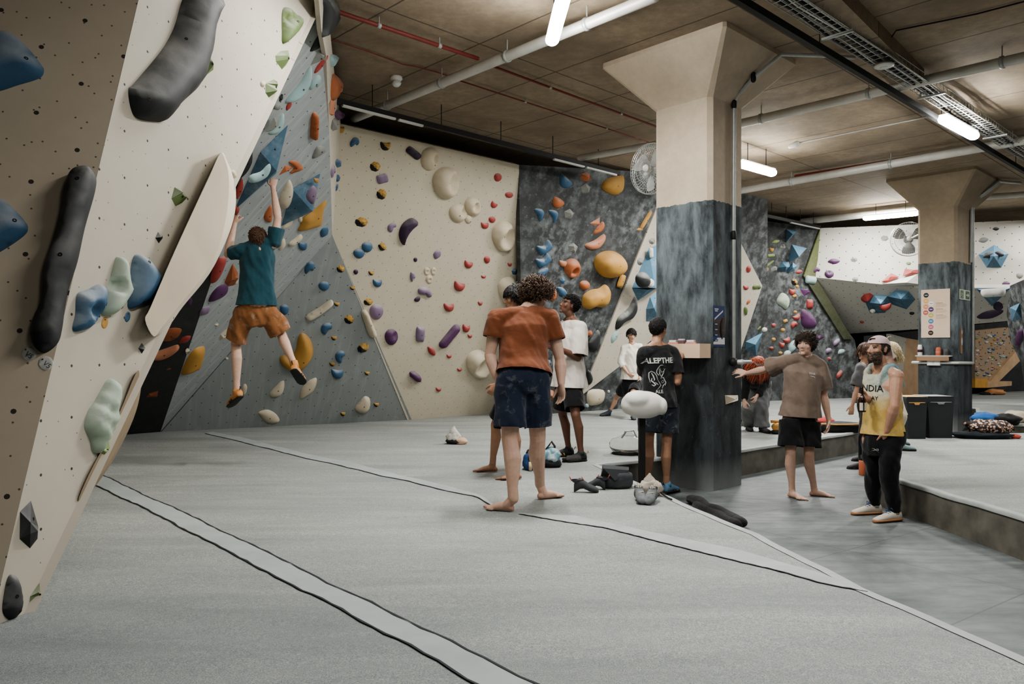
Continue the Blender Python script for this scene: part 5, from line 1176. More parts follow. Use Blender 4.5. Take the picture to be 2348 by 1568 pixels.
def build_human(h, label, skin, hairc=(40, 30, 24), head=None, hup=None, hands=None, bare=('L', 'R'), beard=None, voxel=.006, female=False, bulk=1., legs_bare=True, forehead=True, eyes=True, name='person', legk=1.):
    J, s = h.J, h.s; V_ = Vector
    base = (J['heL']+J['heR'])/2; base = Vector((base.x, base.y, min(J['heL'].z, J['heR'].z)))
    root = empty(name, base, label, 'person'); h.root = root
    hm = (J['hipL']+J['hipR'])/2; sm = (J['shL']+J['shR'])/2; nk = J['neck']
    rh = (J['hipR']-J['hipL']).normalized(); rs_ = (J['shR']-J['shL']).normalized()
    upv = (sm-hm).normalized(); L = (sm-hm).length
    def axes(t):
        r = rh.lerp(rs_, max(0, min(1, t))).normalized(); f = upv.cross(r).normalized(); return r, f
    h.axes = axes; h.hm, h.sm, h.upv, h.L = hm, sm, upv, L
    m = MB(); b = bulk
    prof = [(-.20, .085, .075, 0), (-.10, .155, .105, -.012), (.06, .172, .118, -.014), (.28, .152, .100, 0), (.45, .142, .096, .008), (.66, .160, .110, .012), (.83, .172, .112, .008), (.95, .158, .088, -.004), (1.04, .105, .062, -.010)]
    if female: prof = [(t, w*.93, d*.95, o) for t, w, d, o in prof]
    h.prof = prof
    def sec(t, w, d, o, ex=0.):
        r, f = axes(t); c = hm.lerp(sm, t)+f*o*s; return (c, r*(w*b*s+ex), f*(d*b*s+ex))
    h.sec = sec
    m.loft([sec(*p) for p in prof], 20)
    # neck and head
    hf = Vector(head).normalized(); hu = Vector(hup or (0, 0, 1)); hr = hf.cross(hu).normalized(); hu = hr.cross(hf).normalized(); hc = J['head']; h.hf, h.hu, h.hr, h.hc = hf, hu, hr, hc
    def hp(x, y, z): return hc+(hr*x+hf*y+hu*z)*s
    h.hp = hp
    nb = sm+upv*.03*s
    m.tube([nb-upv*.03, nk, hp(0, -.012, -.075)], [.066*s*b, .056*s*b, .053*s], 12)
    for sd in 'LR': m.tube([nk-upv*.005, (nk+J['sh'+sd])/2+upv*.008*s, J['sh'+sd]], [.042*s*b, .045*s*b, .05*s*b], 10)
    E = lambda c, rx, ry, rz: m.ell(hp(*c), hr*rx*s, hf*ry*s, hu*rz*s, 16, 10)
    E((0, -.012, .03), .076, .096, .088); E((0, .022, -.02), .064, .075, .075); E((0, .035, -.062), .052, .056, .048); E((0, .076, -.096), .024, .020, .018); E((0, .052, -.04), .044, .042, .05)
    m.tube([hp(0, .084, .014), hp(0, .097, -.010), hp(0, .106, -.028)], [.0085*s, .0095*s, .0115*s], 8); E((-.011, .096, -.033), .008, .009, .0075); E((.011, .096, -.033), .008, .009, .0075)
    for q in (-1, 1):
        E((q*.032, .076, .026), .027, .014, .009); E((q*.042, .058, -.022), .024, .020, .024); E((q*.032, .070, .005), .0135, .0135, .0125)
        E((q*.076, -.008, -.006), .008, .020, .030); E((q*.080, -.014, .008), .008, .015, .018)
    E((0, .086, -.057), .021, .012, .006); E((0, .084, -.067), .018, .012, .007)
    # arms and hands
    hands = hands or {}
    for sd in 'LR':
        a, e, w = J['sh'+sd], J['el'+sd], J['wr'+sd]; k = b*(.9 if female else 1.)
        m.ell(a, rs_*.058*s*k, upv*.058*s*k, axes(1)[1]*.058*s*k)
        m.tube([a, a.lerp(e, .3), a.lerp(e, .55), a.lerp(e, .85), e], [.052*s*k, .052*s*k, .047*s*k, .039*s*k, .038*s*k], 12)
        m.tube([e, e.lerp(w, .22), e.lerp(w, .5), e.lerp(w, .85), w], [.039*s*k, .044*s*k, .038*s*k, .028*s*k, .026*s*k], 12)
        hd = hands.get(sd, {}); fa = (w-e).normalized(); d = Vector(hd.get('d', fa)).normalized(); pn = Vector(hd.get('n', rs_*(1 if sd == 'L' else -1)))
        pn = (pn-d*pn.dot(d)).normalized(); t_ = d.cross(pn) if sd == 'R' else pn.cross(d); cl = hd.get('curl', .35)
        K = s*(.92 if female else 1.)
        m.loft([(w-d*.01*K, t_*.026*K, pn*.020*K), (w+d*.025*K, t_*.033*K, pn*.019*K), (w+d*.06*K, t_*.042*K, pn*.016*K), (w+d*.092*K, t_*.041*K, pn*.012*K), (w+d*.098*K, t_*.034*K, pn*.007*K)], 12)
        for i, (o_, ln, rr) in enumerate(((.032, .070, .0088), (.0108, .078, .0092), (-.0108, .072, .0088), (-.031, .056, .0078))):
            sp_ = hd.get('spread', .09)*(1.5-i)*1.
            p = w+d*.088*K+t_*o_*K; dir_ = (d+t_*sp_).normalized(); pts = [p]; ang = 0
            for seg, fr in enumerate((.46, .30, .24)):
                ang += cl*(.9 if seg == 0 else 1.1)*(1+.08*i); q = dir_*math.cos(ang)+pn*math.sin(ang); p = p+q*ln*fr*K; pts.append(p)
            m.tube(pts, [rr*K, rr*K*.97, rr*K*.9, rr*K*.78], 8)
        p0 = w+d*.022*K+t_*.022*K; td = (d*.62+t_*.72+pn*.25).normalized(); p1 = p0+td*.042*K; td2 = (d*.85+t_*.30+pn*(.15+.5*cl)).normalized(); p2 = p1+td2*.032*K; p3 = p2+(td2+pn*cl*.6).normalized()*.026*K
        m.tube([p0, p1, p2, p3], [.015*K, .0125*K, .0108*K, .0092*K], 8)
    # legs and feet
    for sd in 'LR':
        a, kn = J['hip'+sd], J['kn'+sd]; he, to = J['he'+sd], J['to'+sd]; fd = (to-he).normalized()
        an = J.get('an'+sd) or he+fd*.055*s+UP*.085*s; J['an'+sd] = an
        su = (an-he-fd*(an-he).dot(fd)).normalized(); fr = fd.cross(su).normalized(); k = b*legk*(.95 if female else 1.)
        sh = (an-kn).normalized(); bk = (sh.cross(fr)).normalized()
        if bk.dot(fd) > 0: bk = -bk
        m.tube([a, a.lerp(kn, .25), a.lerp(kn, .55), a.lerp(kn, .85), kn], [.084*s*k, .083*s*k, .070*s*k, .055*s*k, .052*s*k], 14)
        m.tube([kn, kn.lerp(an, .15)+bk*.006*s, kn.lerp(an, .32)+bk*.014*s, kn.lerp(an, .55)+bk*.007*s, kn.lerp(an, .8), an], [.051*s*k, .051*s*k, .055*s*k, .045*s*k, .034*s*k, .034*s*k], 14)
        sole = .012*s; f0 = he+su*.0
        Ln = (to-he).length
        S = [(-.0, .020, .016, .022), (.02, .029, .027, .027), (.09*Ln/.25, .031, .034, .034), (.14*Ln/.25, .036, .027, .027), (.185*Ln/.25, .043, .017, .018), (.205*Ln/.25, .041, .012, .013)]
        m.loft([(f0+fd*x*s**0+su*z*s, fr*w_*s, su*hh*s) for x, w_, hh, z in S], 14)
        m.tube([an+su*.0, f0+fd*.055+su*.04*s], [.035*s, .037*s], 10)
        m.ell(an+fr*.028*s, fr*.012*s, fd*.014*s, su*.014*s); m.ell(an-fr*.028*s, fr*.012*s, fd*.014*s, su*.014*s)
        if sd in bare:
            inner = 1 if sd == 'L' else -1
            for i in range(5):
                o_ = inner*(.030-.0165*i)*s; ln = (.050 if i == 0 else .044-.005*i)*s; rr = (.0125 if i == 0 else .0088)*s
                st = f0+fd*(.195*Ln/.25-.010*i*s)+fr*o_+su*.013*s; m.tube([st, st+fd*ln*.6+su*.002, st+fd*ln-su*.003], [rr, rr, rr*.85], 8)
    Vb, Fb = remesh(m, voxel, 2)
    # paint the skin: brows, eyes, lips, stubble and the ruddier joints
    c0 = np.array(srgb(skin)[:3]); hb = np.array(srgb(hairc)[:3]); colr = np.tile(c0, (len(Vb), 1))
    d = (Vb-np.array(hc))/s; x, y, z = d@np.array(hr), d@np.array(hf), d@np.array(hu); hd_ = (np.abs(x) < .1) & (np.abs(y) < .14) & (np.abs(z) < .15)
    def blend(mask, c, k): colr[mask] = colr[mask]*(1-k)+np.array(c)*k
    for sd in 'LR':
        for nm, R, k in (('kn', .06, .25), ('el', .045, .2), ('he', .07, .35), ('to', .09, .30), ('wr', .14, .12)):
            g = np.exp(-(np.linalg.norm(Vb-np.array(J[nm+sd]), axis=1)/R)**2)*k; colr = colr*(1-g[:, None])+(c0*np.array((1.0, .62, .55)))*g[:, None]
    g = np.exp(-((np.abs(x)-.045)**2+(z+.03)**2)/.0008)*(y > .03)*hd_*.22; colr = colr*(1-g[:, None])+c0*np.array((1., .6, .55))*g[:, None]
    blend(hd_ & (np.abs(np.abs(x)-.033) < .021) & (z > .024-.15*(np.abs(np.abs(x)-.033))) & (z < .034) & (y > .05), hb, .8)
    if eyes:
        blend(hd_ & (((np.abs(x)-.032)/.0125)**2+((z-.005)/.0048)**2 < 1) & (y > .05), (.42, .38, .35), .85)
        blend(hd_ & (((np.abs(x)-.032)/.0066)**2+((z-.005)/.0062)**2 < 1) & (y > .05), (.02, .014, .01), 1)
        blend(hd_ & (np.abs(np.abs(x)-.032) < .0145) & (np.abs(z-.0112) < .0032) & (y > .05), hb*.5, .9)
    blend(hd_ & (((x)/.0235)**2+((z+.062)/.0085)**2 < 1) & (y > .06), c0*np.array((.85, .48, .45)), .65)
    blend(hd_ & (np.abs(x) < .02) & (np.abs(z+.0622) < .0018) & (y > .06), c0*.25, .8)
    if beard: blend(hd_ & (z < -.028-.25*np.abs(y-.09)*(np.abs(x) < .03)) & (y > -.005) & ~((np.abs(x) < .024) & (np.abs(z+.062) < .008)) & ((np.abs(x) > .025) | (z < -.045)), np.array(srgb(beard)[:3]), .85)
    body = put('body', Vb, Fb, SKIN, root, smooth=True)
    at = body.data.color_attributes.new('Col', 'FLOAT_COLOR', 'POINT'); at.data.foreach_set('color', np.hstack([np.clip(colr, 0, 1), np.ones((len(Vb), 1))]).ravel())
    h.body = body
    return root
def garment(h, name, mb, mat, planes, voxel=.009, amp=.010, sx=9., sz=3., seed=0., smooth=5, mask=None):
    V, Fs = remesh(mb, voxel, smooth); V = folds(V, Fs, amp*1.6, sx, sz, seed, mask); V, Fs = cut(V, Fs, planes)
    o = put(name, V, Fs, mat, h.root); h.last = (V, Fs); return o
def tee(h, mat, hem=-.05, sleeve=.62, loose=.02, amp=.009, seed=0., neck=1.06, name='t_shirt', tank=False, voxel=.009, hemtilt=None, flare=.0, sl_r=.078, long=False):
    s, J = h.s, h.J; m = MB(); secs = []
    prof = [(hem-.10, .178, .126, -.008), (hem, .178, .126, -.008)]+[p for p in h.prof if p[0] > hem+.05 and p[0] < (1.0 if not tank else .8)]+([(1.05, .085, .070, -.01)] if not tank else [(.90, .145, .108, .002), (1.0, .118, .096, .0)])
    for t, w, d, o in prof:
        w2, d2 = max(w, .158 if t < .7 else w), max(d, .106 if t < .7 else d); ex = (loose+flare*max(0, .6-t))*s
        if t > .9: ex = .014*s
        secs.append(h.sec(t, w2, d2, o, ex))
    m.loft(secs, 22); planes = []
    r, f = h.axes(0)
    ht = Vector(hemtilt) if hemtilt else -h.upv
    hemc = h.hm.lerp(h.sm, hem); planes.append((hemc, ht.normalized(), .5*s))
    nb0 = h.sm-h.upv*.01*s; nd = (J['neck']-nb0).normalized()
    if not tank:
        nk = nb0+nd*.055*s; m.tube([nb0-nd*.03*s, nb0+nd*.02*s, nk], [.092*s, .078*s, .066*s], 18, rnd=False); planes.append((nk, nd, -.056*s))
    else: planes.append((h.hm.lerp(h.sm, 1.0), h.upv, -.125*s))
    for sd in 'LR':
        a, e, w = J['sh'+sd], J['el'+sd], J['wr'+sd]
        if tank:
            r1, f1 = h.axes(1); o_ = r1*(1 if sd == 'R' else -1)
            top = h.hm.lerp(h.sm, 1.02)+o_*.105*s
            m.tube([h.hm.lerp(h.sm, .86)+o_*.098*s+f1*.105*s, top+f1*.088*s-h.upv*.01*s, top+f1*.045*s+h.upv*.050*s, top-f1*.02*s+h.upv*.062*s, top-f1*.075*s+h.upv*.03*s, h.hm.lerp(h.sm, .86)+o_*.098*s-f1*.108*s], [.034*s]*6, 10, flat=.6)
            continue
        m.tube([h.sm+h.upv*.022*s, h.sm.lerp(a, .45)+h.upv*.024*s, a+h.upv*.010*s], [.085*s, .078*s, .070*s*h.k.get('b', 1)], 14)
        if long:
            m.tube([a, a.lerp(e, .5), e, e.lerp(w, long*.6), e.lerp(w, long)], [.076*s, .070*s, .064*s, .058*s, .050*s], 14, rnd=False)
            
        else:
            d = (e-a).normalized(); q = a+d*(e-a).length*sleeve
            m.tube([a, a.lerp(q, .5), q], [.074*s*h.k.get('b', 1), (sl_r)*s, (sl_r+.006)*s], 14, rnd=False); planes.append((q, d, -sl_r*1.15*s))
    return garment(h, name, m, mat, planes, voxel, amp*s, seed=seed)
def shorts(h, mat, top=.26, len_=.78, r0=.108, r1=.105, seed=0., amp=.010, name='shorts', voxel=.009, cuffs=None):
    s, J = h.s, h.J; m = MB(); planes = []
    tt = [(top+.08, .156, .104, 0), (top, .158, .106, 0), (.12, .172, .118, -.01), (0, .176, .122, -.014), (-.10, .172, .118, -.012), (-.20, .14, .10, -.004), (-.27, .11, .085, 0)]
    m.loft([h.sec(t, w, d, o, (.012 if t < .05 else .003)*s) for t, w, d, o in tt][::-1], 22)
    planes.append((h.hm.lerp(h.sm, top), h.upv, .3*s))
    for sd in 'LR':
        a, k, an = J['hip'+sd], J['kn'+sd], J['an'+sd]
        if len_ <= 1.1:
            d = (k-a).normalized(); q = a+d*(k-a).length*len_
            m.tube([a, a.lerp(q, .5), q], [r0*s, (r0+r1)/2*s, r1*s], 16, rnd=False); planes.append((q, d, -r1*1.15*s))
        else:
            d = (an-k).normalized(); q = k+d*(an-k).length*(len_-1)
            m.tube([a, a.lerp(k, .5), k], [r0*s, (r0*.6+r1*.4)*s, r1*s], 16); m.tube([k, k.lerp(q, .4), k.lerp(q, .8), q+d*.03*s], [r1*s, r1*.97*s, r1*.92*s, (cuffs or r1*.9)*s], 16, rnd=False)
    return garment(h, name, m, mat, planes, voxel, amp*s, sx=8., sz=4.5, seed=seed, smooth=4)
def shoe(h, sd, mat, sole=RUBBER, accent=None, laces=None, thick=.022, name='shoe', toecap=None):
    J, s = h.J, h.s; he, to, an = J['he'+sd], J['to'+sd], J['an'+sd]; fd = (to-he).normalized(); su = (an-he-fd*(an-he).dot(fd)).normalized(); fr = fd.cross(su); L = (to-he).length+.03*s
    o = he-fd*.018*s
    S = [(0, .022, .034, .034), (.03, .034, .046, .046), (.22, .040, .052, .052), (.40, .041, .043, .046), (.62, .046, .032, .036), (.82, .047, .025, .028), (.95, .034, .020, .022), (1.0, .014, .012, .016)]
    m = MB(); m.loft([(o+fd*x*L+su*(z+.004)*s, fr*w*s, su*hh*s) for x, w, hh, z in S], 16); m.tube([o+fd*.22*L+su*.06*s, an+su*.015*s], [.043*s, .042*s], 14, rnd=False)
    u = m.build(name, mat, h.root)
    m = MB(); m.loft([(o+fd*(x*1.03-.01)*L+su*thick*.5*s, fr*(w+.004)*s, su*thick*.55*s) for x, w, hh, z in S], 16); m.build('sole', sole, u)
    if accent:
        m = MB()
        for k in (.45, .58): m.tube([o+fd*k*L+fr*.043*s+su*.02*s, o+fd*(k+.03)*L+fr*.02*s+su*(.085-.04*k)*s, o+fd*(k+.03)*L-fr*.02*s+su*(.085-.04*k)*s, o+fd*k*L-fr*.043*s+su*.02*s], .012*s, 8, flat=.5)
        m.tube([o+su*.08*s-fd*.01, o+su*.11*s-fd*.03, o+su*.09*s-fd*.035], .005*s, 6); m.build('strap', accent, u)
    if laces:
        m = MB()
        for k in (.36, .43, .50, .57): m.tube([o+fd*k*L-fr*.026*s+su*(.098-.075*(k-.36)/.21*.5)*s, o+fd*(k+.02)*L+su*(.106-.075*(k-.36)/.21*.5)*s, o+fd*k*L+fr*.026*s+su*(.098-.075*(k-.36)/.21*.5)*s], .0045*s, 6)
        for q in (-1, 1): m.tube([o+fd*.36*L+su*.102*s, o+fd*.40*L+fr*q*.03*s+su*.122*s, o+fd*.37*L+fr*q*.045*s+su*.095*s, o+fd*.35*L+su*.104*s], .0038*s, 6)
        m.build('laces', laces, u)
    return u
def hair(h, mat, n=1100, length=.05, curl=.0, region=None, flow=(0, -.6, -.5), lift=.5, rad=.0035, cap=.006, seed=1, name='hair', droop=.0, segs=4, turns=6.):
    """a scalp shell with many tapered locks growing from it"""
    R = random.Random(seed); s = h.s; m = MB(); region = region or (lambda x, y, z: z > .012+(.6*y if y > 0 else 1.0*y) and not (y > .03 and z < .058))
    c = Vector((0, -.012, .03)); rx, ry, rz = .076+cap, .096+cap, .088+cap
    # shell
    nu, nv = 28, 18; idx = {}; vs = []; fs = []
    for j in range(nv+1):
        for i in range(nu):
            a = 2*math.pi*i/nu; t = -math.pi/2+math.pi*j/nv; x, y, z = math.cos(t)*math.sin(a), math.cos(t)*math.cos(a), math.sin(t)
            idx[(i, j)] = len(vs); vs.append((c.x+rx*x, c.y+ry*y, c.z+rz*z))
    for j in range(nv):
        for i in range(nu):
            q = [idx[(i, j)], idx[((i+1) % nu, j)], idx[((i+1) % nu, j+1)], idx[(i, j+1)]]; p = [sum(vs[k][t] for k in q)/4 for t in range(3)]
            if region(*p): fs.append(tuple(q))
    m.add([h.hp(*v) for v in vs], fs)
    k = 0; tries = 0
    while k < n and tries < n*12:
        tries += 1; z = R.uniform(-1, 1); a = R.uniform(0, 2*math.pi); r = math.sqrt(1-z*z); nx, ny, nz = r*math.sin(a), r*math.cos(a), z
        p = Vector((c.x+rx*nx, c.y+ry*ny, c.z+rz*nz))
        if not region(*p): continue
        k += 1; nn = Vector((nx, ny, nz)); fl = Vector(flow)+Vector((R.uniform(-.4, .4), R.uniform(-.4, .4), R.uniform(-.3, .3))); fl = fl-nn*fl.dot(nn)*.8
        d = (nn*lift+fl).normalized(); L = length*R.uniform(.6, 1.2); pts = [p-nn*.004]; side = nn.cross(d)
        if side.length < 1e-4: side = Vector((1, 0, 0))
        side.normalize(); ph = R.uniform(0, 6.28); q = p.copy()
        for i in range(1, segs+1):
            t = i/segs; d = (d+fl*(1.4/segs)+Vector((0, 0, -1))*droop).normalized(); q = q+d*L/segs
            if droop:
                e = Vector(((q.x-c.x)/(rx+.006), (q.y-c.y)/(ry+.006), (q.z-c.z)/(rz+.006)))
                if e.length < 1 and q.z > -.05: q = Vector((c.x+e.x/e.length*(rx+.006), c.y+e.y/e.length*(ry+.006), c.z+e.z/e.length*(rz+.006)))
            pts.append(q+(side*math.cos(ph+t*turns)+nn*math.sin(ph+t*turns))*curl*min(1, t*2))
        m.tube([h.hp(*v) for v in pts], [rad*s*(1.1 if i < segs*.6 else 1.1-.85*(i/segs-.6)/.4) for i in range(segs+1)], 4, rnd=False)
    return m.build(name, mat, h.root, smooth=True)
def print_on(h, garment_data, cloth_obj, text, c, right, up, size, mat, name='lettering', bold=.0, kind='text', strokes=None, outdir=None):
    """lettering or line drawing laid on the cloth by casting it onto the garment"""
    V, Fs = garment_data; tree = BVHTree.FromPolygons([Vector(v) for v in V], Fs); n = right.cross(up).normalized()
    if outdir is not None and n.dot(outdir) < 0: n = -n
    pts, fs = [], []
    if text:
        cu = bpy.data.curves.new('t', 'FONT'); cu.body = text; cu.align_x = 'CENTER'; cu.align_y = 'CENTER'; cu.size = 1; cu.offset = bold; cu.resolution_u = 2
        o = bpy.data.objects.new('t', cu); COL.objects.link(o); dg = bpy.context.evaluated_depsgraph_get(); dg.update(); me = bpy.data.meshes.new_from_object(o.evaluated_get(dg))
        bm = bmesh.new(); bm.from_mesh(me); bmesh.ops.triangulate(bm, faces=bm.faces); bmesh.ops.subdivide_edges(bm, edges=[e for e in bm.edges if e.calc_length() > .25], cuts=2)
        bm.verts.index_update(); pts = [(v.co.x, v.co.y) for v in bm.verts]; fs = [tuple(v.index for v in f.verts) for f in bm.faces]; bm.free(); bpy.data.objects.remove(o); bpy.data.meshes.remove(me)
    for st, w in (strokes or []):
        P = [np.array(p, float) for p in st]; b = len(pts)
        for i, p in enumerate(P):
            d = P[min(i+1, len(P)-1)]-P[max(i-1, 0)]; d = d/max(1e-9, np.linalg.norm(d)); q = np.array((-d[1], d[0]))*w/2*(1 if 0 < i < len(P)-1 else .4); pts += [tuple(p+q), tuple(p-q)]
            if i: fs.append((b+2*i-2, b+2*i-1, b+2*i+1, b+2*i))
    vs = []; miss = set()
    for x, y in pts:
        p = c+right*x*size+up*y*size; hit = tree.ray_cast(p+n*.5, -n, 1.)
        vs.append((hit[0] if hit[0] is not None else p)+n*.004)
        if hit[0] is None: miss.add(len(vs)-1)
    fs = [f for f in fs if not miss.intersection(f)]
    return put(name, vs, fs, mat, cloth_obj, smooth=False)
UPV = Vector((0, 0, 1)); XR = Vector((1, 0, 0))
SK1 = (206, 166, 142); SK2 = (196, 152, 122); SKD = (112, 74, 54); SKA = (176, 130, 98)
# ---- 1: rust t-shirt, walking away barefoot on the mat
h = Human(6.05, 1.05, b=1.06); J = h.J
h.j('hipL', 1172, 868, -.03); h.j('hipR', 1226, 868, .04); h.j('shL', 1139, 733, .10); h.j('shR', 1262, 732, .22); h.j('neck', 1209, 709, .22); h.j('head', 1229, 681, .30)
h.j('elL', 1123, 815, .08); h.j('wrL', 1146, 884, -.02); h.j('elR', 1285, 828, .18); h.j('wrR', 1287, 880, .10)
h.j('knL', 1169, 1010, -.12); h.j('knR', 1233, 1003, .06)
h.ground('L', 1178, 1172, MAT, 160, 0, .25); h.J['anL'] = W(1177, 1143, J['heL'].y-.01)
h.ground('R', 1234, 1147, MAT, 25, .0, .25); h.J['anR'] = W(1238, 1110, J['heR'].y+.03)
build_human(h, 'person seen from behind in a rust orange t-shirt and navy shorts, walking barefoot', SK1, (60, 44, 34), (.62, .62, -.48), (.2, .1, 1), hands={'R': dict(d=(.05, -.1, -1), n=(-.75, -.55, 0), curl=.28), 'L': dict(d=(.25, .6, -.7), n=(.8, .3, .2), curl=.4)}, voxel=.0055, bulk=1.08, legk=1.1)
RUST = cloth('rust', (120, 63, 28)); NAVY = cloth('navy', (32, 42, 62), chalk=.25)
t_ = tee(h, RUST, hem=.085, sleeve=.50, loose=.022, seed=1.3, amp=.009, flare=.02, sl_r=.082)
shorts(h, NAVY, top=.20, len_=.80, r0=.116, r1=.122, seed=3.1)
r, f = h.axes(.2); m = MB(); m.loft([h.sec(.18, .156, .106, 0, .016), h.sec(.235, .156, .106, 0, .017)], 24, cap=False); m.build('waistband', plain('waistband_black', (26, 26, 28), .8), h.root)
hair(h, hair_mat('brown_curls', (88, 66, 48)), 1700, .060, .011, flow=(0, -.2, -.2), lift=.55, rad=.0040, cap=.008, seed=3, segs=8, turns=13.)
# ---- 2: the climber
h = Human(8.05, 1.005); J = h.J
gd = lambda px, py: PL['G2'].hit(px, py).y
h.j('hipL', 566, 712, -.02); h.j('hipR', 610, 708, .02); h.j('shL', 553, 577, -.02); h.j('shR', 627, 560, .02); h.j('neck', 590, 560, .02); h.j('head', 592, 548, .03)
h.j('elL', 522, 583, .06); h.j('elR', 637, 500, .02)
h.J['wrL'] = W(538, 514, 8.22); h.J['wrR'] = W(626, 430, 8.22)
h.j('knL', 541, 788, .03); h.j('knR', 646, 768, .10)
h.J['anL'] = W(543, 896, 8.02); h.J['heL'] = W(551, 912, 7.96); h.J['toL'] = W(527, 934, 8.16)
h.J['anR'] = W(673, 831, 8.0); h.J['heR'] = W(674, 851, 7.92); h.J['toR'] = W(695, 880, 8.08)
build_human(h, 'climber in a teal t-shirt and ochre shorts hanging from the overhang by both hands', SK1, (70, 44, 28), (-.3, .72, .62), (.0, -.5, 1), hands={'R': dict(d=(.0, .25, 1), n=(-.2, .95, -.25), curl=.75), 'L': dict(d=(-.05, .3, 1), n=(.25, .95, -.3), curl=.8)}, bare=(), voxel=.0055)
TEAL = cloth('teal', (24, 70, 82)); OCHRE = cloth('ochre', (140, 88, 40), chalk=.4)
tee(h, TEAL, hem=.07, sleeve=.62, loose=.016, seed=5.5, amp=.011, flare=.025)
shorts(h, OCHRE, top=.26, len_=.92, r0=.112, r1=.112, seed=7.7, amp=.016)
m = MB(); m.loft([h.sec(.17, .156, .106, 0, .014), h.sec(.22, .156, .106, 0, .015)], 24, cap=False); m.build('belt', plain('belt_dark', (24, 24, 30), .7), h.root)
hair(h, hair_mat('brown_short', (92, 62, 40)), 2300, .034, .004, flow=(.2, -.6, -.4), lift=.22, rad=.0030, cap=.006, seed=5, segs=5)
SHOEO = plain('climbing_shoe_orange', (200, 132, 52), .7)
for sd in 'LR': shoe(h, sd, SHOEO, accent=plain('climbing_shoe_black', (40, 42, 46), .7), thick=.016, name='climbing_shoe')
# ---- 3: dark haired man standing behind the rust t-shirt
h = Human(7.45, 1.0); J = h.J
h.j('hipL', 1168, 890, -.08); h.j('hipR', 1180, 890, .10); h.j('shL', 1172, 742, -.17); h.j('shR', 1186, 742, .17); h.j('neck', 1184, 715); h.j('head', 1180, 684, 0)
h.j('elL', 1172, 830, -.2); h.j('wrL', 1140, 880, -.16); h.j('elR', 1188, 830, .2); h.j('wrR', 1160, 884, .2)
h.ground('L', 1141, 1082, MAT, 180, 0); h.ground('R', 1196, 1100, MAT, 195, 0)
J['knL'] = Vector((J['heL'].x-.03, J['heL'].y-.03, .84)); J['knR'] = Vector((J['heR'].x-.02, J['heR'].y+.06, .84)); J['anL'] = J['heL']+Vector((-.05, 0, .085)); J['anR'] = J['heR']+Vector((-.05, 0, .085))
J['hipL'] = Vector((J['hipL'].x, J['heR'].y+.12, 1.20)); J['hipR'] = Vector((J['hipR'].x, J['heL'].y-.12, 1.20))
J['knL'], J['knR'] = Vector((J['heR'].x-.08, J['heR'].y, .82)), Vector((J['heL'].x-.02, J['heL'].y, .80))
J['heL'], J['heR'] = J['heR'], J['heL']; J['toL'], J['toR'] = J['toR'], J['toL']; J['anL'], J['anR'] = J['anR'], J['anL']
build_human(h, 'barefoot person with black hair in black shorts, mostly hidden behind the rust t-shirt', SKA, (24, 20, 20), (-.95, -.12, -.12), None, hands={'L': dict(d=(-.5, -.1, -.8), n=(.2, .9, .2), curl=.6)}, voxel=.007)
tee(h, cloth('black_tee', (30, 30, 32)), hem=.02, seed=2.2); shorts(h, cloth('black_shorts', (26, 26, 28)), len_=.85, r0=.105, r1=.11, seed=9.)
hair(h, hair_mat('black', (30, 27, 26)), 1500, .06, .003, flow=(0, .25, -.6), lift=.3, rad=.004, cap=.012, seed=8, droop=.5)
# ---- 4: man in the oversized white t-shirt looking up at the wall
h = Human(8.75, 1.01); J = h.J
h.j('hipL', 1312, 884, -.09); h.j('hipR', 1294, 884, .08); h.j('shL', 1329, 754, -.14); h.j('shR', 1287, 750, .12); h.j('neck', 1309, 726, 0); h.j('head', 1306, 700, -.02)
h.j('elL', 1326, 820, -.20); h.j('wrL', 1280, 798, -.32); h.j('elR', 1298, 824, .2); h.j('wrR', 1262, 796, -.02)
h.ground('L', 1341, 1058, MAT, 200, 0); h.ground('R', 1312, 1046, MAT, 195, 0)
J['anL'] = J['heL']+Vector((-.04, .0, .09)); J['anR'] = J['heR']+Vector((-.04, 0, .09)); J['knL'] = W(1320, 953, J['heL'].y+.0); J['knR'] = W(1290, 950, J['heR'].y)
build_human(h, 'person in an oversized white t-shirt and black shorts looking up at the charcoal wall', SKD, (20, 16, 14), (-.90, -.26, .30), (.2, 0, 1), hands={'L': dict(d=(-.85, -.2, .3), n=(.1, .9, .2), curl=.6), 'R': dict(d=(-.8, -.3, .35), n=(.2, -.8, .4), curl=.5)}, bare=(), voxel=.0065)
tee(h, cloth('white_tee', (206, 196, 186), var=.05), hem=-.02, sleeve=.92, loose=.045, seed=4.4, amp=.014, flare=.04, sl_r=.105)
shorts(h, cloth('black_shorts', (26, 26, 28)), len_=.78, r0=.11, r1=.115, seed=6.)
hair(h, hair_mat('black_afro', (28, 24, 22)), 1900, .020, .004, flow=(0, -.2, -.1), lift=.6, rad=.0034, cap=.005, seed=11, segs=5, turns=12.)
for sd in 'LR': shoe(h, sd, plain('climbing_shoe_black', (40, 42, 46), .7), accent=plain('shoe_yellow_trim', (160, 126, 50), .6), name='climbing_shoe', thick=.016)
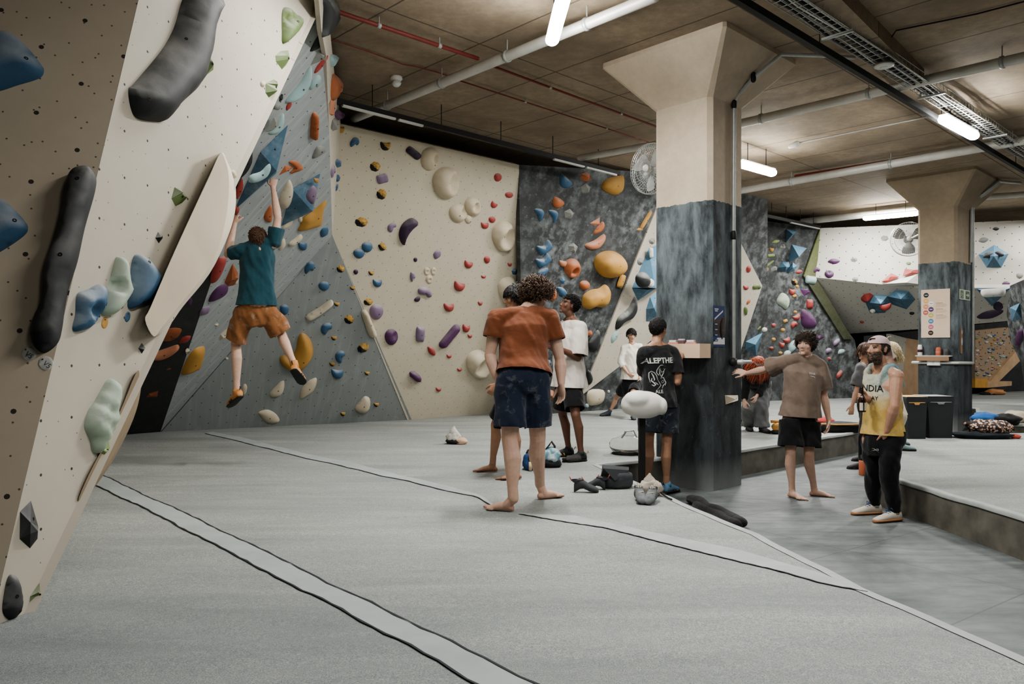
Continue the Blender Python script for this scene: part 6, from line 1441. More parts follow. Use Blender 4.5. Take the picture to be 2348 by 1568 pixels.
# ---- 5: woman in the white jumper walking far behind
h = Human(14.2, .94); J = h.J
h.j('hipR', 1436, 882, 0); h.j('hipL', 1456, 882, 0); h.j('shR', 1431, 798, 0); h.j('shL', 1467, 797, .02); h.j('neck', 1449, 787, 0); h.j('head', 1448, 768, -.02)
h.j('elR', 1423, 832, -.06); h.j('wrR', 1440, 856, -.18); h.j('elL', 1473, 832, 0); h.j('wrL', 1467, 862, -.1)
h.ground('R', 1397, 953, MAT, 215, 0, .23); h.ground('L', 1450, 961, MAT, 270, .03, .23)
J['knR'] = W(1412, 914, J['heR'].y); J['knL'] = W(1450, 915, J['heL'].y-.1); J['anR'] = J['heR']+Vector((.02, -.02, .09)); J['anL'] = J['heL']+Vector((0, -.03, .1))
build_human(h, 'person in a white jumper and black shorts walking in front of the white wedge', SK2, (30, 24, 22), (.12, -.94, -.26), None, hands={'R': dict(d=(.7, -.3, -.5), n=(.3, .8, .2), curl=.5)}, bare=(), voxel=.008, female=True)
tee(h, cloth('white_jumper', (208, 203, 190), var=.05), hem=.14, loose=.03, seed=8.8, name='jumper', amp=.012, long=.35, voxel=.011)
shorts(h, cloth('black_shorts', (26, 26, 28)), len_=.55, r0=.11, r1=.115, voxel=.011)
hair(h, hair_mat('black', (30, 27, 26)), 900, .07, .002, flow=(0, -.7, -.4), lift=.15, rad=.005, cap=.010, seed=12, droop=.4)
for sd in 'LR': shoe(h, sd, plain('climbing_shoe_grey', (70, 84, 92), .7), name='climbing_shoe', thick=.016)
# ---- 6: man in the printed black t-shirt at the column shelf
h = Human(8.25, 1.04); J = h.J
h.j('hipL', 1489, 925, -.04); h.j('hipR', 1530, 925, .05); h.j('shL', 1477, 812, -.06); h.j('shR', 1544, 810, .08); h.j('neck', 1505, 785, 0); h.j('head', 1509, 755, .04)
h.j('elL', 1482, 872, .12); h.j('wrL', 1512, 850, .24); h.j('elR', 1553, 876, .0); h.j('wrR', 1558, 826, .06)
h.ground('L', 1482, 1128, 0, 110, 0); h.ground('R', 1527, 1134, 0, 50, .02)
J['anL'] = W(1487, 1100, J['heL'].y); J['anR'] = W(1528, 1108, J['heR'].y+.03); J['knL'] = W(1488, 1012, 8.2); J['knR'] = W(1529, 1018, 8.25)
build_human(h, 'person seen from behind in a black t-shirt with a white print, at the wooden shelf', SKA, (22, 19, 18), (.60, .78, -.08), None, hands={'R': dict(d=(.2, .5, .75), n=(-.2, .8, -.4), curl=.5), 'L': dict(d=(.7, .6, .2), n=(0, .3, -1), curl=.4)}, bare=(), voxel=.006)
bt = tee(h, cloth('washed_black', (31, 32, 34), chalk=.06), hem=-.06, sleeve=.72, loose=.022, seed=2.9, amp=.009, flare=.02, sl_r=.085)
gd_ = h.last
PW = plain('print_white', (176, 178, 174), .8, var=.05)
R6 = (J['shR']-J['shL']).normalized(); U6 = h.upv
cc = W(1492, 842, 8.25)
print_on(h, gd_, bt, 'ALEPTHE', W(1504, 827, 8.2), R6, U6, .080, PW, bold=.03, outdir=Vector((0, -1, 0)))
def fp(L_): return [((x-380)/100., (725-y)/100.) for x, y in L_]
strk = [(fp(q), w) for q, w in (([(470, 500), (420, 500), (385, 530), (350, 590), (345, 640), (380, 690), (400, 640), (385, 570)], .13), ([(400, 540), (415, 590), (440, 635), (480, 620), (500, 580), (520, 570)], .10), ([(495, 580), (480, 560)], .08),
    ([(245, 830), (225, 720), (225, 640), (260, 610), (310, 640), (345, 690), (370, 780)], .12), ([(260, 640), (290, 700), (310, 770), (300, 790)], .2), ([(270, 740), (260, 790), (300, 830), (325, 870), (300, 890), (265, 865)], .22), ([(320, 820), (350, 850), (375, 870)], .16),
    ([(405, 620), (410, 690), (440, 720), (480, 650), (495, 600)], .12), ([(480, 640), (440, 700), (420, 760)], .14), ([(440, 740), (480, 735), (505, 790), (530, 830), (510, 890)], .2), ([(430, 800), (450, 840), (480, 830), (470, 790), (440, 790)], .1), ([(370, 780), (400, 830), (425, 880), (390, 920), (350, 960)], .1), ([(510, 850), (465, 890), (450, 940)], .16))]
print_on(h, gd_, bt, None, W(1500, 864, 8.2), R6, U6, .056, PW, name='line_drawing', strokes=strk, outdir=Vector((0, -1, 0)))
print_on(h, gd_, bt, 'ALE', W(1500, 897, 8.2), R6, U6, .05, PW, bold=.02, outdir=Vector((0, -1, 0)))
shorts(h, cloth('chalky_dark', (42, 50, 60), chalk=.45), len_=.74, r0=.115, r1=.118, seed=5.)
hair(h, hair_mat('black', (30, 27, 26)), 2500, .024, .002, flow=(.1, -.3, -.8), lift=.10, rad=.0030, cap=.007, seed=15, segs=5, region=lambda x, y, z: z > .005+(.95*y if y < 0 else .7*y) and not (y > .03 and z < .06))
for sd in 'LR': shoe(h, sd, plain('climbing_shoe_blue', (84, 130, 160), .7), accent=plain('climbing_shoe_black', (40, 42, 46), .7), name='climbing_shoe', thick=.018)
# ---- 7: red haired person bending over a chalk bucket
h = Human(11.6, .98); J = h.J
h.j('hipL', 1752, 884, .14); h.j('hipR', 1724, 884, .16); h.j('shL', 1760, 842, -.26); h.j('shR', 1712, 842, -.26); h.j('neck', 1739, 838, -.34); h.j('head', 1740, 838, -.46)
h.j('elL', 1756, 880, -.26); h.j('wrL', 1735, 908, -.36); h.j('elR', 1710, 884, -.30); h.j('wrR', 1707, 918, -.38)
h.ground('L', 1745, 990, MAT, 280, 0); h.ground('R', 1714, 986, MAT, 265, 0)
J['knL'] = W(1746, 938, 11.6); J['knR'] = W(1718, 936, 11.65); J['anL'] = J['heL']+Vector((0, -.04, .09)); J['anR'] = J['heR']+Vector((0, -.04, .09))
build_human(h, 'red haired person in a black jacket and grey baggy trousers bending over a chalk bucket', SK1, (150, 64, 30), (.04, -.80, -.60), (0, -.3, 1), hands={'R': dict(d=(0, -.1, -1), n=(.7, .5, 0), curl=.5), 'L': dict(d=(-.4, -.2, -.8), n=(-.6, .6, 0), curl=.5)}, bare=(), voxel=.008, female=True)
tee(h, cloth('black_jacket', (28, 28, 30)), hem=-.05, loose=.04, seed=3.8, name='jacket', amp=.014, long=.92, voxel=.011)
shorts(h, cloth('grey_baggy', (96, 98, 98)), len_=1.93, r0=.12, r1=.115, seed=1., amp=.02, name='trousers', cuffs=.115, voxel=.011)
hair(h, hair_mat('ginger', (176, 78, 34)), 1900, .30, .006, flow=(0, -.2, -.1), lift=.1, rad=.005, cap=.012, seed=18, droop=1.2, region=lambda x, y, z: z > .02+(.6*y if y > 0 else 1.2*y))
m = MB(); m.loft([(h.hp(0, -.01+.02*k, .055-.012*k), h.hr*(.086*h.s), h.hf*(.104*h.s)) for k in (0, 1)], 24, cap=False)
ve = [h.hp(.094*math.sin(a), -.012+.112*math.cos(a), z+.02*math.cos(a)) for z in (.035, .075) for a in [i*2*math.pi/28 for i in range(28)]]; put('headband', ve, [(i, (i+1) % 28, 28+(i+1) % 28, 28+i) for i in range(28)], plain('headband_grey', (150, 152, 150), .8), h.root)
for sd in 'LR': shoe(h, sd, plain('trainer_dark', (60, 54, 56), .7), name='shoe')
# ---- 8: man in the grey brown t-shirt leaning on the column
h = Human(8.10, 1.01); J = h.J
h.j('hipR', 1812, 962, -.02); h.j('hipL', 1857, 966, .03); h.j('shR', 1807, 828, .03); h.j('shL', 1880, 840, .0); h.j('neck', 1848, 813, .02); h.j('head', 1848, 789, -.02)
h.j('elR', 1750, 848, .26); h.J['wrR'] = W(1712, 856, 8.55); h.j('elL', 1890, 910, .05); h.j('wrL', 1900, 962, -.02)
h.ground('R', 1808, 1139, 0, 292, 0); h.ground('L', 1856, 1136, 0, 335, 0)
J['anR'] = J['heR']+Vector((.02, -.045, .09)); J['anL'] = J['heL']+Vector((.04, -.02, .09)); J['knR'] = W(1813, 1038, 8.02); J['knL'] = W(1855, 1040, 8.08)
build_human(h, 'barefoot person in a grey brown t-shirt and black shorts leaning one arm on the column', SK1, (58, 42, 34), (-.66, -.72, -.02), (.05, 0, 1), hands={'R': dict(d=(-.85, .45, .25), n=(-.3, .75, -.3), curl=.28, spread=.16), 'L': dict(d=(-.12, -.15, -1), n=(-.8, .1, .1), curl=.3)}, voxel=.0055)
TAUPE = cloth('taupe', (124, 106, 92), chalk=.04)
tt = tee(h, TAUPE, hem=.07, sleeve=.72, loose=.035, seed=6.1, amp=.013, flare=.03, sl_r=.098, hemtilt=(-.06, 0, -1)); g8 = h.last
R8 = (J['shL']-J['shR']).normalized()
print_on(h, g8, tt, 'RIVA', W(1866, 857, 7.9), R8, h.upv, .030, PW, bold=.02, outdir=Vector((0, -1, 0)))
print_on(h, g8, tt, None, W(1867, 863, 7.9), R8, h.upv, .03, PW, name='emblem', strokes=[([(-1, .1), (-.2, -.1), (.4, 0), (.9, -.3)], .3), ([(.4, 0), (.9, -.7)], .2)], outdir=Vector((0, -1, 0)))
shorts(h, cloth('black_shorts', (26, 26, 28)), top=.32, len_=.80, r0=.116, r1=.128, seed=2.5)
hair(h, hair_mat('dark_brown', (62, 48, 38)), 2200, .055, .005, flow=(.3, .55, -.3), lift=.28, rad=.0034, cap=.009, seed=21, region=lambda x, y, z: z > .0+(.95*y if y < 0 else .7*y) and not (y > .045 and z < .066), droop=.15)
# ---- 9: bearded man in the tie dye vest
h = Human(7.0, 1.0, b=1.1); J = h.J
h.j('hipR', 2000, 1006, .12); h.j('hipL', 2046, 1004, -.06); h.j('shR', 1996, 856, .22); h.j('shL', 2056, 862, -.12); h.j('neck', 2020, 838, .05); h.j('head', 2013, 800, .02)
h.j('elL', 2051, 932, -.20); h.j('wrL', 2034, 988, -.12); h.j('elR', 1994, 928, .26); h.j('wrR', 1992, 914, .0)
h.ground('L', 2062, 1194, 0, 198, 0, .27); h.ground('R', 2016, 1178, 0, 190, 0, .27)
J['anL'] = J['heL']+Vector((-.05, 0, .10)); J['anR'] = J['heR']+Vector((-.05, 0, .10)); J['knL'] = W(2040, 1084, 6.92); J['knR'] = W(2004, 1080, 7.12)
build_human(h, 'bearded person in a tie-dye vest, backwards pink cap and black joggers, holding a bottle', (190, 142, 112), (40, 30, 26), (-.93, -.36, .03), None, hands={'R': dict(d=(-1, -.08, .1), n=(-.1, -1, 0), curl=.72, spread=.03), 'L': dict(d=(.12, .35, -1), n=(.0, 1., 0), curl=.25)}, bare=(), beard=(96, 76, 62), bulk=1.1, voxel=.0055)
t = NT('tie_dye'); co = t.coord(); sp = t.n('ShaderNodeSeparateXYZ'); t.l(t.n('ShaderNodeNewGeometry').outputs['Position'], sp.inputs[0])
wz = t.math('ADD', sp.outputs[2], t.math('MULTIPLY', t.math('SUBTRACT', t.noise(co, 6, 5, .65, 1.), .5), .28))
yel = t.ramp(wz, 1.04, 1.16, 1., 0.); tl = t.math('MULTIPLY', t.ramp(wz, 1.14, 1.26), t.ramp(t.math('ADD', sp.outputs[0], t.math('MULTIPLY', t.noise(co, 5, 4), .12)), 3.32, 3.46))
cl = t.mix(tl, srgb((206, 194, 160)), srgb((112, 158, 168))); cl = t.mix(yel, cl, srgb((206, 168, 66)))
pat = t.ramp(t.noise(co, 11, 6, .7, 1.6), .5, .68); cl = t.mix(t.math('MULTIPLY', pat, .45), cl, srgb((70, 118, 120)))
pat2 = t.ramp(t.noise(co, 5, 5, .7, 1.6), .56, .7); cl = t.mix(t.math('MULTIPLY', pat2, .5), cl, srgb((214, 200, 150))); t.col(cl); t.bump(t.noise(co, 22, 4), .2, .01); TIE = t.set(.85, 0, .15)
vest = tee(h, TIE, hem=.06, loose=.016, seed=7.2, amp=.010, tank=True, name='vest', neck=1.0, flare=.0); g9 = h.last
Rf = h.axes(.7)[1]; rr = h.axes(.7)[0]
face_n = (Rf*.8-rr*.6).normalized(); right9 = face_n.cross(UPV)*-1
right9 = UPV.cross(face_n).normalized()
BLKP = plain('print_black', (34, 34, 36), .8)
print_on(h, g9, vest, 'INDIA', W(1990, 892, 6.9), right9, UPV, .085, BLKP, bold=.01, outdir=face_n)
print_on(h, g9, vest, 'SPRAY', W(1990, 914, 6.9), right9, UPV, .05, BLKP, bold=.01, outdir=face_n)
jg = shorts(h, cloth('joggers', (25, 26, 29)), top=.13, len_=1.96, r0=.098, r1=.076, seed=4., amp=.014, name='joggers', cuffs=.055); gj = h.last
print_on(h, gj, jg, None, W(2025, 1036, 6.8), Vector((1, 0, 0)), UPV, .022, PW, name='emblem', strokes=[([(-.9, .5), (-.35, .35), (0, 0), (.35, .35), (.75, .5)], .2), ([(-.9, -.4), (-.35, -.3), (0, 0), (.35, -.3), (.75, -.4)], .2), ([(.75, .55), (.85, .1), (.75, -.45)], .25), ([(-1, -1), (1.1, -1)], .16)], outdir=Vector((0, -1, 0)))
bm_ = hair_mat('beard', (100, 82, 68))
hair(h, bm_, 900, .028, .003, flow=(0, .3, -.6), lift=.5, rad=.0032, cap=-.012, seed=31, name='beard', region=lambda x, y, z: False)
m = MB(); R_ = random.Random(4); k = 0
while k < 900:
    x, z, y = R_.uniform(-.066, .066), R_.uniform(-.112, -.02), 0
    lim = -.036 if abs(x) < .03 else (-.02 if abs(x) > .05 else -.03)
    if z > lim or (abs(x) < .022 and -.070 < z < -.054): continue
    y = .094*math.sqrt(max(0., 1-(x/.07)**2))-(.12*max(0, -.07-z)); yy = y*(1 if z > -.09 else .85)
    k += 1; p = h.hp(x, yy-.006, z); d = (h.hr*x*5+h.hf*.35-h.hu*.9+Vector((R_.uniform(-.3, .3), R_.uniform(-.3, .3), R_.uniform(-.2, .2)))).normalized(); L_ = R_.uniform(.010, .020)
    m.tube([p, p+d*L_*.5, p+d*L_+UPV*-.004], [.0034, .003, .0008], 4, rnd=False)
bpy.data.objects.remove([o for o in h.root.children if o.name.startswith('beard')][0]); m.build('beard', bm_, h.root)
hair(h, hair_mat('grey_brown', (72, 62, 56)), 500, .022, .001, flow=(0, -.5, -.6), lift=.2, rad=.0034, cap=.003, seed=33, region=lambda x, y, z: -.045 < z < .05 and y < .035 and (abs(x) > .04 or y < -.05) and not (y > .0 and z < -.02))
PINK = cloth('cap_pink', (196, 172, 172)); vs, fs = [], []; n1_, n2_ = 28, 9
for j in range(n2_+1):
    for i in range(n1_):
        a = 2*math.pi*i/n1_; tt_ = math.pi/2*j/n2_*.98; y = math.cos(a); zlow = .048-.0*y
        vs.append(h.hp(.088*math.cos(tt_)*math.sin(a), -.014+.108*math.cos(tt_)*y, (.05 if y > 0 else .05+.035*y)+(.076-(.0 if y > 0 else .035*y))*math.sin(tt_)))
for j in range(n2_):
    for i in range(n1_):
        if j == 0 and False: continue
        y = math.cos(2*math.pi*(i+.5)/n1_)
        if y > .93 and j in (2, 3): continue
        fs.append((j*n1_+i, j*n1_+(i+1) % n1_, (j+1)*n1_+(i+1) % n1_, (j+1)*n1_+i))
capo = put('cap', vs, fs, PINK, h.root)
vs, fs = [], []
for j in range(5):
    for i in range(11):
        a = math.pi+(i/10-.5)*1.9; rr_ = 1+.55*j/4*(.35+.65*math.cos((i/10-.5)*3.0)); vs.append(h.hp(.09*rr_*math.sin(a), -.014+.11*rr_*math.cos(a), .018-.075*(j/4)-.03*(abs(i/10-.5)*2)**2*(j/4)))
for j in range(4):
    for i in range(10): fs.append((j*11+i, j*11+i+1, (j+1)*11+i+1, (j+1)*11+i))
put('brim', vs, fs, PINK, capo)
GUM = plain('gum_sole', (176, 118, 72), .7); CREAMS = plain('shoe_cream_suede', (192, 184, 168), .85); LACE = plain('lace_blue', (36, 74, 130), .8)
for sd in 'LR': shoe(h, sd, CREAMS, sole=GUM, laces=LACE, thick=.030)
hand9 = J['wrR']+Vector((-1, -.08, .1)).normalized()*.082*h.s+Vector((-.1, -1, 0)).normalized()*.046
# ---- 10: person in grey t-shirt and tights behind the bearded one
h = Human(10.3, .93); J = h.J
h.j('hipR', 1982, 930, .08); h.j('hipL', 1990, 930, -.08); h.j('shR', 1979, 846, .15); h.j('shL', 1975, 846, -.15); h.j('neck', 1983, 828, 0); h.j('head', 1983, 806, 0)
h.j('elL', 1964, 895, -.17); h.j('wrL', 1954, 930, -.18); h.j('elR', 1990, 895, .17); h.j('wrR', 1985, 930, .17)
h.ground('L', 1984, 1075, 0, 178, 0, .24); h.ground('R', 1992, 1057, 0, 178, 0, .24)
J['anL'] = J['heL']+Vector((-.04, 0, .09)); J['anR'] = J['heR']+Vector((-.04, 0, .09)); J['knL'] = W(1978, 1000, J['heL'].y); J['knR'] = W(1986, 995, J['heR'].y)
build_human(h, 'person in a grey t-shirt and black leggings standing behind the bearded person', SK2, (70, 48, 36), (-.93, -.3, 0), None, hands={'L': dict(d=(-.15, 0, -1), n=(.4, .8, 0), curl=.3)}, bare=(), voxel=.008, female=True)
tee(h, cloth('faded_grey', (92, 92, 94)), hem=.1, sleeve=.8, loose=.03, seed=1.9, amp=.012, sl_r=.09, voxel=.011); g10 = h.last
shorts(h, cloth('leggings', (24, 24, 27)), top=.3, len_=1.96, r0=.092, r1=.062, amp=.003, name='leggings', cuffs=.045, voxel=.010)
hair(h, hair_mat('brown_bob', (92, 62, 46)), 1100, .15, .004, flow=(0, -.5, -.5), lift=.15, rad=.005, cap=.01, seed=41, droop=.7)
for sd in 'LR': shoe(h, sd, plain('trainer_dark', (60, 54, 56), .7), name='shoe')
# ---- 11: fair haired person crouched on the mat edge, almost hidden by the bearded one
h = Human(9.7, .93); J = h.J
h.j('hipR', 2048, 952, .1); h.j('hipL', 2056, 952, -.1); h.j('shR', 2036, 862, .15); h.j('shL', 2046, 864, -.15); h.j('neck', 2042, 846, 0); h.j('head', 2040, 808, 0)
h.j('elL', 2040, 915, -.2); h.j('wrL', 2022, 948, -.15); h.j('elR', 2034, 912, .2); h.j('wrR', 2016, 948, .2)
h.ground('L', 2052, 1032, MAT, 340, 0, .24); h.ground('R', 2040, 1020, MAT, 340, 0, .24)
J['anL'] = J['heL']+Vector((.03, 0, .09)); J['anR'] = J['heR']+Vector((.03, 0, .09)); J['knL'] = W(2044, 985, J['heL'].y-.1); J['knR'] = W(2036, 980, J['heR'].y)
build_human(h, 'fair haired person in beige with teal trainers, almost hidden behind the bearded person', SK1, (200, 176, 120), (-.9, .1, 0), None, bare=(), voxel=.009, female=True)
tee(h, cloth('beige_top', (196, 184, 164)), hem=.0, loose=.02, long=.9, voxel=.011, name='jumper')
shorts(h, cloth('beige_trousers', (190, 180, 160)), len_=1.9, r0=.1, r1=.085, name='trousers', cuffs=.08, voxel=.011)
hair(h, hair_mat('blond', (206, 186, 140)), 1000, .12, .004, flow=(0, -.6, -.4), lift=.2, rad=.005, cap=.02, seed=44, droop=.6)
for sd in 'LR': shoe(h, sd, plain('trainer_teal', (120, 150, 152), .7), laces=plain('lace_white', (200, 205, 205), .8), name='shoe')
# ================================================================ things lying about, signs and furniture
def text_mesh(name, text, c, right, up, size, mat, parent, bold=.0, lift=.002):
    cu = bpy.data.curves.new('t', 'FONT'); cu.body = text; cu.align_x = 'CENTER'; cu.align_y = 'CENTER'; cu.size = 1; cu.offset = bold; cu.resolution_u = 2
    o = bpy.data.objects.new('t', cu); COL.objects.link(o); dg = bpy.context.evaluated_depsgraph_get(); dg.update(); me = bpy.data.meshes.new_from_object(o.evaluated_get(dg))
    n = right.cross(up).normalized(); vs = [c+right*v.co.x*size+up*v.co.y*size+n*lift for v in me.vertices]; fs = [tuple(p.vertices) for p in me.polygons]
    bpy.data.objects.remove(o); bpy.data.meshes.remove(me); return put(name, vs, fs, mat, parent, smooth=False)
def lump(c, rx, ry, rz, seed=0, amp=.25, sq=.0, n=22, m_=14, freq=2.2, rot=0., flatb=True):
    """a soft cloth-like lump resting on z = c.z"""
    vs = []; fs = []; cr, sr = math.cos(rot), math.sin(rot)
    for j in range(m_+1):
        t = -math.pi/2+math.pi*j/m_
        for i in range(n):
            a = 2*math.pi*i/n; d = Vector((math.cos(t)*math.cos(a), math.cos(t)*math.sin(a), math.sin(t)))
            k = 1+amp*noise.noise(d*freq+Vector((seed*3.1, seed, 0)))+amp*.5*noise.noise(d*freq*2.6+Vector((seed, 5, 1)))
            if sq: k *= 1/max(.001, (abs(d.x)**4+abs(d.y)**4+abs(d.z)**4)**.25)**sq
            x, y, z = d.x*rx*k, d.y*ry*k, d.z*rz*k
            z = max(z+rz*.8, 0.) if flatb else z+rz
            vs.append((c.x+x*cr-y*sr, c.y+x*sr+y*cr, c.z+z))
    for j in range(m_):
        for i in range(n): fs.append((j*n+i, j*n+(i+1) % n, (j+1)*n+(i+1) % n, (j+1)*n+i))
    m = MB(); m.add(vs, fs); return m
def mzp(px, py, lift=.0):
    p = ZP(px, py, MAT); p.z = mz(p.x, p.y)+lift; return p
# ---- wooden shelf box on the column
nL = -B
def cl(a, out, z): return C1+A*a+nL*out+UP*z
e = empty('shelf_box', cl(.36, .11, 1.55), 'pale wooden box shelf screwed to the left face of the near column', 'shelf')
def cbox(name, a0, a1, o0, o1, z0, z1, mat, parent, bev=0):
    m = MB(); m.box(cl((a0+a1)/2, (o0+o1)/2, (z0+z1)/2), A, nL, UP, (a1-a0)/2, (o1-o0)/2, (z1-z0)/2); return m.build(name, mat, parent, smooth=False)
PLYL = plain('shelf_ply', (216, 184, 150), .6, var=.08, vs=4)
cbox('front_panel', .0, .76, .205, .222, 1.475, 1.632, PLYL, e); cbox('bottom_panel', .0, .76, .004, .205, 1.475, 1.492, PLYL, e); cbox('end_panel', .0, .017, .004, .205, 1.492, 1.632, PLYL, e); cbox('end_panel', .743, .76, .004, .205, 1.492, 1.632, PLYL, e)
cbox('back_panel', .017, .743, .004, .02, 1.492, 1.60, PLYL, e); cbox('divider', .02, .743, .02, .205, 1.60, 1.612, PLYL, e)
for a, z, c, lb, kind in ((.17, .05, (200, 110, 100), 'red brush block on top of the wooden box shelf', 'b'), (.29, .062, (150, 130, 150), 'small mauve tub on the wooden box shelf', 't'), (.40, .045, (196, 120, 96), 'coral soap-like block on the wooden box shelf', 'b')):
    p = cl(a, .13, 1.612)
    e = empty('brush' if kind == 'b' else 'tub', p, lb, 'brush' if kind == 'b' else 'tub')
    cm = plain('shelf_item_%d' % c[0], c, .5)
    if kind == 't':
        m = MB(); m.loft([(p+UP*q, A*r, nL*r) for q, r in ((0, .035), (.05, .038), (.052, .042), (.066, .042))], 16); m.build('pot', cm, e); m = MB(); m.loft([(p+UP*q, A*r, nL*r) for q, r in ((.066, .040), (.074, .036))], 16); m.build('lid', WHITEP, e)
    else:
        m = MB(); m.tube([p-A*.045+UP*.022, p+A*.045+UP*.022], .024, 12, flat=.85); m.build('handle', cm, e); m = MB(); m.box(p+UP*.05, A, nL, UP, .045, .018, .012); m.build('bristles', WHITEP, e, smooth=False)
# ---- poster on the near column
nR = -A
def cr(b, out, z): return C1+B*b+nR*out+UP*z
def quad_on(fn, name, b0, b1, z0, z1, out, mat, parent, bend=0):
    vs = [fn(b0, out, z0), fn(b1, out, z0), fn(b1, out, z1), fn(b0, out, z1)]; return put(name, vs, [(0, 1, 2, 3)], mat, parent, smooth=False)
PBL = plain('poster_blue', (38, 62, 112), .6, var=.05); PPH = None
t = NT('poster_photo'); co = t.coord('Object', scale=(6, 6, 4)); f = t.ramp(t.noise(co, 3, 6, .7), .35, .65); f2 = t.ramp(t.noise(co, 1.3, 2), .45, .55)
t.col(t.mix(f2, t.mix(f, srgb((44, 36, 30)), srgb((120, 84, 54))), t.mix(f, srgb((28, 26, 26)), srgb((70, 56, 46))))); PPH = t.set(.5)
PWH = plain('poster_white', (205, 205, 205), .6, var=.03)
e = empty('poster', cr(.16, .008, 1.85), 'blue climbing poster with a dark photo on the right face of the near column', 'poster')
zt, zb = 2.055, 1.60
quad_on(cr, 'sheet', .035, .275, zb, zt, .006, PBL, e); quad_on(cr, 'photo', .037, .273, zb+.12, zt-.16, .008, PPH, e)
put('photo_corner', [cr(.15, .008, zt-.16), cr(.273, .008, zt-.16), cr(.273, .008, zt-.10)], [(0, 1, 2)], PPH, e, smooth=False)
put('white_footer', [cr(.037, .009, zb+.025), cr(.273, .009, zb+.025), cr(.273, .009, zb+.10), cr(.12, .009, zb+.10), (cr(.09, .009, zb+.07)), cr(.037, .009, zb+.05)], [(0, 1, 2, 3, 4, 5)], PWH, e, smooth=False)
put('slanted_heading', [cr(.06, .010, zt-.16), cr(.235, .010, zt-.065), cr(.235, .010, zt-.045), cr(.06, .010, zt-.14)], [(0, 1, 2, 3)], PWH, e, smooth=False)
m = MB()
for k, (b0, b1) in enumerate(((.06, .14), (.065, .125))): vs = [cr(b0, .010, zt-.045-.02*k), cr(b1, .010, zt-.045-.02*k), cr(b1, .010, zt-.032-.02*k), cr(b0, .010, zt-.032-.02*k)]; m.add(vs, [(0, 1, 2, 3)])
m.build('heading_lines', PWH, e, smooth=False)
for k, z in enumerate((zt-.205, zt-.265, zt-.325, zt-.385)):
    o = put('caption_flag', [cr(.05+.006*k, .010, z-.012), cr(.125, .010, z-.012), cr(.135, .010, z+.012), cr(.045, .010, z+.012)], [(0, 1, 2, 3)], PBL, e, smooth=False)
    put('caption_line', [cr(.068, .012, z-.004), cr(.115, .012, z-.004), cr(.115, .012, z+.003), cr(.068, .012, z+.003)], [(0, 1, 2, 3)], PWH, o, smooth=False)
m = MB(); m.tube([cr(.215, .012, zt-.36), cr(.20, .012, zt-.28), cr(.205, .012, zt-.2), cr(.225, .012, zt-.14)], [.012, .02, .026, .008], 8, flat=.1, up=nR); m.build('climber_silhouette', plain('poster_black', (22, 21, 21), .6), e)
# ---- route tag lettering
for k, (px, py) in enumerate(((68, 816), (109, 838))):
    pl_ = PL['N1']; c = pl_.hit(px, py)+pl_.n*.011; host = [q['o'] for q in HOLDS if q['o'].name.startswith('route_tag') and q['w'] == 'N1'][k]
    text_mesh('lettering', 'V5', c, (pl_.u*.75-pl_.v*.66).normalized(), (pl_.v*.75+pl_.u*.66).normalized(), .034, plain('tag_ink', (50, 50, 70), .7), host)
# ---- white boulder on its black post, and the clear tub behind it
c = W(1476, 928, 7.78); e = empty('boulder_on_post', Vector((c.x, c.y, 0)), 'smooth white boulder shape on a slim black post in front of the printed t-shirt', 'boulder')
m = MB(); R_ = .01
m.ell(c, (.222, 0, 0), (0, .13, 0), (0, 0, .142), 24, 16); m.ell(c+Vector((-.06, -.02, .055)), (.15, 0, 0), (0, .13, 0), (0, 0, .095), 20, 12); m.ell(c+Vector((.185, -.0, -.015)), (.055, 0, 0), (0, .10, 0), (0, 0, .09), 20, 12); m.ell(c+Vector((-.15, .02, .0)), (.08, 0, 0), (0, .12, 0), (0, 0, .10), 20, 12)
V, Fs = remesh(m, .012, 8); V[:, 2] = np.maximum(V[:, 2], c.z-.135); put('boulder', V, Fs, plain('boulder_white', (214, 212, 203), .55, var=.02), e)
m = MB(); m.abox((c.x-.035, c.y+.06, 0), (c.x+.028, c.y+.13, c.z-.08)); m.build('post', BLKM, e, smooth=False)
t = NT('clear_plastic'); t.b.inputs['Transmission Weight'].default_value = .92; t.b.inputs['IOR'].default_value = 1.07; t.col(srgb((240, 240, 236))); CLEAR = t.set(.12, 0, .5)
c = mzp(1440, 1040); e = empty('clear_tub', c, 'clear plastic tub with a bent metal handle lying behind the black post', 'tub')
m = MB(); m.loft([(c+UP*z, Vector((r, 0, 0)), Vector((0, r*.8, 0))) for z, r in ((.03, .14), (.035, .19), (.08, .22), (.13, .225), (.18, .19), (.20, .12), (.24, .05), (.27, .045))], 26); m.build('shell', CLEAR, e)
m = MB(); m.loft([(c+UP*z, Vector((r, 0, 0)), Vector((0, r*.8, 0))) for z, r in ((.0, .17), (.012, .20), (.028, .16))], 22); m.build('base', BLKM, e)
m = MB(); m.tube([c+Vector((-.07, 0, .19)), c+Vector((-.02, 0, .27)), c+Vector((.07, 0, .28)), c+Vector((.1, 0, .2))], .011, 8); m.build('handle', GALV, e)
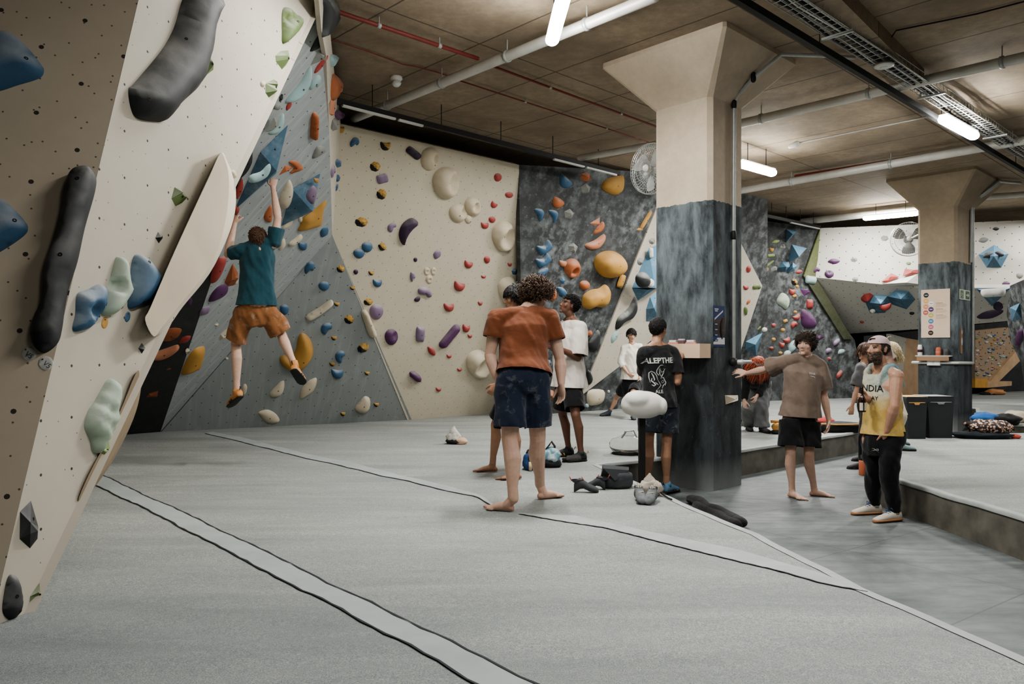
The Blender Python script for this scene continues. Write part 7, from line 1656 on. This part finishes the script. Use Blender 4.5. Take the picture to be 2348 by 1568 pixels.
# ---- climbing shoes and bags on the mat
class Foot:
    def __init__(s, name, p, ang, L, label, cat, group, sc=1.): s.s = sc; a = math.radians(ang); d = Vector((math.cos(a), math.sin(a), 0)); s.root = empty(name, p, label, cat, group); s.J = {'heL': p, 'toL': p+d*L, 'anL': p+d*.05+UP*.075}
SHD = plain('climbing_shoe_charcoal', (62, 64, 68), .75); REDL = plain('loop_red', (160, 62, 54), .7); INNER = plain('shoe_inside', (18, 18, 19), .9)
def loose_shoe(p, ang, L, label, group, mat, loop, arch=.02, laces=None):
    f = Foot('climbing_shoe', p, ang, L, label, 'climbing shoe', group); J = f.J; fd = (J['toL']-p).normalized(); fr = fd.cross(UP); s = 1.1
    S = [(0, .022, .034, .034), (.04, .034, .048, .048), (.24, .038, .050, .056+arch), (.42, .038, .036, .048+arch), (.62, .046, .034, .042), (.82, .046, .027, .030), (.95, .033, .020, .020), (1., .012, .010, .014)]
    m = MB(); m.loft([(p+fd*x*L+UP*(z+.002), fr*w, UP*hh) for x, w, hh, z in S], 16); m.build('upper', mat, f.root)
    m = MB(); m.loft([(p+fd*(.10*L)+UP*.088, fr*.032, fd*.03), (p+fd*(.12*L)+UP*.104, fr*.034, fd*.05), (p+fd*(.16*L)+UP*.112, fr*.036, fd*.055)], 16, cap=False); m.build('collar', mat, f.root)
    put('opening', [p+fd*(.16*L)+UP*.104+fr*math.cos(a)*.034+fd*math.sin(a)*.052 for a in [i*.4 for i in range(16)]], [tuple(range(16))], INNER, f.root)
    m = MB()
    for q, hgt in ((-.02, .10), (.40*L, .10)):
        b = p+fd*q+UP*hgt; m.tube([b+fr*.006, b+fr*.008+UP*.022-fd*.012, b+UP*.034-fd*.018, b-fr*.008+UP*.022-fd*.012, b-fr*.006], .0042, 6)
    m.build('pull_loop', loop, f.root)
    if laces: m = MB(); [m.tube([p+fd*L*k+fr*.02+UP*.08, p+fd*L*(k+.03)-fr*.02+UP*.085], .004, 6) for k in (.4, .48, .56)]; m.build('laces', laces, f.root)
loose_shoe(mzp(1316, 1128), -8, .215, 'front left of the two dark climbing shoes with red loops on the mat', 'loose climbing shoes', SHD, REDL)
loose_shoe(mzp(1388, 1122), 165, .19, 'back one of the two dark climbing shoes with red loops, beside the black bag', 'loose climbing shoes', SHD, REDL)
SHG = plain('climbing_shoe_grey_chalk', (104, 108, 110), .8, var=.35, vs=20); CREAML = plain('lace_cream', (200, 190, 164), .8)
loose_shoe(mzp(1462, 1146, .0), -88, .215, 'left chalky grey climbing shoe below the beige chalk bag', 'loose climbing shoes', SHG, CREAML, laces=CREAML)
loose_shoe(mzp(1500, 1148, .0), -115, .215, 'right chalky grey climbing shoe below the beige chalk bag', 'loose climbing shoes', SHG, CREAML, laces=CREAML)
p = mzp(1492, 1138); e = empty('chalk_bag', p, 'beige chalk bag lying behind the two chalky grey shoes', 'chalk bag')
m = lump(p, .10, .08, .075, 3, .25); b = len(m.v); m.tube([p+Vector((0, .02, .09)), p+Vector((-.01, .02, .14)), p+Vector((-.005, .02, .175))], [.065, .045, .012], 12); m.build('pouch', plain('canvas_beige', (172, 160, 144), .9, vs=12), e)
m = MB(); m.tube([p+Vector((.08, -.04, .03)), p+Vector((.11, -.09, .01)), p+Vector((.12, -.15, .006)), p+Vector((.135, -.2, .006))], .008, 6); m.build('cord', BLKM, e)
p = mzp(1414, 1117); e = empty('bag', p, 'small slate black bag with a folded flap behind the dark climbing shoes', 'bag')
BAGB = plain('bag_slate', (62, 66, 70), .7, vs=9, var=.25)
lump(p, .145, .10, .085, 7, .14, sq=.7).build('pouch', BAGB, e)
m = MB(); m.add([p+Vector(v) for v in ((-.15, -.04, .10), (-.13, -.09, .185), (.10, -.06, .165), (.12, .06, .175), (-.12, .07, .195), (-.03, -.115, .08))], [(0, 1, 5), (1, 2, 5), (1, 4, 3, 2), (0, 4, 1)]); m.build('flap', plain('bag_flap', (50, 53, 57), .75), e, smooth=False)
p = mzp(1222, 1076); e = empty('backpack', p, 'blue and black backpack with an orange strap behind the rust t-shirt legs', 'bag')
lump(p, .105, .12, .10, 5, .15, sq=.6).build('pack', plain('pack_blue', (34, 82, 136), .75, vs=8, var=.3), e); lump(p+UP*.11+Vector((.02, .04, 0)), .09, .1, .06, 9, .2, sq=.5).build('pack_top', plain('pack_black', (34, 35, 38), .8), e)
m = MB(); m.tube([p+Vector((.0, -.1, .27)), p+Vector((.02, -.115, .2)), p+Vector((.045, -.125, .12))], [.012, .022, .02], 8, flat=.5); m.build('strap', plain('pack_orange', (200, 92, 52), .7), e)
m = MB(); m.box(p+Vector((-.03, -.13, .05)), (1, 0, 0), (0, 1, 0), (0, 0, 1), .016, .008, .045); m.tube([p+Vector((-.03, -.12, .19)), p+Vector((-.025, -.12, .11))], [.022, .016], 8); m.build('wooden_brush', PLYL, e)
p = mzp(1262, 1070); e = empty('rucksack', p, 'ice blue and black rucksack on the mat left of the clear bottle', 'bag')
t = NT('pack_ice'); co = t.coord(); f = t.ramp(t.noise(co, 14, 4, .6, .8), .42, .6); t.col(t.mix(f, srgb((84, 150, 168)), srgb((196, 208, 208)))); ICE = t.set(.75)
lump(p+UP*.05, .105, .11, .085, 2, .2, sq=.5).build('pack', ICE, e); lump(p, .115, .115, .05, 4, .12, sq=.6).build('base', plain('pack_black', (34, 35, 38), .8), e)
m = MB(); m.tube([p+Vector((-.05, -.02, .19)), p+Vector((-.01, -.02, .235)), p+Vector((.01, -.02, .27)), p+Vector((.045, -.03, .22)), p+Vector((.03, -.06, .16))], [.01, .016, .018, .014, .012], 8, flat=.5); m.build('strap', plain('pack_black', (34, 35, 38), .8), e)
p = mzp(1296, 1062); q = mzp(1327, 1060); e = empty('water_bottle', p, 'clear plastic bottle lying on its side by the white t-shirt man feet', 'bottle')
m = MB(); d = (q-p); m.tube([p+UP*.04+d*t_ for t_ in (0, .12, .2, .5, .8, .95)], [.014, .026, .039, .037, .039, .037], 18); m.build('bottle', CLEAR, e); m = MB(); m.tube([p+UP*.04-d*.12, p+UP*.04-d*.02], .018, 12); m.build('cap', BLKM, e)
p = mzp(1044, 1017); e = empty('chalk_bag', p, 'white and peach cloth chalk bag alone on the mat below the beige wall', 'chalk bag')
lump(p, .13, .10, .05, 12, .18).build('base', plain('canvas_black', (44, 44, 46), .9), e)
m = lump(p+UP*.02+Vector((-.02, 0, 0)), .10, .09, .075, 14, .25); m.tube([p+Vector((-.01, 0, .12)), p+Vector((-.03, 0, .19)), p+Vector((-.015, 0, .23))], [.07, .045, .01], 12); m.build('white_cloth', plain('cloth_white', (190, 186, 176), .9, vs=10), e)
lump(p+Vector((.08, -.05, 0)), .085, .06, .05, 15, .2).build('peach_cloth', plain('cloth_peach', (206, 168, 138), .9, vs=10), e)
# ---- on the concrete floor
p0, p1 = ZP(1585, 1155, 0), ZP(1703, 1212, 0); e = empty('jacket', (p0+p1)/2, 'black trousers dropped in a long roll along the mat edge', 'clothes')
m = MB(); k = 16; m.tube([p0.lerp(p1, i/k)+Vector((.014*math.sin(i*.7), 0, .05+.006*math.sin(i*.9))) for i in range(k+1)], [.056+.008*math.sin(i*.6)**2 for i in range(k+1)], 12, flat=.8)
m.tube([p0.lerp(p1, i/k)+Vector((-.06+.012*math.sin(i*.8), -.02, .045)) for i in range(4, k+1)], [.048+.006*math.sin(i*.7)**2 for i in range(4, k+1)], 12, flat=.8); m.build('roll', cloth('black_canvas', (34, 34, 34)), e)
p = ZP(1977, 1089, 0); e = empty('flask', p, 'orange metal flask with a black lid standing on the floor by the bearded person', 'bottle')
m = MB(); m.loft([(p+UP*z, Vector((r, 0, 0)), Vector((0, r, 0))) for z, r in ((0, .036), (.006, .04), (.17, .04), (.185, .034))], 20); m.build('flask_body', plain('flask_orange', (206, 108, 62), .5), e); m = MB(); m.loft([(p+UP*z, Vector((r, 0, 0)), Vector((0, r, 0))) for z, r in ((.185, .033), (.21, .033), (.215, .028), (.235, .026))], 18); m.tube([p+UP*.235+Vector((-.03, 0, 0)), p+UP*.25, p+UP*.235+Vector((.03, 0, 0))], .006, 6); m.build('lid', BLKM, e)
# bottle in the bearded person's hand
p = hand9+UP*(-.125); e = empty('bottle', p, 'dark brown glass bottle with a cream label held by the bearded person', 'bottle')
t = NT('amber_glass'); t.col(srgb((44, 24, 14))); AMB = t.set(.12, 0, .6)
m = MB(); m.loft([(p+UP*z, Vector((r, 0, 0)), Vector((0, r, 0))) for z, r in ((0, .031), (.005, .034), (.11, .034), (.14, .022), (.155, .014), (.215, .013), (.22, .015), (.23, .015))], 20); m.build('glass', AMB, e)
a0 = [math.radians(q) for q in range(-150, 10, 10)]; vs = [p+Vector((.0352*math.cos(a), .0352*math.sin(a), z)) for z in (.015, .085) for a in a0]; put('label', vs, [(i, i+1, len(a0)+i+1, len(a0)+i) for i in range(len(a0)-1) if i not in (5, 6)], plain('label_cream', (206, 198, 176), .7), e)
# ---- far platform
p = mzp(1712, 975); e = empty('chalk_bucket', p, 'yellow and grey chalk bucket under the red haired person hands', 'chalk bucket')
p = p+Vector((-.02, -.1, 0)); m = MB(); m.loft([(p+UP*z, Vector((r, 0, 0)), Vector((0, r, 0))) for z, r in ((0, .09), (.1, .11), (.14, .115))], 18); m.build('bucket_base', plain('canvas_black', (44, 44, 46), .9), e)
m = MB(); m.loft([(p+UP*z, Vector((r, 0, 0)), Vector((0, r, 0))) for z, r in ((.14, .116), (.25, .12))], 18, cap=False); m.build('yellow_band', plain('canvas_yellow', (200, 144, 46), .8), e); lump(p+UP*.24, .12, .11, .06, 3, .25).build('grey_top', plain('canvas_grey', (130, 134, 136), .9, vs=14), e)
p = mzp(1783, 995); e = empty('dry_bag', p, 'mustard yellow and black bag on the mat between red haired and grey brown t-shirt person', 'bag')
lump(p, .10, .08, .04, 5, .2).build('base', plain('canvas_black', (44, 44, 46), .9), e); m = lump(p+UP*.05, .085, .07, .065, 6, .2, sq=.4); m.box(p+UP*.185, (1, 0, 0), (0, 1, 0), (0, 0, 1), .10, .015, .02); m.build('yellow_roll', plain('canvas_yellow', (200, 144, 46), .8), e)
p = mzp(1925, 990); e = empty('boulder_pad_bag', p, 'long black bag with yellow piping on the far mat behind the grey brown t-shirt person', 'bag')
lump(p, .37, .15, .085, 6, .10, sq=.7, rot=.1).build('bag_body', plain('bag_black', (32, 32, 33), .7), e)
m = MB(); m.tube([p+Vector((-.33, -.12, .13)), p+Vector((-.12, -.165, .125)), p+Vector((.12, -.15, .125)), p+Vector((.36, -.09, .13)), p+Vector((.40, .0, .14))], .012, 8); m.build('piping', plain('piping_yellow', (206, 150, 52), .6), e)
p = mzp(1893, 974); tag(lump(p, .16, .10, .075, 8, .3).build('towel', cloth('red_towel', (176, 54, 50))), 'crumpled red cloth beside the long black bag', 'towel')
# ---- recycling bins
def bin_(px0, px1, yb, label, lidm, yo):
    p = mzp((px0+px1)/2, yb); w_ = (px1-px0)/F*p.y/2; e = empty('recycling_bin', p, label, 'bin', 'recycling bins by the far column'); H = .60; dx = Vector((1, 0, 0)); dy = Vector((0, 1, 0)); BINM = plain('bin_charcoal', (48, 50, 54), .55, var=.08)
    def sq(z, a, b_): return [p+UP*z+dx*i*a+dy*(j*b_+b_) for i, j in ((-1, -1), (1, -1), (1, 1), (-1, 1))]
    vs = sq(0, w_*.84, .19)+sq(H*.82, w_*.97, .21)+sq(H*.84, w_, .22)+sq(H*.86, w_, .22); fs = [(3, 2, 1, 0)]+[(k*4+i, k*4+(i+1) % 4, k*4+4+(i+1) % 4, k*4+4+i) for k in range(3) for i in range(4)]; put('bin_body', vs, fs, BINM, e, smooth=False)
    vs = sq(H*.86, w_*1.01, .225)+sq(H*.95, w_*1.01, .225)+sq(H*.99, w_*.95, .21); fs = [(k*4+i, k*4+(i+1) % 4, k*4+4+(i+1) % 4, k*4+4+i) for k in range(2) for i in range(4)]; l = put('lid_rim', vs, fs, BINM, e, smooth=False)
    put('lid', sq(H*.99, w_*.95, .21)+sq(H*.985, w_*1.0, .22), [(0, 1, 2, 3), (4, 5, 1, 0), (5, 6, 2, 1), (7, 4, 0, 3), (6, 7, 3, 2)], lidm, e, smooth=False)
    m = MB(); m.add([p+UP*(H*.86)+dx*i+dy*(-.004) for i in (-w_*.8, w_*.8)]+[p+UP*(H*.845)+dx*w_*.8-dy*.004, p+UP*(H*.845)+dx*w_*.3-dy*.006, p+UP*(H*.80)+dx*w_*.2-dy*.006, p+UP*(H*.80)-dx*w_*.2-dy*.006, p+UP*(H*.845)-dx*w_*.3-dy*.006, p+UP*(H*.845)-dx*w_*.8-dy*.004], [(0, 1, 2, 3, 4, 5, 6, 7)]); m.build('lid_lip', lidm, e, smooth=False)
bin_(2079, 2126, 1006, 'charcoal recycling bin with a yellow lid', plain('lid_yellow', (212, 152, 48), .5), 0)
bin_(2127, 2188, 1004, 'charcoal recycling bin with a grey lid', plain('lid_grey', (134, 138, 138), .5), 0)
# ---- things on the far column
def c2(a, out, z): return C2+A*a-B*out+UP*z
def z2(py): return CZ+(HY-py)/F*(C2.y+.24)
def a2(px):
    q = PL['C2L'].hit(px, 760); return (q-C2).dot(A)
aL, aR = a2(2113), a2(2179); zT_, zB_ = z2(663), z2(774)
e = empty('grade_board', c2((aL+aR)/2, .01, (zT_+zB_)/2), 'pale wooden board with two columns of coloured circles on the far column', 'sign')
m = MB(); m.box(c2((aL+aR)/2, .012, (zT_+zB_)/2), A, -B, UP, (aL-aR)/2, .012, (zT_-zB_)/2); m.build('board', plain('board_ply', (216, 190, 164), .6, var=.04), e, smooth=False)
def bpt(x, y): return c2(aL+(aR-aL)*(x-165)/475., .0, zT_+(zB_-zT_)*(y-175)/780.)
for k, (x, y, c) in enumerate(((250, 265, (40, 40, 40)), (248, 358, (222, 166, 70)), (246, 453, (214, 138, 80)), (243, 547, (200, 84, 66)), (336, 403, (222, 220, 214)), (332, 498, (84, 52, 104)), (331, 593, (186, 172, 60)), (330, 688, (66, 132, 170)), (329, 782, (200, 88, 124)), (327, 877, (40, 40, 40)))):
    cc_ = bpt(x, y)-B*.0255; r_ = (aL-aR)*44/475.; o = put('grade_circle', [cc_+(A*math.cos(a)+UP*math.sin(a))*r_ for a in [i*math.pi/12 for i in range(24)]], [tuple(range(24))], plain('circle_%d' % k, c, .6, var=.02), e, smooth=False)
    m = MB(); m.box(cc_-B*.0012, A, UP, -B, r_*.55, r_*.14, .0008); m.build('caption_bar', PWH if k not in (4, 9) else plain('caption_%d' % k, (150, 140, 120) if k == 4 else (200, 150, 60), .6), o, smooth=False)
for k, (y, n_) in enumerate(((400, 4), (495, 4), (592, 4))):
    m = MB()
    for i in range(n_): x1 = 530 if i == 0 else (560+20*((i*7) % 3)); c0_, c1_ = bpt(412, y+i*19)-B*.0262, bpt(x1, y+i*19)-B*.0262; m.box((c0_+c1_)/2, A, UP, -B, (c1_-c0_).length/2, .0035 if i else .007, .0004)
    m.build('text_lines', plain('board_text', (176, 150, 122), .7), e, smooth=False)
# exit sign on its right face
def r2(b, out, z): return C2+B*b-A*out+UP*z
def b2(px): q = PL['C2R'].hit(px, 690); return (q-C2).dot(B)
bL, bR = b2(2199), b2(2223); zt2, zb2 = z2(664), z2(687)
GRN = plain('exit_green', (70, 96, 70), .5); PALE = plain('exit_pale', (178, 188, 164), .5)
e = empty('exit_sign', r2((bL+bR)/2, .01, (zt2+zb2)/2), 'small green running man exit sign on the far column', 'sign')
m = MB(); m.box(r2((bL+bR)/2, .006, (zt2+zb2)/2), B, -A, UP, (bR-bL)/2, .005, (zt2-zb2)/2); m.build('sign_plate', PALE, e, smooth=False)
def spt(x, y): return r2(bL+(bR-bL)*x, .0125, zb2+(zt2-zb2)*y)
m = MB(); m.add([spt(.08, .1), spt(.36, .1), spt(.36, .9), spt(.08, .9)], [(0, 1, 2, 3)]); m.build('green_field', GRN, e, smooth=False); m = MB(); m.add([spt(.55, .1), spt(.93, .1), spt(.93, .9), spt(.55, .9)], [(0, 1, 2, 3)]); m.build('green_field', GRN, e, smooth=False)
m = MB(); m.tube([spt(.22, .78), spt(.2, .5), spt(.28, .3), spt(.2, .16)], .008, 6, flat=.2, up=-A); m.tube([spt(.14, .6), spt(.22, .62), spt(.3, .52)], .006, 6, flat=.2, up=-A); m.tube([spt(.2, .48), spt(.14, .34)], .007, 6, flat=.2, up=-A); m.build('running_figure', PALE, e)
m = MB(); m.add([spt(.60, .44), spt(.75, .44), spt(.75, .28), spt(.89, .5), spt(.75, .72), spt(.75, .56), spt(.60, .56)], [(0, 1, 2, 3, 4, 5, 6)]); o = m.build('arrow', PALE, e, smooth=False); o.location = Vector(o.location)-A*.001
# small shelf
sa, sb = a2(2103), a2(2184); zs = z2(815)
e = empty('bottle_shelf', c2((sa+sb)/2, .05, zs), 'narrow wooden shelf with bottles on the far column', 'shelf')
m = MB(); m.box(c2((sa+sb)/2, .06, zs-.008), A, -B, UP, (sa-sb)/2, .06, .011); m.build('shelf_top', plain('shelf_white', (190, 184, 172), .6), e, smooth=False)
m = MB(); m.box(c2((sa+sb)/2, .105, zs-.06), A, -B, UP, (sa-sb)/2-.03, .01, .042); m.build('shelf_front', plain('shelf_oak', (150, 116, 82), .6), e, smooth=False)
def can(px, r_, hts, mat, mat2, label, name):
    p = c2(a2(px), .06, zs); e = empty(name, p, label, 'bottle' if name == 'bottle' else 'can'); m = MB(); m.loft([(p+UP*z, A*r_*q, B*r_*q) for z, q in ((0, .95), (.008, 1), (hts*.45, 1), (hts*.75, 1.), (hts, .7))], 16); m.build('body', mat, e); m = MB(); m.loft([(p+UP*z, A*r_*1.02, B*r_*1.02) for z in (hts*.3, hts*.55)], 16, cap=False); m.build('label', mat2, e)
can(2112, .042, .21, WHITEP, plain('label_plum', (70, 24, 44), .6), 'small white bottle with a dark label on the far column shelf', 'bottle')
can(2154, .047, .16, plain('can_orange', (196, 92, 56), .5), plain('can_coral', (206, 126, 90), .5), 'orange can on the far column shelf', 'drink_can')
m = MB(); p = c2(a2(2171), .06, zs); m.loft([(p+UP*z, A*r_, B*r_) for z, r_ in ((0, .036), (.005, .039), (.125, .045), (.127, .041), (.008, .034))], 16); single('drinking_glass', m, CLEAR, 'clear glass on the right end of the far column shelf', 'glass')
e = empty('socket_box', c2(a2(2143), .03, z2(831)), 'white socket box on the horizontal conduit of the far column', 'socket')
m = MB(); m.box(c2(a2(2143), .03, z2(831)), A, -B, UP, .115, .035, .056); m.build('box', WHITEP, e, smooth=False)
for k in (-1, 1): m = MB(); m.box(c2(a2(2143)+.055*k, .066, z2(831)), A, -B, UP, .04, .002, .04); m.build('socket_plate', plain('socket_face', (222, 222, 218), .4), e, smooth=False)
bb = b2(2203); e = empty('wooden_gauge', r2(bb, .01, z2(782)), 'slim wooden plaque with a white emblem below the exit sign', 'plaque')
m = MB(); m.box(r2(bb, .008, z2(782)), B, -A, UP, .05, .007, .24); m.build('plaque', plain('plaque_wood', (150, 112, 74), .6, vs=12), e, smooth=False)
m = MB(); m.ell(r2(bb+.012, .018, z2(783)), B*.034, A*.002, UP*.075, 12, 8); m.ell(r2(bb+.012, .018, z2(762)), B*.022, A*.002, UP*.04, 12, 8); m.build('emblem', PWH, e)
# ---- clothes by the far column
p = mzp(2258, 1003); t = NT('leopard'); co = t.coord(); vo = t.n('ShaderNodeTexVoronoi'); vo.inputs['Scale'].default_value = 26; t.l(co, vo.inputs['Vector']); f = t.ramp(vo.outputs['Distance'], .35, .5)
t.col(t.mix(f, srgb((206, 166, 140)), srgb((52, 42, 40)))); LEO = t.set(.9)
e = empty('jacket', p, 'animal print jacket heaped on dark clothing right of the far column', 'clothes')
lump(p+UP*.05+Vector((.05, 0, 0)), .30, .22, .12, 21, .3, freq=2.6).build('print_jacket', LEO, e); lump(p+Vector((-.05, -.03, 0)), .42, .22, .06, 22, .25).build('dark_lining', cloth('dark_teal', (34, 42, 48)), e); lump(p+Vector((.36, -.12, 0)), .07, .05, .035, 3, .2).build('red_sleeve', plain('cloth_red', (190, 70, 44), .8), e)
p = mzp(2275, 972); e = empty('jacket', p, 'bright blue and black jacket behind the animal print jacket', 'clothes'); lump(p+Vector((-.12, 0, 0)), .24, .16, .11, 31, .25).build('blue_half', cloth('bright_blue', (32, 98, 166)), e); lump(p+Vector((.18, -.05, 0)), .26, .18, .10, 33, .25).build('black_half', cloth('black_canvas', (34, 34, 34)), e)
p = mzp(2328, 968); e = empty('bag', p, 'cream cloth bag at the right edge behind the jackets', 'bag'); lump(p, .22, .16, .11, 41, .25).build('pouch', cloth('cream_canvas', (196, 182, 158)), e); m = MB(); m.tube([p+Vector((-.2, 0, .06)), p+Vector((-.26, -.03, .03)), p+Vector((-.22, -.05, .01))], .02, 8); m.build('strap', cloth('cream_canvas', (196, 182, 158)), e)
p = mzp(2281, 905); e = empty('shoe', p, 'orange and black shoe far away near the training board', 'shoe'); lump(p, .28, .18, .09, 51, .3).build('upper', plain('far_orange', (190, 130, 70), .8), e); lump(p+Vector((-.2, .0, 0)), .25, .15, .05, 52, .3).build('sole', plain('canvas_black', (44, 44, 46), .9), e)
# ================================================================ world and look
w = bpy.data.worlds.new('hall_air'); SC.world = w; w.use_nodes = True
w.node_tree.nodes['Background'].inputs[0].default_value = (1, .97, .93, 1); w.node_tree.nodes['Background'].inputs[1].default_value = .10
SC.view_settings.view_transform = 'AgX'; SC.view_settings.look = 'AgX - Medium High Contrast'; SC.view_settings.exposure = -0.34
SC.cycles.use_denoising = True; SC.cycles.max_bounces = 6; SC.cycles.diffuse_bounces = 4; SC.cycles.caustics_reflective = False; SC.cycles.caustics_refractive = False
SC.cycles.sample_clamp_indirect = 6
